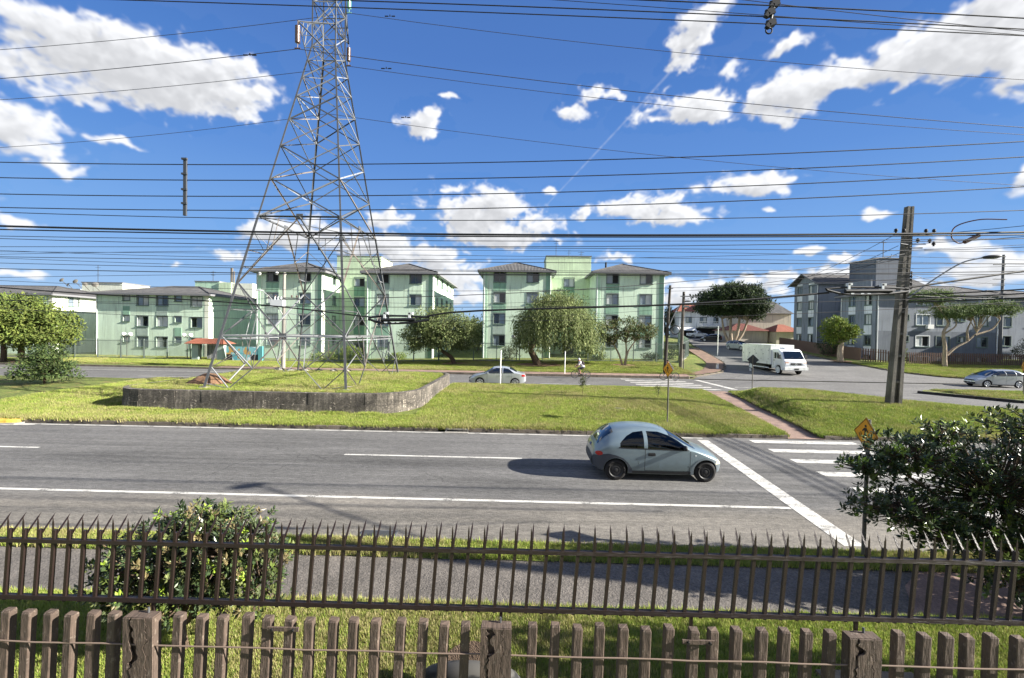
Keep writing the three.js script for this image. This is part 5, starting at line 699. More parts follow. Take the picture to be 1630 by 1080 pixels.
const patchSide = (S, x0, x1, lo, hi, side, off = 0.006, nx = 22, ny = 8) => sheet(nx, ny, (u, v) => { const x = lerp(x0, x1, u), a = typeof lo === 'function' ? lo(x) : lo, b = typeof hi === 'function' ? hi(x) : hi, y = lerp(a, Math.max(a + 0.001, b), v); return [x, y, side * (S.half(x, y) + off)]; });
const patchTop = (S, x0, x1, zf, off = 0.006, nx = 16, ny = 16) => sheet(nx, ny, (u, v) => { const x = lerp(x0, x1, u), zl = S.wp(x) * zf(u), z = lerp(-zl, zl, v), e = 0.01, dy = (S.topAt(x + e, z) - S.topAt(x - e, z)) / (2 * e), l = Math.hypot(1, dy); return [x - dy / l * off, S.topAt(x, z) + off / l, z]; });
function wheel(parent, x, y, z, r, side, rimMat, style = 'steel', w = 0.18) {
  const g = new THREE.TorusGeometry(r - 0.055, 0.075, 10, 30); g.scale(1, 1, w / 0.17); const hub = mesh('wheel', put(mrg([g, new THREE.CylinderGeometry(r - 0.03, r - 0.03, w * 0.7, 28, 1, true).rotateX(Math.PI / 2)]), [x, y, z], 0), M.rubber, parent);
  const rr = r - 0.09, parts = [];
  const face = [[0, 0.02], [0.045, 0.022], [0.055, 0.006], [rr * 0.42, 0.0], [rr * 0.55, 0.018], [rr * 0.78, -0.018], [rr * 0.88, 0.016], [rr, 0.022]].map(p => new THREE.Vector2(p[0], p[1]));
  const lg = new THREE.LatheGeometry(face, 28); lg.rotateX(Math.PI / 2); if (style === 'steel') parts.push(lg); else { parts.push(new THREE.TorusGeometry(rr, 0.018, 6, 26), new THREE.CylinderGeometry(0.06, 0.06, 0.03, 12).rotateX(Math.PI / 2)); for (let k = 0; k < 7; k++) { const s = box(0, rr * 0.5, 0, 0.055, rr, 0.025); s.rotateZ(k / 7 * 6.2832); parts.push(s); } }
  const rim = mrg(parts); if (side < 0) rim.rotateY(Math.PI); rim.translate(x, y, z + side * (w * 0.42)); mesh('rim', rim, rimMat, hub);
  mesh('brake_disc', put(new THREE.CylinderGeometry(rr, rr, 0.02, 24).rotateX(Math.PI / 2), [x, y, z + side * w * 0.2], 0), style === 'steel' ? M.steelRim : M.plasticBlack, hub);
  if (style === 'steel') { const holes = []; for (let k = 0; k < 10; k++) { const a = k / 10 * 6.2832; holes.push(new THREE.CylinderGeometry(0.016, 0.016, 0.012, 8).rotateX(Math.PI / 2).translate(x + Math.cos(a) * rr * 0.66, y + Math.sin(a) * rr * 0.66, z + side * (w * 0.42 + 0.004))); } mesh('rim_holes', mrg(holes), M.black, hub); }
  return hub;
}
function cutBody(geo, S, o, paint) {
  let A = new Brush(geo, paint); A.updateMatrixWorld();
  const cuts = []; for (const x of o.wheels) for (const s of [-1, 1]) { const c = new THREE.CylinderGeometry(o.r + 0.045, o.r + 0.045, 0.42, 32); c.rotateX(Math.PI / 2); c.translate(x, o.r + 0.01, s * (o.W - 0.06)); cuts.push(c); }
  for (const c of [...cuts, ...(o.cuts || [])]) { const B = new Brush(clean(c), M.plasticBlack); B.updateMatrixWorld(); A = csg.evaluate(A, B, SUBTRACTION); A.updateMatrixWorld(); }
  return A;
}
function makeCar(name, label, cat, o, pos, turn, group) {
  const t = thing(name, label, cat, pos, turn, group), S = carShape(o), paint = o.paint;
  const A = cutBody(carBody(S), S, { ...o, W: S.wp((S.x0 + S.x1) / 2) }, paint);
  const body = new THREE.Mesh(A.geometry, A.material); body.name = 'body'; body.castShadow = body.receiveShadow = true; t.add(body);
  for (const s of [-1, 1]) for (const x of o.wheels) wheel(t, x, o.r, s * (S.wp(x) - 0.115), o.r, s, o.rim || M.alloy, o.style || 'alloy');
  o.sides(t, S); return { t, S };
}
const genericSides = (q) => (t, S) => {
  for (const s of [-1, 1]) {
    for (const [x0, x1, hi, lo] of q.win) { const g = mesh('side_window', patchSide(S, x0, x1, lo ?? ((x) => q.beltY(x) + 0.03), hi, s, 0.007), M.carGlass, t); }
    for (const x of q.doors) mesh('door_seam', patchSide(S, x - 0.006, x + 0.006, 0.3, (xx) => q.beltY(xx), s, 0.004, 1, 8), M.black, t);
    for (const x of q.handles) mesh('door_handle', box(x, q.handleY, s * (S.half(x, q.handleY) + 0.02), 0.17, 0.03, 0.035), q.handleMat || M.plasticBlack, t);
    mesh('sill_trim', patchSide(S, q.sill[0], q.sill[1], 0.19, 0.27, s, 0.006), M.plasticBlack, t);
    mesh('wing_mirror', box(q.mirror[0], q.mirror[1], s * (S.half(q.mirror[0], q.mirror[1]) + 0.09), 0.11, 0.13, 0.17), q.mirrorMat || M.plasticBlack, t);
    mesh('headlight', patchSide(S, q.head[0], q.head[1], q.head[2], q.head[3], s, 0.008, 10, 6), M.lampClear, t);
    mesh('tail_light', patchSide(S, q.tail[0], q.tail[1], q.tail[2], q.tail[3], s, 0.008, 8, 6), M.lampRed, t);
  }
  mesh('windscreen', patchTop(S, q.ws[0], q.ws[1], u => lerp(q.ws[2], q.ws[3], u)), M.carGlass, t);
  mesh('rear_window', patchTop(S, q.rw[0], q.rw[1], u => lerp(q.rw[2], q.rw[3], u)), M.carGlass, t);
  const fx = S.x1 + 0.004; mesh('grille', mrg([box(fx, q.grille, 0, 0.02, 0.09, 0.8), box(fx, q.grille - 0.2, 0, 0.02, 0.12, 1.0)]), M.plasticBlack, t); mesh('number_plate', box(fx + 0.012, q.grille - 0.11, 0, 0.01, 0.11, 0.38), M.frameWhite, t);
};
// ---- the small rounded hatchback on the near carriageway
{
  const paint = carPaint('#8295a0', 0.4, 0.4);
  // scuffs, dust and scraped lacquer along the lower panels
  paint.map = tex(768, 320, (u, v) => { const x = u * 3.8, y = v * 1.6, n = fbm(x * 3, y * 5, 5), s = fbm(x * 9 + 3, y * 14, 4); const X = x > 1.9 ? x - 3.8 : x; const low = sstep(0.62, 0.25, y + (n - 0.5) * 0.35), scr = sstep(0.62, 0.7, s) * sstep(0.34, 0.1, Math.hypot(X + 0.72, (y - 0.42) * 1.3)) + sstep(0.66, 0.74, s) * sstep(0.2, 0.08, Math.hypot(X - 0.75, (y - 0.4))); const k = 1 - 0.22 * low * n * 1.6 - 0.45 * clamp(scr) - 0.05 * (s - 0.5); return [238 * k, 236 * k, 231 * k - 6 * low]; }, 3.8, 1.6);
  const o = {
    top: [[-1.80, 0.66], [-1.76, 0.86], [-1.66, 1.02], [-1.50, 1.20], [-1.28, 1.345], [-1.0, 1.42], [-0.6, 1.455], [-0.15, 1.44], [0.22, 1.365], [0.55, 1.21], [0.86, 1.02], [1.05, 0.925], [1.3, 0.85], [1.55, 0.745], [1.72, 0.62], [1.80, 0.48]],
    bottom: [[-1.8, 0.36], [-1.6, 0.27], [-1.2, 0.21], [1.2, 0.2], [1.6, 0.23], [1.8, 0.32]],
    plan: [[-1.8, 0.55], [-1.74, 0.66], [-1.6, 0.745], [-1.3, 0.80], [-0.6, 0.822], [0.6, 0.822], [1.2, 0.79], [1.5, 0.72], [1.7, 0.60], [1.8, 0.44]],
    belt: [[-1.8, 0.70], [-1.3, 0.87], [0.9, 0.83], [1.3, 0.70], [1.8, 0.45]], wheels: [-1.18, 1.27], r: 0.285, tn: 2.2, tm: 2.6, paint, rim: M.steelRim, style: 'steel',
  };
  const S = carShape(o);
  // window outline in side view: a long arch with the pillar left standing
  const arch = (x) => Math.min(1.37 - 0.0 * x, lin([[-1.12, 0.98], [-1.05, 1.08], [-0.9, 1.22], [-0.7, 1.315], [-0.42, 1.345], [0.0, 1.33], [0.3, 1.235], [0.55, 1.1], [0.78, 0.93]])(x));
  const low = (x) => lin([[-1.2, 0.93], [0.85, 0.895]])(x);
  const hole = (x0, x1) => { const s = new THREE.Shape(); const n = 14; s.moveTo(x0, low(x0)); for (let k = 0; k <= n; k++) { const x = lerp(x0, x1, k / n); s.lineTo(x, Math.max(low(x) + 0.01, arch(x))); } s.lineTo(x1, low(x1)); s.closePath(); const g = new THREE.ExtrudeGeometry(s, { depth: 2.2, bevelEnabled: false }); g.translate(0, 0, -1.1); return g; };
  o.cuts = [hole(-1.08, -0.43), hole(-0.33, 0.76)];
  const glass = new THREE.MeshPhysicalMaterial({ color: C('#6a747c'), transmission: 1, thickness: 0, roughness: 0.02, ior: 1.5 });
  const seat = std({ color: C('#1a1b1e'), roughness: 0.9 });
  o.sides = (t) => {
    const clad = M.plastic;
    for (const s of [-1, 1]) {
      mesh('side_window', patchSide(S, -1.09, -0.42, low, arch, s, -0.012, 18, 8), glass, t); mesh('side_window', patchSide(S, -0.34, 0.77, low, arch, s, -0.012, 22, 8), glass, t);
      mesh('window_seal', patchSide(S, -1.12, 0.8, (x) => low(x) - 0.025, (x) => low(x) + 0.004, s, 0.004, 20, 1), M.plasticBlack, t);
      for (const x of [-0.4, 0.83]) mesh('door_seam', patchSide(S, x - 0.006, x + 0.006, 0.3, x < 0 ? 0.9 : 0.86, s, 0.004, 1, 8), M.black, t);
      mesh('door_seam', patchSide(S, -0.4, 0.83, 0.292, 0.304, s, 0.004, 14, 1), M.black, t);
      mesh('door_handle', mrg([box(-0.22, 0.775, s * (S.half(-0.22, 0.775) + 0.016), 0.17, 0.045, 0.03), box(-0.22, 0.745, s * (S.half(-0.22, 0.75) + 0.004), 0.2, 0.06, 0.012)]), M.plasticBlack, t);
      const wm = mesh('wing_mirror', put(new THREE.SphereGeometry(0.1, 14, 10).scale(0.55, 0.7, 1), [0.66, 0.965, s * (S.half(0.66, 0.93) + 0.09)], 0), M.plasticBlack, t); mesh('mirror_stalk', cyl([0.7, 0.91, s * (S.half(0.7, 0.9) - 0.02)], [0.66, 0.94, s * (S.half(0.66, 0.93) + 0.06)], 0.03), M.plasticBlack, wm);
      // unpainted wing-and-bumper mouldings, front and rear
      const rearTop = lin([[-1.8, 0.66], [-1.62, 0.70], [-1.4, 0.74], [-1.18, 0.70], [-0.98, 0.62], [-0.86, 0.5], [-0.74, 0.33]]), archR = (x) => { const d = Math.abs(x + 1.18); return d < 0.338 ? 0.295 + Math.sqrt(0.338 * 0.338 - d * d) : S.yb(x) + 0.012; };
      mesh('rear_wing_moulding', patchSide(S, -1.795, -0.745, (x) => Math.min(archR(x), rearTop(x)), rearTop, s, 0.011, 60, 10), clad, t);
      const frontTop = lin([[0.85, 0.3], [0.92, 0.48], [1.05, 0.62], [1.25, 0.685], [1.45, 0.655], [1.6, 0.57], [1.74, 0.47]]), archF = (x) => { const d = Math.abs(x - 1.27); return d < 0.338 ? 0.295 + Math.sqrt(0.338 * 0.338 - d * d) : S.yb(x) + 0.012; };
      mesh('front_wing_moulding', patchSide(S, 0.855, 1.735, (x) => Math.min(archF(x), frontTop(x)), frontTop, s, 0.011, 60, 10), std({ color: C('#5d666c'), roughness: 0.65 }), t);
      mesh('tail_light', patchSide(S, -1.745, -1.545, (x) => 0.742 - 0.06 * Math.sqrt(Math.max(0, 1 - ((x + 1.645) / 0.1) ** 2)), (x) => 0.742 + 0.06 * Math.sqrt(Math.max(0, 1 - ((x + 1.645) / 0.1) ** 2)), s, 0.014, 16, 6), M.lampRed, t);
      mesh('headlight', patchSide(S, 1.56, 1.765, 0.49, (x) => lin([[1.56, 0.52], [1.63, 0.625], [1.765, 0.53]])(x), s, 0.014, 8, 6), new THREE.MeshPhysicalMaterial({ color: C('#d8d2b4'), roughness: 0.2, clearcoat: 1 }), t);
      mesh('indicator', patchSide(S, 0.96, 1.0, 0.735, 0.76, s, 0.006, 2, 2), M.frameWhite, t);
      mesh('sill_trim', patchSide(S, -0.74, 0.86, 0.215, 0.285, s, 0.006), M.plasticBlack, t);
    }
    mesh('windscreen', patchTop(S, 0.30, 0.985, u => lerp(0.70, 0.86, u)), M.carGlass, t);
    mesh('wiper', mrg([tube([[0.95, S.topAt(0.95, 0.3) + 0.02, 0.35], [0.75, S.topAt(0.75, 0.0) + 0.025, -0.1]], 0.012, 5), tube([[0.95, S.topAt(0.95, -0.2) + 0.02, -0.1], [0.75, S.topAt(0.75, -0.5) + 0.025, -0.5]], 0.012, 5)]), M.black, t);
    mesh('rear_window', patchTop(S, -1.67, -1.235, u => lerp(0.74, 0.66, u)), M.carGlass, t);
    mesh('rear_bumper', sheet(14, 8, (u, v) => { const z = lerp(-0.54, 0.54, u), y = lerp(0.37, 0.63, v); return [-1.806 - 0.02 * Math.sin(v * 3.14), y, z]; }), clad, t);
    mesh('badge', put(new THREE.CylinderGeometry(0.045, 0.045, 0.012, 18).scale(1, 1, 1.7).rotateZ(1.3), [-1.775, 0.83, 0.0], 0), std({ color: C('#24469a'), roughness: 0.3 }), t);
    mesh('aerial', cyl([0.1, 1.42, 0.4], [-0.25, 1.85, 0.42], 0.006, 0.003, 5), M.black, t);
    mesh('number_plate', put(box(0, 0, 0, 0.012, 0.12, 0.38, 0, 0, 0.12), [-1.808, 0.50, 0], 0), M.frameWhite, t);
    for (const z of [-0.33, 0.33]) mesh('seat', mrg([new THREE.SphereGeometry(0.2, 12, 8).scale(0.4, 0.9, 1).translate(-0.3, 1.0, z), new THREE.SphereGeometry(0.12, 10, 8).scale(0.5, 0.8, 1).translate(-0.34, 1.2, z)]), seat, t);
    mesh('steering_wheel', put(new THREE.TorusGeometry(0.17, 0.014, 6, 24).rotateY(Math.PI / 2).rotateZ(0.5), [0.3, 0.94, 0.33], 0), M.black, t);
  };
  makeCar('hatchback_car', 'small rounded blue-grey three-door hatchback with unpainted wheel-arch mouldings driving right', 'car', o, [3.87, 0.0, -12.55], -0.012);
}
const sil = carPaint('#c3c8cc', 0.5, 0.3), silWarm = carPaint('#aeb3b5', 0.5, 0.32), blackPaint = carPaint('#15171a', 0.2, 0.3), whitePaint = carPaint('#e6e8ea', 0.0, 0.4);
const sedanTop = [[-2.12, 0.72], [-2.05, 0.95], [-1.75, 1.02], [-1.45, 1.12], [-1.0, 1.36], [-0.55, 1.46], [0.0, 1.47], [0.35, 1.40], [0.75, 1.18], [1.1, 0.99], [1.5, 0.90], [1.9, 0.78], [2.1, 0.60], [2.15, 0.45]];
const sedan = (paint) => ({ top: sedanTop, bottom: [[-2.12, 0.4], [-1.9, 0.26], [-1.5, 0.2], [1.5, 0.19], [2.0, 0.23], [2.15, 0.3]], plan: [[-2.12, 0.6], [-2.0, 0.72], [-1.6, 0.82], [-0.5, 0.86], [0.8, 0.86], [1.5, 0.81], [1.9, 0.70], [2.15, 0.46]], belt: [[-2.12, 0.85], [-1.4, 0.98], [0.9, 0.93], [1.5, 0.78], [2.15, 0.45]], wheels: [-1.3, 1.32], r: 0.31, paint, rim: M.alloy, sides: genericSides({ beltY: lin([[-1.4, 0.98], [1.1, 0.93]]), win: [[-1.22, -0.42, lin([[-1.22, 1.02], [-1.0, 1.2], [-0.8, 1.33], [-0.42, 1.385]])], [-0.36, 0.9, lin([[-0.36, 1.388], [0.1, 1.38], [0.4, 1.28], [0.9, 0.99]])]], doors: [-0.39, 0.78, -1.05], handles: [-0.22, -1.0], handleY: 0.84, handleMat: paint, sill: [-0.95, 0.95], mirror: [0.72, 1.0], mirrorMat: paint, head: [1.72, 2.08, 0.60, lin([[1.72, 0.72], [1.85, 0.735], [2.08, 0.62]])], tail: [-2.09, -1.8, 0.76, 0.92], ws: [0.38, 1.02, 0.74, 0.88], rw: [-1.42, -0.9, 0.80, 0.74], grille: 0.56 }) });
makeCar('sedan_car', 'silver four-door sedan passing on the far road behind the lawn', 'car', sedan(sil), [-1.7, 0, -32.6], Math.PI);
const vanTop = [[-1.95, 0.75], [-1.9, 1.05], [-1.75, 1.35], [-1.5, 1.48], [-0.9, 1.54], [-0.2, 1.535], [0.3, 1.46], [0.8, 1.25], [1.2, 1.04], [1.5, 0.93], [1.8, 0.76], [1.95, 0.5]];
const mini = (paint) => ({ top: vanTop, bottom: [[-1.95, 0.4], [-1.7, 0.25], [-1.3, 0.2], [1.3, 0.19], [1.8, 0.23], [1.95, 0.3]], plan: [[-1.95, 0.62], [-1.85, 0.74], [-1.4, 0.83], [-0.3, 0.86], [0.8, 0.85], [1.4, 0.79], [1.75, 0.68], [1.95, 0.46]], belt: [[-1.95, 0.9], [-1.4, 1.0], [0.9, 0.95], [1.4, 0.8], [1.95, 0.45]], wheels: [-1.25, 1.22], r: 0.31, paint, rim: M.alloy, sides: genericSides({ beltY: lin([[-1.4, 1.0], [1.1, 0.95]]), win: [[-1.6, -1.05, lin([[-1.6, 1.2], [-1.05, 1.42]])], [-0.98, -0.25, 1.44], [-0.19, 1.0, lin([[-0.19, 1.45], [0.3, 1.39], [1.0, 1.02]])]], doors: [-0.22, 0.85, -0.98], handles: [-0.05, -0.85], handleY: 0.86, handleMat: paint, sill: [-0.9, 0.85], mirror: [0.8, 1.02], mirrorMat: paint, head: [1.35, 1.88, 0.66, lin([[1.35, 0.80], [1.6, 0.82], [1.88, 0.68]])], tail: [-1.93, -1.78, 0.8, 1.15], ws: [0.32, 1.28, 0.76, 0.88], rw: [-1.88, -1.62, 0.80, 0.76], grille: 0.58 }) });
makeCar('minivan_car', 'silver compact minivan entering from the right edge on the far road', 'car', mini(silWarm), [41.4, 0, -38.2], Math.PI - 0.06);
makeCar('hatchback_car', 'black hatchback parked far up the side street', 'car', mini(blackPaint), [37.9, gh(38, 86) + 0.02, -86], Math.PI - 0.35, 'cars parked up the side street');
makeCar('hatchback_car', 'silver car parked tail-on behind the white truck', 'car', mini(silWarm), [34.8, gh(34.8, 69) + 0.03, -69], -1.25, 'cars parked up the side street');
{ // white pickup far up the street
  const o = sedan(whitePaint); o.top = [[-2.4, 0.8], [-2.38, 1.0], [-1.0, 1.01], [-0.7, 1.02], [-0.55, 1.45], [-0.2, 1.52], [0.2, 1.48], [0.7, 1.2], [1.1, 1.05], [1.6, 0.98], [2.0, 0.85], [2.2, 0.6]]; o.wheels = [-1.45, 1.4];
  o.sides = genericSides({ beltY: lin([[-1.4, 1.0], [1.1, 0.96]]), win: [[-0.45, 0.75, lin([[-0.45, 1.42], [0.2, 1.42], [0.75, 1.06]])]], doors: [-0.5, 0.75], handles: [-0.3], handleY: 0.86, sill: [-0.95, 0.95], mirror: [0.65, 1.05], head: [1.75, 2.1, 0.65, 0.8], tail: [-2.38, -2.25, 0.75, 0.98], ws: [0.3, 0.98, 0.76, 0.88], rw: [-0.68, -0.55, 0.75, 0.72], grille: 0.6 });
  makeCar('pickup_car', 'white pickup parked outside the white house up the side street', 'car', o, [39.6, gh(39, 97) + 0.05, -96.5], 0.05, 'cars parked up the side street');
}
// ---- white box truck turning out of the side street
{
  const t = thing('box_truck', 'white refrigerated box truck turning out of the side street', 'truck', [27.0, gh(27, 44.5) - 0.02, -46.0], -1.53); t.scale.setScalar(1.1);
  // own frame: +x forward, length about 6.6 m
  const wp = std({ color: C('#eceee8'), roughness: 0.45, map: plasterMap }), cab = carPaint('#eef0f0', 0, 0.35);
  const L0 = -3.6, L1 = 1.15, w = 1.08, y0 = 0.82, y1 = 2.62;
  mesh('cargo_box', mrg([bx(L0, L1, y0, y1, -w, w), bx(L0 - 0.02, L1 + 0.02, y1 - 0.06, y1 + 0.04, -w - 0.025, w + 0.025), ...[-1, 1].flatMap(s => [box(L0 + 0.04, (y0 + y1) / 2, s * w, 0.1, y1 - y0, 0.05), box(L1 - 0.04, (y0 + y1) / 2, s * w, 0.1, y1 - y0, 0.05)])]), wp, t);
  for (const s of [-1, 1]) for (let k = 0; k < 4; k++) { const x = L0 + 0.62 + k * 1.12; const d = mesh('hatch_door', mrg([box(x, 1.72, s * (w + 0.012), 1.02, 1.25, 0.03)]), wp, t); mesh('hatch_latch', mrg([box(x - 0.38, 1.75, s * (w + 0.04), 0.06, 0.09, 0.03)]), M.plasticBlack, d); mesh('hatch_hinge', mrg([box(x + 0.42, 2.12, s * (w + 0.04), 0.05, 0.07, 0.02)]), M.plasticBlack, d); mesh('hatch_hinge', mrg([box(x + 0.42, 1.3, s * (w + 0.035), 0.05, 0.07, 0.02)]), M.plasticBlack, d); }
  mesh('chassis', mrg([bx(-3.4, 2.4, 0.5, 0.72, -0.5, 0.5), bx(-3.5, 1.1, 0.72, 0.83, -0.9, 0.9), box(-0.6, 0.5, 0.85, 1.5, 0.35, 0.3), box(-0.6, 0.5, -0.85, 1.5, 0.35, 0.3)]), M.plasticBlack, t);
  for (const s of [-1, 1]) mesh('side_guard', box(-0.5, 0.48, s * 1.03, 2.6, 0.09, 0.04), M.frameWhite, t);
  // cab: side outline extruded across
  const sh = new THREE.Shape([[1.2, 0.62], [1.2, 2.16], [1.35, 2.24], [2.05, 2.22], [2.3, 2.08], [2.78, 1.36], [2.95, 1.22], [3.02, 0.62], [2.95, 0.45], [2.55, 0.45], [2.5, 0.7], [2.3, 0.88], [1.9, 0.88], [1.7, 0.7], [1.66, 0.55], [1.2, 0.55]].map(p => new THREE.Vector2(...p)));
  const cg = new THREE.ExtrudeGeometry(sh, { depth: 1.84, bevelEnabled: true, bevelThickness: 0.08, bevelSize: 0.07, bevelSegments: 3 }); cg.translate(0, 0, -0.92); mesh('cab', toCreasedNormals(cg, 0.6), cab, t);
  const ws = (f) => [lerp(2.33, 2.79, f), lerp(2.1, 1.38, f)];
  { const a = ws(0.06), b = ws(0.98); mesh('windscreen', quads([[[b[0] + 0.085, b[1] + 0.045, 0.9], [b[0] + 0.085, b[1] + 0.045, -0.9], [a[0] + 0.085, a[1] + 0.045, -0.8], [a[0] + 0.085, a[1] + 0.045, 0.8]]]), M.carGlass, t); mesh('wiper', mrg([tube([[b[0] + 0.1, b[1] + 0.05, 0.5], [b[0] + 0.0, b[1] + 0.22, 0.05]], 0.012, 4), tube([[b[0] + 0.1, b[1] + 0.05, -0.2], [b[0] + 0.0, b[1] + 0.22, -0.65]], 0.012, 4)]), M.black, t); }
  for (const s of [-1, 1]) { const z = s * 1.006; const g = quads([[[1.55, 1.42, z], [2.42, 1.42, z], [2.12, 1.98, z], [1.55, 1.98, z]]]); mesh('side_window', g, M.carGlass, t); mesh('window_pillar', box(1.92, 1.7, s * 1.01, 0.05, 0.56, 0.012), cab, t); mesh('door_seam', mrg([box(1.42, 1.35, s * 1.002, 0.014, 1.3, 0.01), box(2.52, 1.05, s * 1.002, 0.014, 0.6, 0.01)]), M.black, t); mesh('door_handle', box(1.56, 1.25, s * 1.02, 0.14, 0.05, 0.03), M.plasticBlack, t); mesh('wing_mirror', mrg([box(2.62, 1.62, s * 1.22, 0.08, 0.38, 0.18), cyl([2.5, 1.75, s * 1.0], [2.62, 1.75, s * 1.2], 0.02, 0.02, 5), cyl([2.6, 1.4, s * 1.0], [2.62, 1.48, s * 1.2], 0.02, 0.02, 5)]), M.plasticBlack, t); mesh('headlight', box(3.09, 0.98, s * 0.78, 0.04, 0.16, 0.34), M.lampClear, t); mesh('indicator', box(3.08, 1.1, s * 0.82, 0.03, 0.05, 0.3), M.amber, t); }
  mesh('grille', box(3.095, 0.98, 0, 0.04, 0.2, 0.98), M.plasticBlack, t); mesh('grille_emblem', put(new THREE.TorusGeometry(0.075, 0.014, 6, 18).rotateY(Math.PI / 2), [3.12, 0.98, 0], 0), M.alloy, t);
  mesh('bumper', box(3.08, 0.58, 0, 0.2, 0.26, 2.12), wp, t); mesh('number_plate', box(3.19, 0.54, 0, 0.012, 0.12, 0.4), M.plasticBlack, t);
  mesh('roof_fairing', mrg([box(1.75, 2.36, 0, 0.7, 0.14, 0.8)]), cab, t);
  for (const s of [-1, 1]) { wheel(t, 2.1, 0.4, s * 0.9, 0.4, s, M.frameWhite, 'steel', 0.22); wheel(t, -2.2, 0.4, s * 0.88, 0.4, s, M.frameWhite, 'steel', 0.24); }
}

// ================================================================ PEOPLE AND BICYCLES
// bones: [a, ra, b, rb]; joined with a smooth minimum and meshed as one surface
function fleshGeo(bones, lo, hi, cell, k = 0.03) {
  const size = Math.max(hi[0] - lo[0], hi[1] - lo[1], hi[2] - lo[2]), res = Math.ceil(size / cell) + 4, c = [(lo[0] + hi[0]) / 2, (lo[1] + hi[1]) / 2, (lo[2] + hi[2]) / 2], S = size / 2 + cell * 2;
  const mc = new MarchingCubes(res, new THREE.MeshBasicMaterial(), false, false, 60000); mc.isolation = 0; const f = mc.field, hs = res / 2;
  for (let z = 0; z < res; z++) for (let y = 0; y < res; y++) for (let x = 0; x < res; x++) {
    const px = c[0] + (x - hs) / hs * S, py = c[1] + (y - hs) / hs * S, pz = c[2] + (z - hs) / hs * S; let s = 0;
    for (const [a, ra, b, rb] of bones) { const dx = b[0] - a[0], dy = b[1] - a[1], dz = b[2] - a[2], l2 = dx * dx + dy * dy + dz * dz || 1e-9; const t = clamp(((px - a[0]) * dx + (py - a[1]) * dy + (pz - a[2]) * dz) / l2); const d = Math.hypot(px - a[0] - dx * t, py - a[1] - dy * t, pz - a[2] - dz * t) - lerp(ra, rb, t); s += Math.exp(-d / k); }
    f[z * res * res + y * res + x] = s > 0 ? k * Math.log(s) : -1;
  }
  mc.update(); const n = mc.count, p = mc.positionArray.slice(0, n * 3), nn = mc.normalArray.slice(0, n * 3); for (let i = 0; i < n; i++) for (let q = 0; q < 3; q++) p[i * 3 + q] = c[q] + p[i * 3 + q] * S;
  let g = new THREE.BufferGeometry(); g.setAttribute('position', new THREE.BufferAttribute(p, 3)); g = mergeVertices(g, 1e-4); g.computeVertexNormals(); return g;
}
const paintBy = (g, fn) => { const p = g.attributes.position, c = new Float32Array(p.count * 3); for (let i = 0; i < p.count; i++) { const q = fn(p.getX(i), p.getY(i), p.getZ(i)); c[i * 3] = q[0]; c[i * 3 + 1] = q[1]; c[i * 3 + 2] = q[2]; } g.setAttribute('color', new THREE.BufferAttribute(c, 3)); return g; };
const figMat = new THREE.MeshStandardMaterial({ vertexColors: true, roughness: 0.8 });
const SKIN = [0.42, 0.22, 0.14];
const fingers = (w, dir, s) => { const out = []; for (let k = 0; k < 4; k++) { const o = (k - 1.5) * 0.02, L = [0.068, 0.078, 0.074, 0.06][k]; const a = [w[0] + dir[0] * 0.07, w[1] + dir[1] * 0.07, w[2] + o], b = [a[0] + dir[0] * L * 0.5, a[1] + dir[1] * L * 0.5 - 0.004, a[2]], c = [b[0] + dir[0] * L * 0.1, b[1] - L * 0.5, b[2]]; out.push([a, 0.010, b, 0.009], [b, 0.009, c, 0.008]); } const t0 = [w[0] + dir[0] * 0.02, w[1], w[2] + s * 0.035], t1 = [t0[0] + dir[0] * 0.035, t0[1] - 0.02, t0[2] + s * 0.012]; out.push([t0, 0.012, t1, 0.009]); return out; };
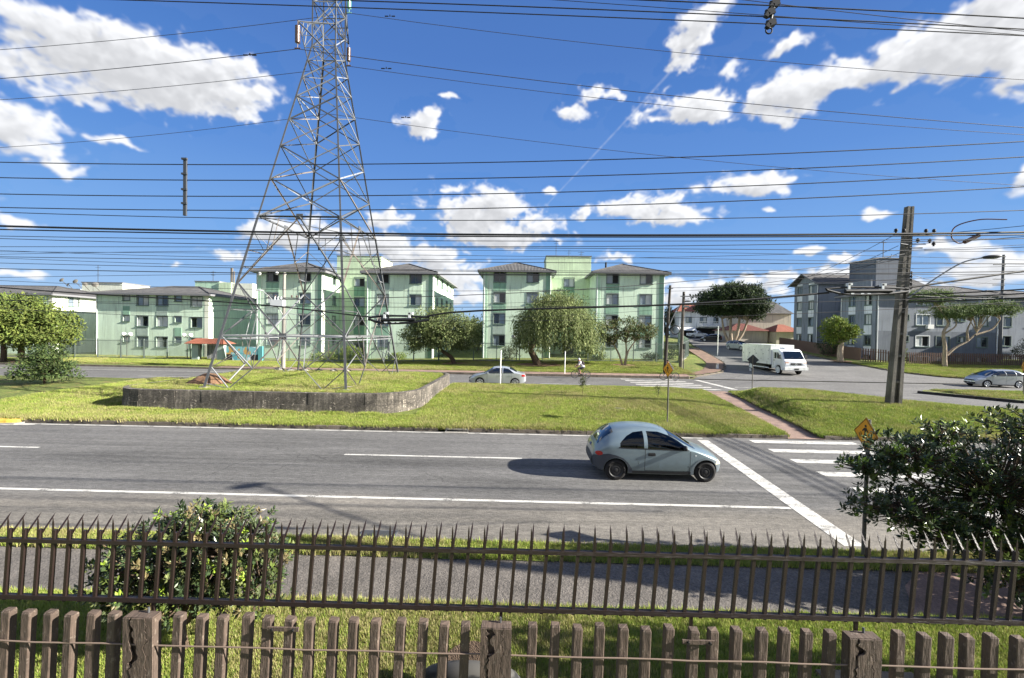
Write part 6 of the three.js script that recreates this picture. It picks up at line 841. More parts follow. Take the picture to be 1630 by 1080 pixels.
function rider(label, pos, turn, shirt, shorts, opts) {
  const t = thing('person', label, 'person', pos, turn, 'cyclists on the far road');
  // own frame: +x forward; saddle at x -0.22, y 0.95; bar at x 0.42, y 1.02; pedals at y 0.18 / 0.42
  const hip = [-0.2, 1.02, 0], ch = [0.08, 1.42, 0], nk = [0.14, 1.54, 0], hd = [0.2, 1.68, 0];
  const B = [[hip, 0.15, [-0.06, 1.22, 0], 0.135], [[-0.06, 1.22, 0], 0.135, ch, 0.15], [[0.06, 1.42, -0.15], 0.07, [0.06, 1.42, 0.15], 0.07], [ch, 0.09, nk, 0.06], [nk, 0.055, hd, 0.09], [[0.19, 1.7, 0], 0.105, [0.2, 1.64, 0], 0.09], [[0.23, 1.6, 0], 0.06, [0.25, 1.62, 0], 0.055], [[0.3, 1.655, 0], 0.016, [0.31, 1.635, 0], 0.018]];
  for (const s of [-1, 1]) { const sh = [0.08, 1.42, s * 0.19], el = [0.26, 1.2, s * 0.25], wr = [0.42, 1.06, s * 0.24]; B.push([sh, 0.062, el, 0.046], [el, 0.046, wr, 0.033], [wr, 0.034, [0.48, 1.045, s * 0.24], 0.03]); B.push(...fingers(wr, [0.97, -0.15], -s)); B.push([[0.18, 1.66, s * 0.1], 0.022, [0.185, 1.63, s * 0.098], 0.018]); }
  const legs = [[-1, [0.22, 0.92, -0.12], [0.06, 0.46, -0.12], [0.2, 0.40, -0.12]], [1, [0.2, 0.74, 0.12], [0.0, 0.30, 0.12], [0.14, 0.22, 0.12]]];
  for (const [s, kn, an, to] of legs) B.push([[-0.18, 0.98, s * 0.1], 0.105, kn, 0.066], [kn, 0.066, [lerp(kn[0], an[0], 0.4) - 0.02, lerp(kn[1], an[1], 0.4), kn[2]], 0.062], [[lerp(kn[0], an[0], 0.4) - 0.02, lerp(kn[1], an[1], 0.4), kn[2]], 0.06, an, 0.042], [an, 0.045, to, 0.04]);
  const g = fleshGeo(B, [-0.4, 0.15, -0.32], [0.6, 1.82, 0.32], 0.021, 0.014);
  paintBy(g, (x, y, z) => { if (y > 1.55) return SKIN; if (y > 1.0 && Math.abs(z) > 0.2 && x > 0.24) return SKIN; if (y > 1.04) return shirt; if (y > 0.7 && !(x > 0.12 && y < 0.78)) return shorts; if (y < 0.3 || (y < 0.5 && x > 0.09 && z < 0)) return [0.05, 0.05, 0.05]; return SKIN; });
  const b = mesh('body', g, figMat, t);
  const hair = new THREE.SphereGeometry(0.116, 16, 10, 0, 6.2832, 0, 1.75); hair.rotateZ(0.35); hair.translate(0.185, 1.70, 0); mesh(opts.helmet ? 'helmet' : 'hair', hair, opts.helmet ? std({ color: C(opts.helmet), roughness: 0.4 }) : M.hairDark, t);
  if (opts.pack) { const k = new THREE.SphereGeometry(0.17, 14, 12).scale(0.75, 1.35, 0.95); k.rotateZ(-0.5); k.translate(-0.16, 1.36, 0); mesh('backpack', k, std({ color: C(opts.pack), roughness: 0.8 }), t); }
  return t;
}
function bicycle(label, pos, turn, colour) {
  const t = thing('bicycle', label, 'bicycle', pos, turn, 'bicycles on the far road'), fr = std({ color: C(colour), roughness: 0.4, metalness: 0.3 }), rw = [-0.52, 0.34, 0], fw = [0.55, 0.34, 0], bb = [-0.06, 0.3, 0], st = [-0.2, 0.82, 0], ht = [0.36, 0.86, 0];
  for (const c of [rw, fw]) { const w = mesh('wheel', put(new THREE.TorusGeometry(0.325, 0.026, 7, 34), c, 0), M.rubber, t); mesh('rim', put(mrg([new THREE.TorusGeometry(0.295, 0.012, 5, 30), ...Array.from({ length: 14 }, (_, k) => box(0, 0.148, 0, 0.007, 0.295, 0.007).rotateZ(k / 14 * 6.2832)), new THREE.CylinderGeometry(0.03, 0.03, 0.1, 8).rotateX(1.5708)]), c, 0), M.alloy, w); }
  mesh('frame', mrg([cyl(bb, st, 0.018), cyl(bb, [0.38, 0.76, 0], 0.021), cyl([-0.18, 0.78, 0], ht, 0.018), cyl([0.34, 0.92, 0], [0.4, 0.7, 0], 0.022), ...[-1, 1].flatMap(s => [cyl([bb[0], bb[1], s * 0.03], [rw[0], rw[1], s * 0.06], 0.011), cyl([-0.18, 0.76, s * 0.02], [rw[0], rw[1], s * 0.06], 0.009)])]), fr, t);
  mesh('fork', mrg([-1, 1].map(s => cyl([0.4, 0.72, s * 0.05], [fw[0], fw[1], s * 0.05], 0.014))), M.plasticBlack, t);
  mesh('handlebar', mrg([cyl([0.34, 0.92, 0], [0.38, 1.02, 0], 0.016), tube([[0.36, 1.03, -0.3], [0.42, 1.04, -0.1], [0.42, 1.04, 0.1], [0.36, 1.03, 0.3]], 0.013, 6)]), M.plasticBlack, t);
  mesh('saddle', mrg([new THREE.SphereGeometry(0.12, 12, 6).scale(1.1, 0.28, 0.6).translate(-0.23, 0.93, 0), cyl(st, [-0.22, 0.92, 0], 0.013)]), M.plasticBlack, t);
  mesh('crank', mrg([new THREE.CylinderGeometry(0.09, 0.09, 0.012, 18).rotateX(1.5708).translate(bb[0], bb[1], 0.05), cyl([bb[0], bb[1], 0.07], [0.02, 0.18, 0.09], 0.012), cyl([bb[0], bb[1], -0.07], [0.04, 0.4, -0.09], 0.012), box(0.06, 0.175, 0.12, 0.1, 0.02, 0.08), box(0.08, 0.38, -0.12, 0.1, 0.02, 0.08)]), M.plasticBlack, t);
  return t;
}
bicycle('dark bicycle under the rider with the dark backpack', [5.5, 0.01, -38.9], Math.PI, '#3a3d42'); rider('person in a pale shirt with dark backpack and dark shorts riding a bicycle left', [5.5, 0.01, -38.9], Math.PI, [0.62, 0.58, 0.58], [0.03, 0.03, 0.035], { pack: '#2c1d26', helmet: '#d6d6d6' });
bicycle('dark bicycle partly hidden behind the yellow pedestrian sign', [13.4, 0.01, -38.6], Math.PI, '#17191c'); rider('person in a black top riding a bicycle behind the yellow pedestrian sign', [13.4, 0.01, -38.6], Math.PI, [0.02, 0.02, 0.024], [0.03, 0.03, 0.04], {});
{ // driver inside the hatchback
  const ox = 3.87, oz = -12.55 + 0.33, t = thing('person', 'driver in a dark shirt holding the wheel of the blue-grey hatchback', 'person', [ox, 0, oz]);
  const B = [[[-0.2, 0.55, 0], 0.15, [-0.17, 0.88, 0], 0.15], [[-0.17, 0.88, 0], 0.14, [-0.15, 1.02, 0], 0.12], [[-0.15, 1.02, -0.15], 0.06, [-0.15, 1.02, 0.15], 0.06], [[-0.14, 1.05, 0], 0.06, [-0.11, 1.16, 0], 0.055], [[-0.1, 1.2, 0], 0.095, [-0.09, 1.24, 0], 0.1], [[-0.03, 1.15, 0], 0.05, [-0.02, 1.16, 0], 0.045]];
  for (const s of [-1, 1]) B.push([[-0.15, 1.0, s * 0.19], 0.055, [0.02, 0.9, s * 0.24], 0.046], [[0.02, 0.9, s * 0.24], 0.045, [0.24, 0.99, s * 0.17], 0.033], [[0.24, 0.99, s * 0.17], 0.034, [0.29, 1.0, s * 0.16], 0.028], ...fingers([0.25, 0.995, s * 0.16], [0.97, 0.1], -s));
  for (const s of [-1, 1]) B.push([[-0.15, 0.5, s * 0.1], 0.09, [0.3, 0.5, s * 0.1], 0.07]);
  const g = paintBy(fleshGeo(B, [-0.4, 0.4, -0.32], [0.45, 1.36, 0.32], 0.018, 0.014), (x, y, z) => y > 1.1 ? SKIN : (x > 0.02 && y > 0.86 ? SKIN : [0.03, 0.03, 0.04])); mesh('body', g, figMat, t);
  const hair = new THREE.SphereGeometry(0.108, 14, 10, 0, 6.2832, 0, 1.7); hair.rotateZ(0.4); hair.translate(-0.1, 1.235, 0); mesh('hair', hair, M.hairDark, t);
}
console.log('vehicles done');
// ================================================================ POLES, LAMPS, SIGNS
function taper(x0, z0, w0, d0, y0, x1, z1, w1, d1, y1) { const p = (x, z, w, d, y) => [[x - w / 2, y, z + d / 2], [x + w / 2, y, z + d / 2], [x + w / 2, y, z - d / 2], [x - w / 2, y, z - d / 2]]; const a = p(x0, z0, w0, d0, y0), b = p(x1, z1, w1, d1, y1); return quads([[a[0], a[1], b[1], b[0]], [a[1], a[2], b[2], b[1]], [a[2], a[3], b[3], b[2]], [a[3], a[0], b[0], b[3]], [b[0], b[1], b[2], b[3]]]); }
const pinIns = (x, y, z, s = 1) => { const pr = [[0.03, 0], [0.03, 0.05], [0.07, 0.06], [0.04, 0.1], [0.065, 0.115], [0.035, 0.15], [0.0, 0.17]].map(q => new THREE.Vector2(q[0] * s, q[1] * s)); return new THREE.LatheGeometry(pr, 10).translate(x, y, z); };
{ // tall concrete pole on the right-hand lawn
  const x = 19.3, D = 22.45, y0 = hLawnR(x, D) - 0.1, t = thing('utility_pole', 'tall leaning concrete utility pole with recessed face on the right-hand lawn', 'utility pole', [x, y0, -D]);
  const H = 10.3, lean = 0.52, at = (f) => lean * f, w = (f) => lerp(0.60, 0.32, f), d = (f) => lerp(0.36, 0.24, f);
  const fl = []; for (const s of [-1, 1]) fl.push(taper(s * (w(0) / 2 - 0.09), 0, 0.18, d(0), 0, at(1) + s * (w(1) / 2 - 0.055), 0, 0.11, d(1), H)); fl.push(taper(0, -0.03, w(0) - 0.3, 0.1, 0, at(1), -0.02, w(1) - 0.18, 0.08, H));
  for (const f of [0.0, 0.12, 0.25, 0.36, 0.47, 0.57]) fl.push(taper(at(f), 0, w(f) - 0.05, d(f) * 0.82, f * H, at(f + 0.012), 0, w(f) - 0.05, d(f) * 0.82, (f + 0.012) * H)); fl.push(taper(at(0.6), 0, w(0.6) - 0.04, d(0.6) * 0.9, 0.6 * H, at(1), 0, w(1) - 0.04, d(1) * 0.9, H - 0.01));
  mesh('shaft', mrg(fl), std({ color: C('#aeadab'), map: concreteMap, bumpMap: bumpRough, bumpScale: 0.01, roughness: 0.95 }), t);
  const yA = 8.85; mesh('cross_arm', mrg([box(at(0.86) + 0.1, yA, 0.2, 1.9, 0.09, 0.1)]), M.steelDark, t); mesh('cross_arm', mrg([cyl([at(0.8), 8.35, 0.2], [at(0.8) + 0.75, 8.35, 0.25], 0.03), cyl([at(0.8), 8.15, 0.2], [at(0.8) + 0.6, 8.15, 0.25], 0.03), cyl([at(0.8), 8.3, 0.2], [at(0.8) - 0.5, 8.35, 0.25], 0.03)]), M.steelDark, t);
  for (const [ix, iy] of [[-0.75, yA + 0.05], [-0.35, yA + 0.05], [0.75, yA + 0.05], [1.15, yA + 0.05], [0.95, 8.4], [1.15, 8.25], [0.35, 8.42]]) mesh('insulator', pinIns(at(0.86) + ix, iy, 0.22, 1.4), M.black, t);
  for (let k = 0; k < 5; k++) mesh('insulator', pinIns(at(0.65) + 0.25, 6.05 + k * 0.19, 0.16, 1.0), M.plasticBlack, t);
  mesh('clamp_band', mrg([taper(at(0.57), 0, w(0.57) + 0.05, d(0.57) + 0.05, 5.88, at(0.58), 0, w(0.58) + 0.05, d(0.58) + 0.05, 6.0)]), M.galv, t);
  const arm = smoothPts([[at(0.57) + 0.15, 5.6, 0.15], [at(0.6) + 1.2, 6.6, 0.5], [at(0.6) + 2.2, 7.35, 0.8], [at(0.6) + 2.9, 7.55, 1.0]], 6); mesh('lamp_arm', tube(arm, 0.035, 7), M.galv, t);
  const lh = mesh('lamp_head', put(new THREE.SphereGeometry(0.3, 16, 10).scale(1.3, 0.32, 0.55).rotateZ(0.05), [at(0.6) + 3.25, 7.58, 1.1], -0.25), M.signBack, t); mesh('lamp_glass', put(new THREE.SphereGeometry(0.22, 14, 8).scale(1.2, 0.25, 0.55), [at(0.6) + 3.25, 7.53, 1.1], -0.25), M.glassBlue, lh);
}
function plainPole(label, x, D, h, lean, r, parts, mat = M.concrete) { const t = thing('utility_pole', label, 'utility pole', [x, gh(x, D), -D], 0, 'far utility poles'); mesh('shaft', cyl([0, 0, 0], [lean, h, 0], r, r * 0.65, 10), mat, t); parts(t, h, lean); return t; }
plainPole('slim pole with street lamp arm at the corner of the central block', 14.0, 41.7, 8.7, 0.35, 0.17, (t, h, l) => { mesh('cross_arm', box(l - 0.02, h - 0.3, 0.12, 0.5, 0.08, 0.08), M.steelDark, t); mesh('lamp_arm', tube(smoothPts([[l * 0.6, 4.6, 0.1], [l + 0.7, 6.6, 0.4], [l + 1.3, 7.1, 0.5]], 5), 0.04, 6), M.galv, t); mesh('lamp_head', put(new THREE.SphereGeometry(0.25, 12, 8).scale(1.4, 0.3, 0.6), [l + 1.5, 7.15, 0.55], 0), M.signBack, t); mesh('cable_coil', put(new THREE.TorusGeometry(0.42, 0.05, 6, 22), [l + 0.55, 4.4, 0.2], 0), M.cable, t); for (let k = 0; k < 4; k++) mesh('insulator', pinIns(l - 0.2, h - 2 - k * 0.25, 0.15, 1.2), M.black, t); }, std({ color: C('#6d675f'), map: concreteMap }));
plainPole('second pole with a crossarm behind the corner fence', 17.3, 46.5, 8.3, 0.18, 0.2, (t, h, l) => { mesh('cross_arm', box(l + 0.55, h - 0.5, 0.15, 1.9, 0.1, 0.1), M.steelDark, t); for (let k = 0; k < 3; k++) mesh('insulator', pinIns(l + k * 0.6, h - 0.45, 0.15, 1.4), M.black, t); mesh('bracket', mrg([box(l + 0.2, h - 1.6, 0.1, 0.7, 0.2, 0.2)]), M.steelDark, t); }, M.stain);
plainPole('pale concrete pole with lamp and boxes seen through the lattice tower', -23.3, 41.4, 9.5, 0.05, 0.2, (t, h, l) => { mesh('cross_arm', box(0, h - 2.5, 0.2, 3.2, 0.1, 0.1), M.steelDark, t); for (const x of [-1.4, -0.7, 0.9, 1.4]) mesh('insulator', pinIns(x, h - 2.45, 0.2, 1.5), M.insulator, t); mesh('transformer_box', mrg([bx(-0.9, 0.3, 6.1, 6.8, 0.18, 0.75), cyl([-0.6, 6.8, 0.45], [-0.6, 7.1, 0.45], 0.07), cyl([-0.3, 6.8, 0.45], [-0.3, 7.1, 0.45], 0.07), cyl([0.0, 6.8, 0.45], [0.0, 7.1, 0.45], 0.07)]), M.frameWhite, t); mesh('lamp_arm', tube(smoothPts([[0, 5.4, 0.15], [-0.9, 6.9, 0.6], [-1.6, 7.6, 0.8]], 5), 0.04, 6), M.galv, t); mesh('lamp_head', put(new THREE.SphereGeometry(0.25, 12, 8).scale(1.5, 0.3, 0.6), [-1.9, 7.65, 0.85], 0), M.frameWhite, t); });
plainPole('distant pole with crossarms above the right-hand grey block', 66.3, 60.5, 14.6, 0.1, 0.22, (t, h, l) => { for (const y of [h - 0.3, h - 1.4, h - 3.4, h - 4.2]) mesh('cross_arm', box(-0.6, y, 0.15, 1.6, 0.1, 0.1), M.steelDark, t); }, M.steelDark);
{ // street lamp beyond the right edge; its arm reaches into the picture at the top right and throws its shadow on the road
  const t = thing('street_lamp', 'street lamp head reaching in at the upper right edge', 'street lamp', [14.95, 0.05, -5.0]); mesh('shaft', taper(0, 0, 0.42, 0.3, 0, 0.1, 0, 0.26, 0.2, 9.4), M.concrete, t);
  mesh('lamp_arm', tube(smoothPts([[0.05, 6.4, 0], [-1.6, 7.3, -1.3], [-3.6, 7.66, -2.7], [-4.6, 7.68, -3.25]], 6), 0.04, 7), M.galv, t); const lh = mesh('lamp_head', put(new THREE.SphereGeometry(0.3, 16, 10).scale(1.35, 0.3, 0.6), [-5.05, 7.68, -3.3], 0.55), M.signBack, t); mesh('lamp_glass', put(new THREE.SphereGeometry(0.22, 14, 8).scale(1.2, 0.22, 0.55), [-5.05, 7.63, -3.3], 0.55), M.glassBlue, lh);
}
function textFigure(s) { // pedestrian-crossing pictogram as flat cut-out plates: head, body, arms, legs and kerb stripes
  const P = (pts) => { const g = new THREE.ShapeGeometry(new THREE.Shape(pts.map(p => new THREE.Vector2(p[0] * s, p[1] * s)))); return g; }; const parts = [new THREE.CircleGeometry(0.055 * s, 16).translate(0, 0.31 * s, 0), P([[-0.07, 0.23], [0.05, 0.24], [0.16, 0.08], [0.13, 0.05], [0.04, 0.14], [0.05, -0.02], [0.15, -0.3], [0.09, -0.31], [0.0, -0.08], [-0.1, -0.3], [-0.16, -0.28], [-0.05, -0.02], [-0.06, 0.14], [-0.15, 0.06], [-0.18, 0.1]]), P([[-0.36, -0.02], [-0.32, -0.02], [-0.25, -0.2], [-0.29, -0.2]]), P([[-0.27, 0.03], [-0.23, 0.03], [-0.18, -0.14], [-0.22, -0.14]]), P([[0.24, 0.0], [0.28, 0.0], [0.33, -0.12], [0.29, -0.12]])]; return mrg(parts);
}
function diamondSign(label, x, D, y0, hc, s, turn, front, lean = 0) {
  const t = thing('pedestrian_sign', label, 'sign', [x, y0, -D], turn); t.rotation.z = lean; mesh('post', cyl([0, -0.1, -0.04], [0, hc + 0.25, -0.04], 0.032, 0.032, 10), M.postGrey, t);
  const dia = (k, z) => { const sh = new THREE.Shape([[0, -k], [k, 0], [0, k], [-k, 0]].map(p => new THREE.Vector2(...p))); const g = new THREE.ExtrudeGeometry(sh, { depth: 0.006, bevelEnabled: false }); g.translate(0, hc, z); return g; };
  const k = s * 0.707; mesh('back_plate', dia(k, -0.003), front ? M.signBlack : M.signBack, t); mesh('sign_plate', dia(k * 0.985, 0.0045), M.signYellow, t);
  const bd = new THREE.Shape([[0, -k * 0.95], [k * 0.95, 0], [0, k * 0.95], [-k * 0.95, 0]].map(p => new THREE.Vector2(...p))); bd.holes.push(new THREE.Path([[0, -k * 0.9], [k * 0.9, 0], [0, k * 0.9], [-k * 0.9, 0]].map(p => new THREE.Vector2(...p)))); mesh('sign_border', new THREE.ShapeGeometry(bd).translate(0, hc, 0.0145), M.signBlack, t);
  mesh('pedestrian_symbol', textFigure(s * 1.05).translate(0, hc, 0.0148), M.signBlack, t); mesh('footing', cyl([0, -0.06, -0.04], [0, 0.05, -0.04], 0.16, 0.12, 10), M.concrete, t); return t;
}
diamondSign('yellow pedestrian crossing sign on the near pavement, partly behind the glossy tree', 6.17, 7.75, 0.08, 2.26, 0.41, -1.62, true, -0.02);
diamondSign('yellow pedestrian crossing sign on the central lawn behind the blue-grey hatchback', 6.42, 18.75, 0.12, 2.42, 0.48, -1.24, true, -0.01);
diamondSign('diamond road sign seen from the back by the footpath through the lawns', 16.9, 31.4, 0.1, 2.25, 0.55, Math.PI - 0.7, false);
diamondSign('diamond road sign seen from the back at the right edge', 36.1, 31.4, 0.15, 2.05, 0.6, Math.PI + 0.9, false);
diamondSign('diamond road sign seen from the back at the left edge', -24.55, 19.5, 0.15, 2.15, 0.6, Math.PI - 0.75, false);
for (const [x, D, h, lab, dark] of [[-1.45, 30.7, 2.6, 'white sign post in front of the silver sedan', 0], [4.2, 40.6, 2.1, 'white post by the kerb beside the weeping tree', 0], [27.4, 60, 4.0, 'pale post at the kerb of the side street', 0]]) { const t = thing('sign_post', lab, 'post', [x, gh(x, D) + 0.15, -D]); mesh('post', cyl([0, -0.1, 0], [0.02, h, 0], 0.045, 0.045, 8), M.postWhite, t); mesh('cap', cyl([0.02, h, 0], [0.02, h + 0.05, 0], 0.055, 0.04, 8), M.postGrey, t); }
{ const x = 16.9, D = 44.6, t = thing('sign_post', 'grey post with small dark sign plate at the street corner', 'sign', [x, gh(x, D) + 0.1, -D]); mesh('post', cyl([0, -0.1, 0], [0, 2.7, 0], 0.05, 0.05, 8), M.postGrey, t); mesh('sign_plate', box(0, 2.45, 0.05, 0.14, 0.55, 0.4), M.signBack, t); }
{ const x = 21.0, D = 46, t = thing('bollard', 'short white stub on the corner grass', 'bollard', [x, gh(x, D) + 0.1, -D]); mesh('stub', cyl([0, 0, 0], [0, 0.5, 0], 0.13, 0.13, 10), M.postWhite, t); mesh('cap', cyl([0, 0.5, 0], [0, 0.58, 0], 0.16, 0.12, 10), M.concrete, t); }
for (const [x, lab] of [[-47.6, 'white twin-globe garden lamp left of the gatehouse'], [-40.2, 'white twin-globe garden lamp beside the gatehouse roof'], [-0.5, 'white twin-globe garden lamp behind the fence left of the weeping tree']]) { const t = thing('garden_lamp', lab, 'lamp', [x, gh(x, 51) + 0.1, -50.6]); mesh('post', mrg([cyl([0, 0, 0], [0, 2.6, 0], 0.04), cyl([-0.4, 2.6, 0], [0.4, 2.6, 0], 0.03)]), M.postGrey, t); for (const s of [-1, 1]) mesh('globe', new THREE.SphereGeometry(0.24, 14, 10).translate(s * 0.4, 2.85, 0), std({ color: C('#f2f2ee'), roughness: 0.3 }), t); }
{ // storm drains
  const t = thing('drain_inlet', 'kerb drain inlet on the far side of the road', 'drain', [-2.52, 0, -17.16]); mesh('lintel', box(0, 0.105, 0, 0.9, 0.07, 0.14), M.concrete, t); mesh('opening', box(0, 0.03, -0.05, 0.88, 0.09, 0.03), M.black, t); mesh('cheek', box(-0.44, 0.03, 0, 0.05, 0.1, 0.13), M.concrete, t); mesh('cheek', box(0.44, 0.03, 0, 0.05, 0.1, 0.13), M.concrete, t); mesh('apron', box(0, 0.012, 0.2, 0.95, 0.012, 0.26), M.concrete, t);
  const g = thing('drain_grate', 'iron drain grate in the near gutter', 'drain', [-2.75, 0.004, -8.28]); mesh('frame', mrg([box(0, 0.006, 0.17, 0.7, 0.02, 0.03), box(0, 0.006, -0.17, 0.7, 0.02, 0.03), box(0.34, 0.006, 0, 0.03, 0.02, 0.31), box(-0.34, 0.006, 0, 0.03, 0.02, 0.31)]), M.steelDark, g); mesh('pit', box(0, 0.001, 0, 0.66, 0.004, 0.3), M.black, g); for (let k = 0; k < 6; k++) mesh('bar', box(0, 0.008, -0.12 + k * 0.048, 0.66, 0.016, 0.02), M.steelDark, g);
}
{ const x = -21.6, t = thing('kerb_nose', 'yellow-painted concrete traffic nose at the left edge of the road', 'kerb', [x, 0, -17.05]); const sh = new THREE.Shape(); sh.absellipse(0, 0, 1.1, 0.28, 0, Math.PI * 2); const g = new THREE.ExtrudeGeometry(sh, { depth: 0.13, bevelEnabled: true, bevelSize: 0.03, bevelThickness: 0.03, bevelSegments: 2 }); g.rotateX(-Math.PI / 2); mesh('stone', g, std({ color: C('#d6b64a'), map: plasterMap }), t); mesh('plinth', box(0, 0.02, 0, 2.5, 0.04, 0.7), M.concrete, t); }

// ================================================================ OVERHEAD WIRES
function wireThing(name, label, cat, pts, r, mat, group) { return solo(name, label, cat, tube(pts, r, 5), mat, group); }
{
  // along the street: depth, radius in mm, and height as a parabola of x (sag)
  const W = [[7,8,0.00234,0.0296,6.81936],[7,8,0.00241,0.03041,6.56487],[7,8,0.00241,0.0324,6.31032],[7,8,0.00249,0.03192,6.07546],[7.6,7,0.00195,0.01398,6.02547],[7.8,19,0.00118,0.00627,5.81452],[7.9,12,0.00094,0.00713,5.80295],[7,9,-0.00092,-0.03691,9.31553],[7.6,9,-0.00052,-0.03779,9.64154],[6.4,9,-0.0012,-0.0366,9.02813],[23,16,-0.00013,-0.07057,21.86614],[9,7,0.00068,0.01,5.95839],[9,7,0.00148,0.01329,5.84067],[9,6,-0.00023,0.00724,5.8131],[22,12,0.00086,0.01986,7.81584],[22,11,-0.00014,0.00022,7.96664],[9.2,7,0.00039,0.00656,5.54298],[22,12,0.00063,0.00653,7.22915],[9.3,6,0.00055,0.00285,5.35437],[9.3,9,0.00088,0.01182,5.2882],[22,11,-0.00049,0.00604,7.03586],[22,11,0.00105,0.02415,6.20626],[11,7,0.0014,0.02128,4.69773],[11,6,0.00233,0.02519,4.3431],[22,11,-0.00049,0.00607,8.25948]];
  const ORD = ['topmost', 'second', 'third', 'fourth', 'fifth', 'sixth', 'seventh', 'eighth', 'ninth', 'tenth', 'eleventh', 'twelfth']; const kindOf = ([D, r, a, b, c]) => D >= 12 ? 'lawn' : c > 8.5 ? 'high' : c > 5.9 ? 'stack' : 'low'; const rank = (w) => ORD[W.filter(q => kindOf(q) === kindOf(w) && q[4] > w[4]).length];
  const WORD = { lawn: 'of the thin wires strung above the central lawn, from the top', high: 'of the power wires crossing the top of the view, from the top', stack: 'of the stacked power wires above the near pavement, from the top', low: 'of the low black cables above the near pavement, from the top' };
  W.forEach(([D, r, a, b, c], i) => {
    const span = D < 8.5 ? 17 : D < 12 ? 26 : 46, pts = []; for (let k = 0; k <= 32; k++) { const x = lerp(-span, span, k / 32); pts.push([x, a * x * x + b * x + c, -D]); }
    const w = W[i], k2 = kindOf(w); wireThing(r > 10 && D < 12 ? 'cable_bundle' : 'overhead_wire', rank(w) + ' ' + WORD[k2], 'wire', pts, r / 1000, r > 10 && D < 12 ? M.cable : M.wire, 'overhead wires: ' + k2);
  });
  const par = (p0, p1, sag, n = 14) => Array.from({ length: n + 1 }, (_, k) => { const f = k / n; return [lerp(p0[0], p1[0], f), lerp(p0[1], p1[1], f) - sag * 4 * f * (1 - f), lerp(p0[2], p1[2], f)]; });
  // conductors of the lattice tower
  for (const [D, y, yl, yr, lab] of [[21.9, 18.42, 16.2, 14.6, 'conductor hanging from the near arm of the lattice tower'], [28.3, 21.5, 19.0, 17.7, 'conductor hanging from the far arm of the lattice tower'], [28.3, 24.98, 22.3, 21.2, 'conductor hanging from the upper far arm of the lattice tower'], [32, 20.25, 17.6, 15.9, 'conductor passing behind the lattice tower'], [21.9, 24.2, 19.8, 18.6, 'topmost conductor of the lattice tower']]) { const xa = D === 32 ? -14.8 : -11.72, pts = [...par([-44, yl - 0.3, -D], [xa, y, -D], 0.35), ...par([xa, y, -D], [50, yr - 1.1, -D], 0.9).slice(1)]; wireThing('transmission_wire', lab, 'wire', pts, 0.017, M.wireGrey); }
  for (const [x, y, D, wh] of [[-14.2, 18.18, 21.9, 'left of the tower on the near conductor'], [-9.2, 21.44, 28.3, 'right of the tower on the far conductor'], [-9.0, 24.86, 28.3, 'right of the tower on the upper conductor'], [-8.9, 20.08, 32, 'on the conductor passing behind the tower']]) { const t = thing('wire_damper', 'small dark damper weight ' + wh, 'damper', [x, y - 0.06, -D], 0, 'dampers on the conductors'); mesh('clamp', box(0, 0.02, 0, 0.05, 0.1, 0.05), M.black, t); for (const s of [-1, 1]) mesh('weight', cyl([s * 0.12, -0.02, 0], [s * 0.34, -0.02, 0], 0.035), M.black, t); mesh('rod', cyl([-0.3, -0.02, 0], [0.3, -0.02, 0], 0.01), M.black, t); }
  // lines running from the concrete pole up the side street, and to the right
  for (const [p, q, s, lab] of [[[19.0, 9.35, -22.3], [33, 11.0, -62], 0.9, 'wire from the concrete pole up the side street, upper'], [[19.2, 8.8, -22.3], [32.5, 10.4, -62], 0.9, 'wire from the concrete pole up the side street, middle'], [[19.4, 8.5, -22.3], [32, 9.9, -62], 0.9, 'wire from the concrete pole up the side street, lower'], [[20.3, 9.35, -22.3], [31, 10.2, -16.5], 0.2, 'wire from the concrete pole rising to the right edge, upper'], [[20.6, 8.95, -22.3], [31, 9.7, -16.8], 0.25, 'wire from the concrete pole rising to the right edge, middle'], [[20.5, 8.6, -22.3], [31, 9.0, -17], 0.3, 'wire from the concrete pole rising to the right edge, lower'], [[-8, 5.0, -14], [19.6, 8.4, -22.3], 0.5, 'wire rising across the central block to the concrete pole'], [[19.9, 6.3, -22.3], [44, 8.6, -30], 0.7, 'cable sagging from the concrete pole towards the right-hand grey block'], [[19.9, 6.1, -22.3], [40, 6.4, -18], 0.6, 'low cable sagging from the concrete pole to the right edge'], [[19.7, 7.4, -22.3], [66.4, 13.6, -60.4], 1.2, 'wire from the concrete pole to the distant right-hand pole, upper'], [[19.7, 7.0, -22.3], [66.4, 11.2, -60.4], 1.3, 'wire from the concrete pole to the distant right-hand pole, lower'], [[14.3, 8.3, -41.7], [19.6, 8.2, -22.4], 0.4, 'wire between the corner lamp pole and the concrete pole'], [[17.5, 7.9, -46.4], [19.7, 7.0, -22.4], 0.5, 'wire between the crossarm pole and the concrete pole'], [[-23.3, 7.1, -41.3], [14.2, 8.1, -41.6], 0.8, 'wire between the pole behind the tower and the corner lamp pole, upper'], [[-23.3, 6.2, -41.3], [14.2, 6.6, -41.6], 0.9, 'wire between the pole behind the tower and the corner lamp pole, lower'], [[-60, 7.4, -42], [-23.3, 7.1, -41.3], 0.8, 'wire from the pole behind the tower to the left edge, upper'], [[-60, 6.3, -42], [-23.3, 6.2, -41.3], 0.9, 'wire from the pole behind the tower to the left edge, lower']]) wireThing('overhead_wire', lab, 'wire', par(p, q, s), 0.014, M.wire);
  // cables crossing the road to the right of the view
  for (const k of [0, 1, 2]) wireThing('cable_bundle', ['thick cable crossing the road at the right, upper', 'thick cable crossing the road at the right, middle', 'thick cable crossing the road at the right, lower'][k], 'wire', par([22.2 + k * 0.05, 6.5 - k * 0.16, -7.6], [19.75, 6.3 - k * 0.18, -22.3], 0.25), 0.03, M.cable);
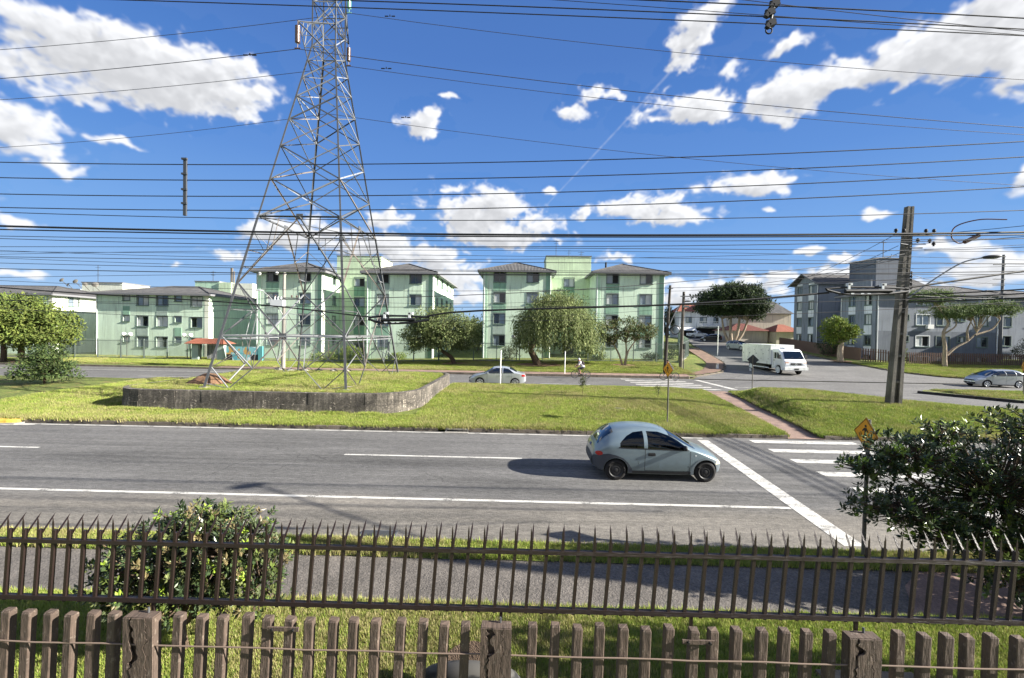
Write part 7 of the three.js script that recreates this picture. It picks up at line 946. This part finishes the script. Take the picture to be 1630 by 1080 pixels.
  // low service cable with splice trays
  const sv = smoothPts([[-14, 5.1, -7], [-8.76, 4.65, -7], [-4.27, 4.42, -7], [-2.5, 4.25, -7]], 6), s2 = smoothPts([[-1.55, 4.28, -7], [-1.13, 4.35, -7], [2.75, 4.55, -7], [4.95, 4.76, -7]], 6), s3 = smoothPts([[6.14, 4.85, -7], [8, 5.15, -7], [14, 6.1, -7.2]], 5);
  wireThing('service_cable', 'thick black service cable left of the splice tray by the tower', 'wire', sv, 0.011, M.cable); wireThing('service_cable', 'thick black service cable between the two splice trays', 'wire', s2, 0.016, M.cable); wireThing('service_cable', 'thick black service cable right of the splice tray by the concrete pole', 'wire', s3, 0.016, M.cable);
  for (const [x0, y, sg, lab] of [[-2.52, 4.22, 0.02, 'cable splice tray hanging in front of the lattice tower'], [4.9, 4.8, 0.03, 'cable splice tray hanging beside the concrete pole']]) {
    const L = sg > 0.025 ? 1.3 : 1.0, t = thing('splice_tray', lab, 'cable tray', [x0, y, -7]); const xx = (f) => f * L; mesh('upper_cable', tube(smoothPts([[0, 0.02, 0], [xx(0.25), 0.05, 0], [xx(0.7), 0.055, 0], [xx(1), 0.04, 0]], 5), 0.016, 6), M.cable, t); mesh('lower_cable', tube(smoothPts([[0, 0.0, 0.02], [xx(0.2), -0.06, 0.03], [xx(0.7), -0.05, 0.03], [xx(1), 0.0, 0]], 5), 0.02, 6), M.cable, t); mesh('splice_closure', cyl([xx(0.22), -0.015, 0.03], [xx(0.78), 0.0, 0.03], 0.03, 0.03, 10), M.plasticBlack, t); mesh('tray', box(xx(0.42), -0.065, 0.0, L * 0.5, 0.015, 0.06), M.plasticBlack, t); mesh('tie', mrg([0.3, 0.42, 0.5].map(f => box(xx(f), -0.055, 0.035, 0.05, 0.02, 0.03))), M.frameWhite, t); for (const f of [0.27, 0.68]) { mesh('hanger', mrg([box(xx(f), 0.05, 0, 0.035, 0.12, 0.06), box(xx(f) + 0.02, 0.1, 0, 0.07, 0.035, 0.06)]), M.frameWhite, t); }
  }
  { const t = thing('wire_spacer', 'upright dark spacer bar holding the stacked wires at the left', 'spacer', [-5.6, 5.88, -7]); mesh('bar', box(0, 0.47, 0.012, 0.05, 0.94, 0.03), M.plastic, t); for (const y of [0.93, 0.685, 0.43, 0.2]) mesh('clip', mrg([box(0, y, 0.03, 0.09, 0.03, 0.03)]), M.plastic, t); }
  { const t = thing('wire_clamp', 'dark clamp cluster on the wires at the top right', 'clamp', [3.92, 9.0, -7]); for (const [dx, dy] of [[0.05, 0.36], [-0.02, 0.22], [0.0, 0.05]]) { mesh('clamp', mrg([box(dx, dy, 0.0, 0.11, 0.1, 0.1, 0, 0, 0.4), cyl([dx - 0.07, dy + 0.02, 0], [dx + 0.07, dy + 0.05, 0], 0.03), box(dx - 0.06, dy - 0.05, 0.02, 0.06, 0.07, 0.06, 0, 0, -0.5)]), M.plasticBlack, t); } mesh('hook', new THREE.TorusGeometry(0.05, 0.012, 6, 16).translate(-0.03, -0.06, 0), M.black, t); mesh('spine', cyl([0.06, 0.42, 0], [-0.03, -0.02, 0], 0.02), M.steelDark, t); }
  { const t = thing('cable_loop', 'looped drop cable with brown splice box by the concrete pole', 'cable', [22.2, 9.3, -22.2]); mesh('loop', tube(smoothPts([[1.6, 0.7, 0.6], [0.5, 0.75, 0.3], [-0.3, 0.45, 0], [-0.45, -0.05, 0], [-0.1, -0.35, 0], [0.5, -0.2, 0]], 6), 0.03, 6), std({ color: C('#5b3326'), roughness: 0.6 }), t); mesh('splice_box', cyl([0.2, -0.3, 0], [0.85, 0.05, 0.05], 0.1, 0.1, 10), M.insulator, t); }
}
console.log('street done');
// ================================================================ NEAR FENCES
{ // spiked steel railing fixed above the pickets
  const t = thing('steel_railing', 'brown spiked steel railing mounted on top of the picket fence', 'railing', [0, 0, -3.32]), R = rng(71), sh = 0.072;
  const barG = (() => { const s = new THREE.BoxGeometry(0.024, 0.575, 0.024); s.translate(0, 0.2875, 0); return s; })();
  const blade = quads([[[-0.008, 0, 0], [0.008, 0, 0], [0.006, 0.11, 0], [-0.006, 0.11, 0]], [[-0.006, 0.11, 0], [0.006, 0.11, 0], [0.0, 0.152, 0], [0.0, 0.152, 0]], [[0.008, 0, 0], [0.008, 0, -0.005], [0.006, 0.11, -0.005], [0.006, 0.11, 0]], [[0.006, 0.11, 0], [0.006, 0.11, -0.005], [0, 0.152, -0.002], [0, 0.152, -0.002]], [[-0.008, 0, -0.005], [-0.008, 0, 0], [-0.006, 0.11, 0], [-0.006, 0.11, -0.005]], [[0.008, 0, -0.005], [-0.008, 0, -0.005], [-0.006, 0.11, -0.005], [0.006, 0.11, -0.005]]]);
  const y0 = 1.815; let i = 0;
  for (let x = -4.98; x < 5.0; x += 0.1232, i++) {
    const lean = sh + (R() - 0.5) * 0.012; const m = mesh('bar', barG, M.fenceMetal, t); m.position.set(x, y0 + 0.004 * x + 0.02, 0); m.rotation.z = -lean;
    const tx = x + 0.575 * lean, ty = y0 + 0.004 * x + 0.02 + 0.56; const b = mesh('spike', blade, M.fenceMetal, t); b.position.set(tx - 0.006, ty - 0.05, 0.013); b.rotation.z = -lean * 0.6 + 0.03; b.scale.y = 1.15;
    const c = mesh('spike', blade, M.fenceMetal, t); c.position.set(tx + 0.004, ty - 0.02, -0.008); c.rotation.set(-0.62 + (R() - 0.5) * 0.06, 0, -lean); c.scale.y = 1.05;
  }
  const rail = (y, h) => { const g = new THREE.BoxGeometry(10.4, h, 0.034); g.rotateZ(0.004); g.translate(0, y, 0); return g; };
  mesh('rail', rail(2.318, 0.03), M.fenceMetal, t); mesh('rail', rail(1.862, 0.034), M.fenceMetal, t);
  for (const [x, yb] of [[-2.9, 1.72], [-0.12, 1.74], [2.62, 1.76], [-1.77, 1.68], [1.36, 1.68], [4.15, 1.7], [-4.6, 1.68]]) mesh('support', box(x, (yb + 1.86) / 2, 0.0, 0.022, 1.86 - yb + 0.02, 0.022), M.fenceMetal, t);
  for (const x of [-1.77, 1.36, 4.15, -4.6]) { const b = mesh('bracket', box(x, 1.75, 0.145, 0.24, 0.03, 0.014), M.picket, t); for (const s of [-1, 1]) mesh('bolt', cyl([x + s * 0.08, 1.75, 0.145], [x + s * 0.08, 1.75, 0.167], 0.01, 0.01, 6), M.black, b); }
}
{ // old brown pickets and posts
  const t = thing('picket_fence', 'weathered brown picket fence with flaking posts along the bottom of the view', 'fence', [0, 0, -3.22]), R = rng(72);
  // one picket: front outline with weathered chamfered top, uneven edges
  const variants = Array.from({ length: 7 }, (_, v) => {
    const Rv = rng(900 + v), w = 0.034, dz = 0.026, n = 9, pos = [], uv = [], ring = []; const H = 1.825;
    for (let k = 0; k <= n; k++) { const f = k / n, y = f < 0.8 ? lerp(0, 1.1, f / 0.8) : lerp(1.1, H - 0.014, (f - 0.8) / 0.2), e = () => (Rv() - 0.5) * 0.004; ring.push([[-w + e(), y, dz + e()], [-w * 0.82 + e(), y, dz + 0.005], [w * 0.82 + e(), y, dz + 0.005], [w + e(), y, dz + e()], [w + e(), y, -dz], [-w + e(), y, -dz]]); }
    ring.push(ring[n].map(([x, y, z], q) => [x * 0.92, H + (Rv() - 0.5) * 0.008 - (q === 3 ? 0.006 : 0), z * 0.82]));
    const q = []; for (let k = 0; k < ring.length - 1; k++) for (let j = 0; j < 6; j++) q.push([ring[k][j], ring[k][(j + 1) % 6], ring[k + 1][(j + 1) % 6], ring[k + 1][j]]); const tp = ring[ring.length - 1]; q.push([tp[0], tp[1], tp[2], tp[3]], [tp[0], tp[3], tp[4], tp[5]]);
    const g = quads(q), p = g.attributes.position, u = g.attributes.uv; for (let i = 0; i < p.count; i++) u.setXY(i, p.getX(i) + p.getZ(i) + v * 0.31, p.getY(i) + v * 0.77); return g;
  });
  const posts = [-2.88, -0.15, 2.57];
  let i = 0; for (let x = -5.2; x < 5.2; x += 0.1712, i++) {
    if (posts.some(p => Math.abs(p - x) < 0.15)) continue; const f = (x + 5) / 10, m = mesh('picket', variants[Math.floor(R() * 7)], M.picket, t); m.position.set(x - 0.06 * (1 - f), 0.0 + (R() - 0.5) * 0.012 + 0.004 * x, (R() - 0.5) * 0.012); m.rotation.set((R() - 0.5) * 0.012, (R() - 0.5) * 0.1, -0.05 * (1 - f) * 1.2 + (R() - 0.5) * 0.014);
  }
  // posts with the paint skin cracked off in places: a dark core and separate flakes of skin
  posts.forEach((px, pi) => {
    const h = 1.805 + pi * 0.006, core = mesh('post', box(px, h / 2, 0.0, 0.205, h, 0.04), M.picketCore, t); const Rp = rng(500 + pi), W = 0.232, z = 0.064;
    // crack lines from top to bottom that split the face into three skins
    const crack = (x0, amp, s) => { const r = rng(s), a = []; let y = h + 0.004, xx = x0; while (y > 0.9) { a.push([xx, y]); y -= 0.010 + r() * 0.024; xx = x0 + (r() - 0.5) * amp + (fbm(y * 9, s, 3) - 0.5) * amp * 1.6; } a.push([x0, 0.9], [x0, 0]); return a; };
    const c1 = crack(-W / 2 + 0.052, 0.028, 11 + pi), c1b = c1.map(([x, y]) => [x + 0.010 + 0.042 * sstep(0.40, 0.62, fbm(y * 11 + pi * 7, 2.5, 3)) + 0.010 * (vnoise(y * 45 + pi * 31, 3.3) - 0.5), y]), c2 = crack(W / 2 - 0.06, 0.032, 21 + pi), c2b = c2.map(([x, y]) => [x + 0.002 + 0.005 * vnoise(y * 30, 7), y]);
    const skin = (L, Rr, dz, nm) => { const sh = new THREE.Shape([...L.map(p => new THREE.Vector2(...p)), ...[...Rr].reverse().map(p => new THREE.Vector2(...p))]); const g = new THREE.ExtrudeGeometry(sh, { depth: 0.016, bevelEnabled: false }); g.translate(px, 0, z - 0.014 + dz); mesh('paint_skin', g, M.picket, core); };
    const side = (x) => [[x, h + 0.004], [x, 0]]; skin(side(-W / 2), c1, 0, 0); skin(c1b, c2, 0.003, 0); skin(c2b, side(W / 2), 0.001, 0);
    mesh('post_cap', box(px, h + 0.003, 0.02, W - 0.01, 0.014, 0.08), M.picket, core); for (const s of [-1, 1]) mesh('post_side', box(px + s * (W / 2 - 0.007), h / 2, 0.018, 0.014, h, 0.07), M.picket, core);
    mesh('bolt', cyl([px + 0.03, h, 0], [px + 0.03, h + 0.05, 0], 0.008, 0.008, 6), M.steelDark, core);
  });
  const wp = []; for (let k = 0; k <= 40; k++) { const x = lerp(-5.3, 5.3, k / 40); wp.push([x, 1.605 + 0.004 * x + 0.003 * Math.sin(k * 1.7), 0.045 + 0.002 * Math.sin(k * 2.3)]); } mesh('wire', tube(wp, 0.0065, 6), std({ color: C('#77665a'), roughness: 0.85 }), t);
  mesh('rail', box(0, 1.0, -0.06, 10.6, 0.09, 0.06), M.picket, t);
}
{ // half-buried tyre used as a planter
  const t = thing('tyre_planter', 'half-buried tyre with flaking white paint used as a planter behind the fence post', 'planter', [-0.46, 0.1, -4.35]); const g = new THREE.TorusGeometry(0.43, 0.11, 12, 40); g.rotateX(Math.PI / 2 - 0.9); mesh('tyre', g.translate(0, 0.28, 0), std({ map: tex(256, 64, (u, v) => { const k = sstep(0.42, 0.56, fbm(u * 14, v * 5, 4, 14, 5)); return [lerp(28, 74, k), lerp(28, 72, k), lerp(29, 68, k)]; }, 1, 1), roughness: 0.85 }), t); const s = new THREE.CircleGeometry(0.4, 24); s.rotateX(-0.9); mesh('soil', s.translate(0, 0.27, 0), std({ color: C('#5a4a3c'), map: plasterMap, bumpMap: bumpRough, bumpScale: 0.03, roughness: 1 }), t);
}

// ================================================================ GRASS BLADES
{
  const R = rng(808);
  const tuft = (n, h, spread, seed) => { const r = rng(seed), pos = []; for (let k = 0; k < n; k++) { const a = r() * 6.2832, x = Math.cos(a) * spread * r(), z = Math.sin(a) * spread * r(), b = r() * 6.2832, w = 0.006 + r() * 0.004, hh = h * (0.55 + 0.7 * r()), lx = Math.cos(b) * hh * (0.3 + 0.7 * r()), lz = Math.sin(b) * hh * (0.3 + 0.7 * r()), sx = -Math.sin(b) * w, sz = Math.cos(b) * w; pos.push(x - sx, -0.01, z - sz, x + sx, -0.01, z + sz, x + lx, hh, z + lz); } const g = new THREE.BufferGeometry(); g.setAttribute('position', new THREE.Float32BufferAttribute(pos, 3)); g.computeVertexNormals(); return g; };
  const gm = new THREE.MeshPhysicalMaterial({ color: 0xffffff, roughness: 0.85, side: THREE.DoubleSide, transmission: 0.25, thickness: 0, specularIntensity: 0.3 });
  const cols = [[0.29, 0.37, 0.06], [0.24, 0.32, 0.055], [0.34, 0.39, 0.08], [0.18, 0.26, 0.05], [0.38, 0.37, 0.12]], dry = [[0.42, 0.37, 0.18], [0.36, 0.32, 0.14], [0.27, 0.28, 0.085]];
  function grass(name, label, n, geo, sample, scale, dryAmt) {
    const m = new THREE.InstancedMesh(geo, gm, n); m.name = numbered(name); m.castShadow = m.receiveShadow = true; const M4 = new THREE.Matrix4(), q = new THREE.Quaternion(), c = new THREE.Color(); let k = 0, guard = 0;
    while (k < n && guard++ < n * 4) { const p = sample(); if (!p) continue; const s = scale * (0.6 + 0.8 * R()); const patch = fbm(p[0] * 0.35 + 40, p[2] * 0.35 + 40, 4), tone = fbm(p[0] * 1.3 + 9, p[2] * 1.3, 3); q.setFromAxisAngle(UPV, R() * 6.2832); M4.compose(V3(...p), q, V3(s, s * (0.7 + 0.6 * patch), s)); m.setMatrixAt(k, M4); const d = R() < dryAmt * (0.3 + 1.4 * sstep(0.4, 0.7, patch)); const cc = (d ? dry : cols)[Math.floor(R() * (d ? 3 : 5))], kk = (0.8 + 0.4 * R()) * (0.8 + 0.4 * tone); c.setRGB(cc[0] * kk, cc[1] * kk, cc[2] * kk); m.setColorAt(k, c); k++; }
    m.count = k; m.userData = { kind: 'stuff', label, category: 'grass' }; scene.add(m);
  }
  const T1 = tuft(12, 0.085, 0.10, 1), T2 = tuft(14, 0.10, 0.12, 2), T3 = tuft(16, 0.12, 0.2, 3);
  const inRing = (X, D) => X > -19.55 && X < -4.75 && D > 19.3 && D < 30.7;
  grass('lawn_grass', 'short sunlit grass of the lawn beyond the near road', 120000, T2, () => { const D = 17.25 + 13.6 * Math.pow(R(), 1.25), X = lerp(-26, lawnLR(D) - 0.05, Math.pow(R(), 0.9)); if (inRing(X, D)) return null; return [X, hLawnL(X, D), -D]; }, 1, 0.42);
  grass('lawn_grass', 'short sunlit grass of the right-hand lawn', 60000, T2, () => { const X = lerp(12, 34, Math.pow(R(), 1.2)), F = lawnRF(X), D = lerp(17.25, F - 0.05, Math.pow(R(), 1.2)); if (X < lawnRL(D)) return null; return [X, hLawnR(X, D), -D]; }, 1, 0.35);
  grass('lawn_grass', 'grass on top of the tower mound', 36000, T2, () => { const X = lerp(-19.2, -5.1, R()), D = 19.75 + 10.6 * Math.pow(R(), 1.3); const cx = clamp(X, -17.75, -7.3), cd = clamp(D, 21.8, 29.2); if (Math.hypot(X - cx, D - cd) > 1.9) return null; if (Math.hypot((X + 16.2) / 1.2, (D - 21.9) / 0.8) < 1) return null; return [X, platY(X, D), -D]; }, 0.95, 0.4);
  grass('verge_grass', 'grass strip between the near pavement and the road', 26000, T1, () => { const X = lerp(-11, 11, R()), D = lerp(7.38, 7.9, R()); return [X, 0.1, -D]; }, 0.7, 0.5);
  grass('yard_grass', 'grass of the yard behind the picket fence', 90000, T1, () => { const D = 3.1 + 3.0 * R(), X = lerp(-1.35, 1.35, R()) * D; if (X > 3.45 && X < 4.65 && D < 5.05) return null; return [X, 0.1 + 0.05 * (fbm(X * 0.9, D * 0.9, 3) - 0.5), -D]; }, 0.6, 0.45);
  grass('verge_grass', 'grass of the verge beyond the far road', 60000, T3, () => { const X = lerp(-56, 17, R()), D = kerbD(X) + 1.6 + R() * 9; if (BARE.some(b => Math.hypot((X - b[0]) / 1.4, D - b[1]) < b[2] * 0.8)) return null; return [X, gh(X, D) + 0.1, -D]; }, 1.15, 0.4);
  grass('verge_grass', 'grass of the verge beyond the junction', 22000, T3, () => { const D = 42.5 + R() * 11, X = Math.max(streetR(D) + 0.2, 40) + R() * 26; return [X, gh(X, D) + 0.1, -D]; }, 1.15, 0.3);
  grass('kerb_weeds', 'ragged weeds growing over the far kerb of the near road', 7000, T3, () => { const X = lerp(-24, 34, R()); if (X > 10.5 && X < 12.2) return null; const n = fbm(X * 0.9, 5, 3); if (R() > sstep(0.3, 0.6, n)) return null; const D = 17.2 + 0.35 * R() * R(); return [X, 0.12, -D]; }, 0.8, 0.5);
  grass('wall_weeds', 'weeds along the foot of the tower mound wall', 2500, T3, () => { const X = lerp(-19.4, -6.5, R()), n = fbm(X * 1.3, 9, 3); if (R() > sstep(0.35, 0.65, n)) return null; return [X, hLawnL(X, 19.3), -19.35 + 0.18 * R()]; }, 1.1, 0.2);
  grass('lawn_grass', 'grass of the small island at the right edge', 9000, T2, () => { const X = lerp(31.5, 42, R()), D = lerp(29, 33.5, R()); if (D < lin([[30, 32.6], [32.7, 28.6], [60, 24]])(X)) return null; return [X, 0.16, -D]; }, 1, 0.4);
}
renderer.render(scene, camera);
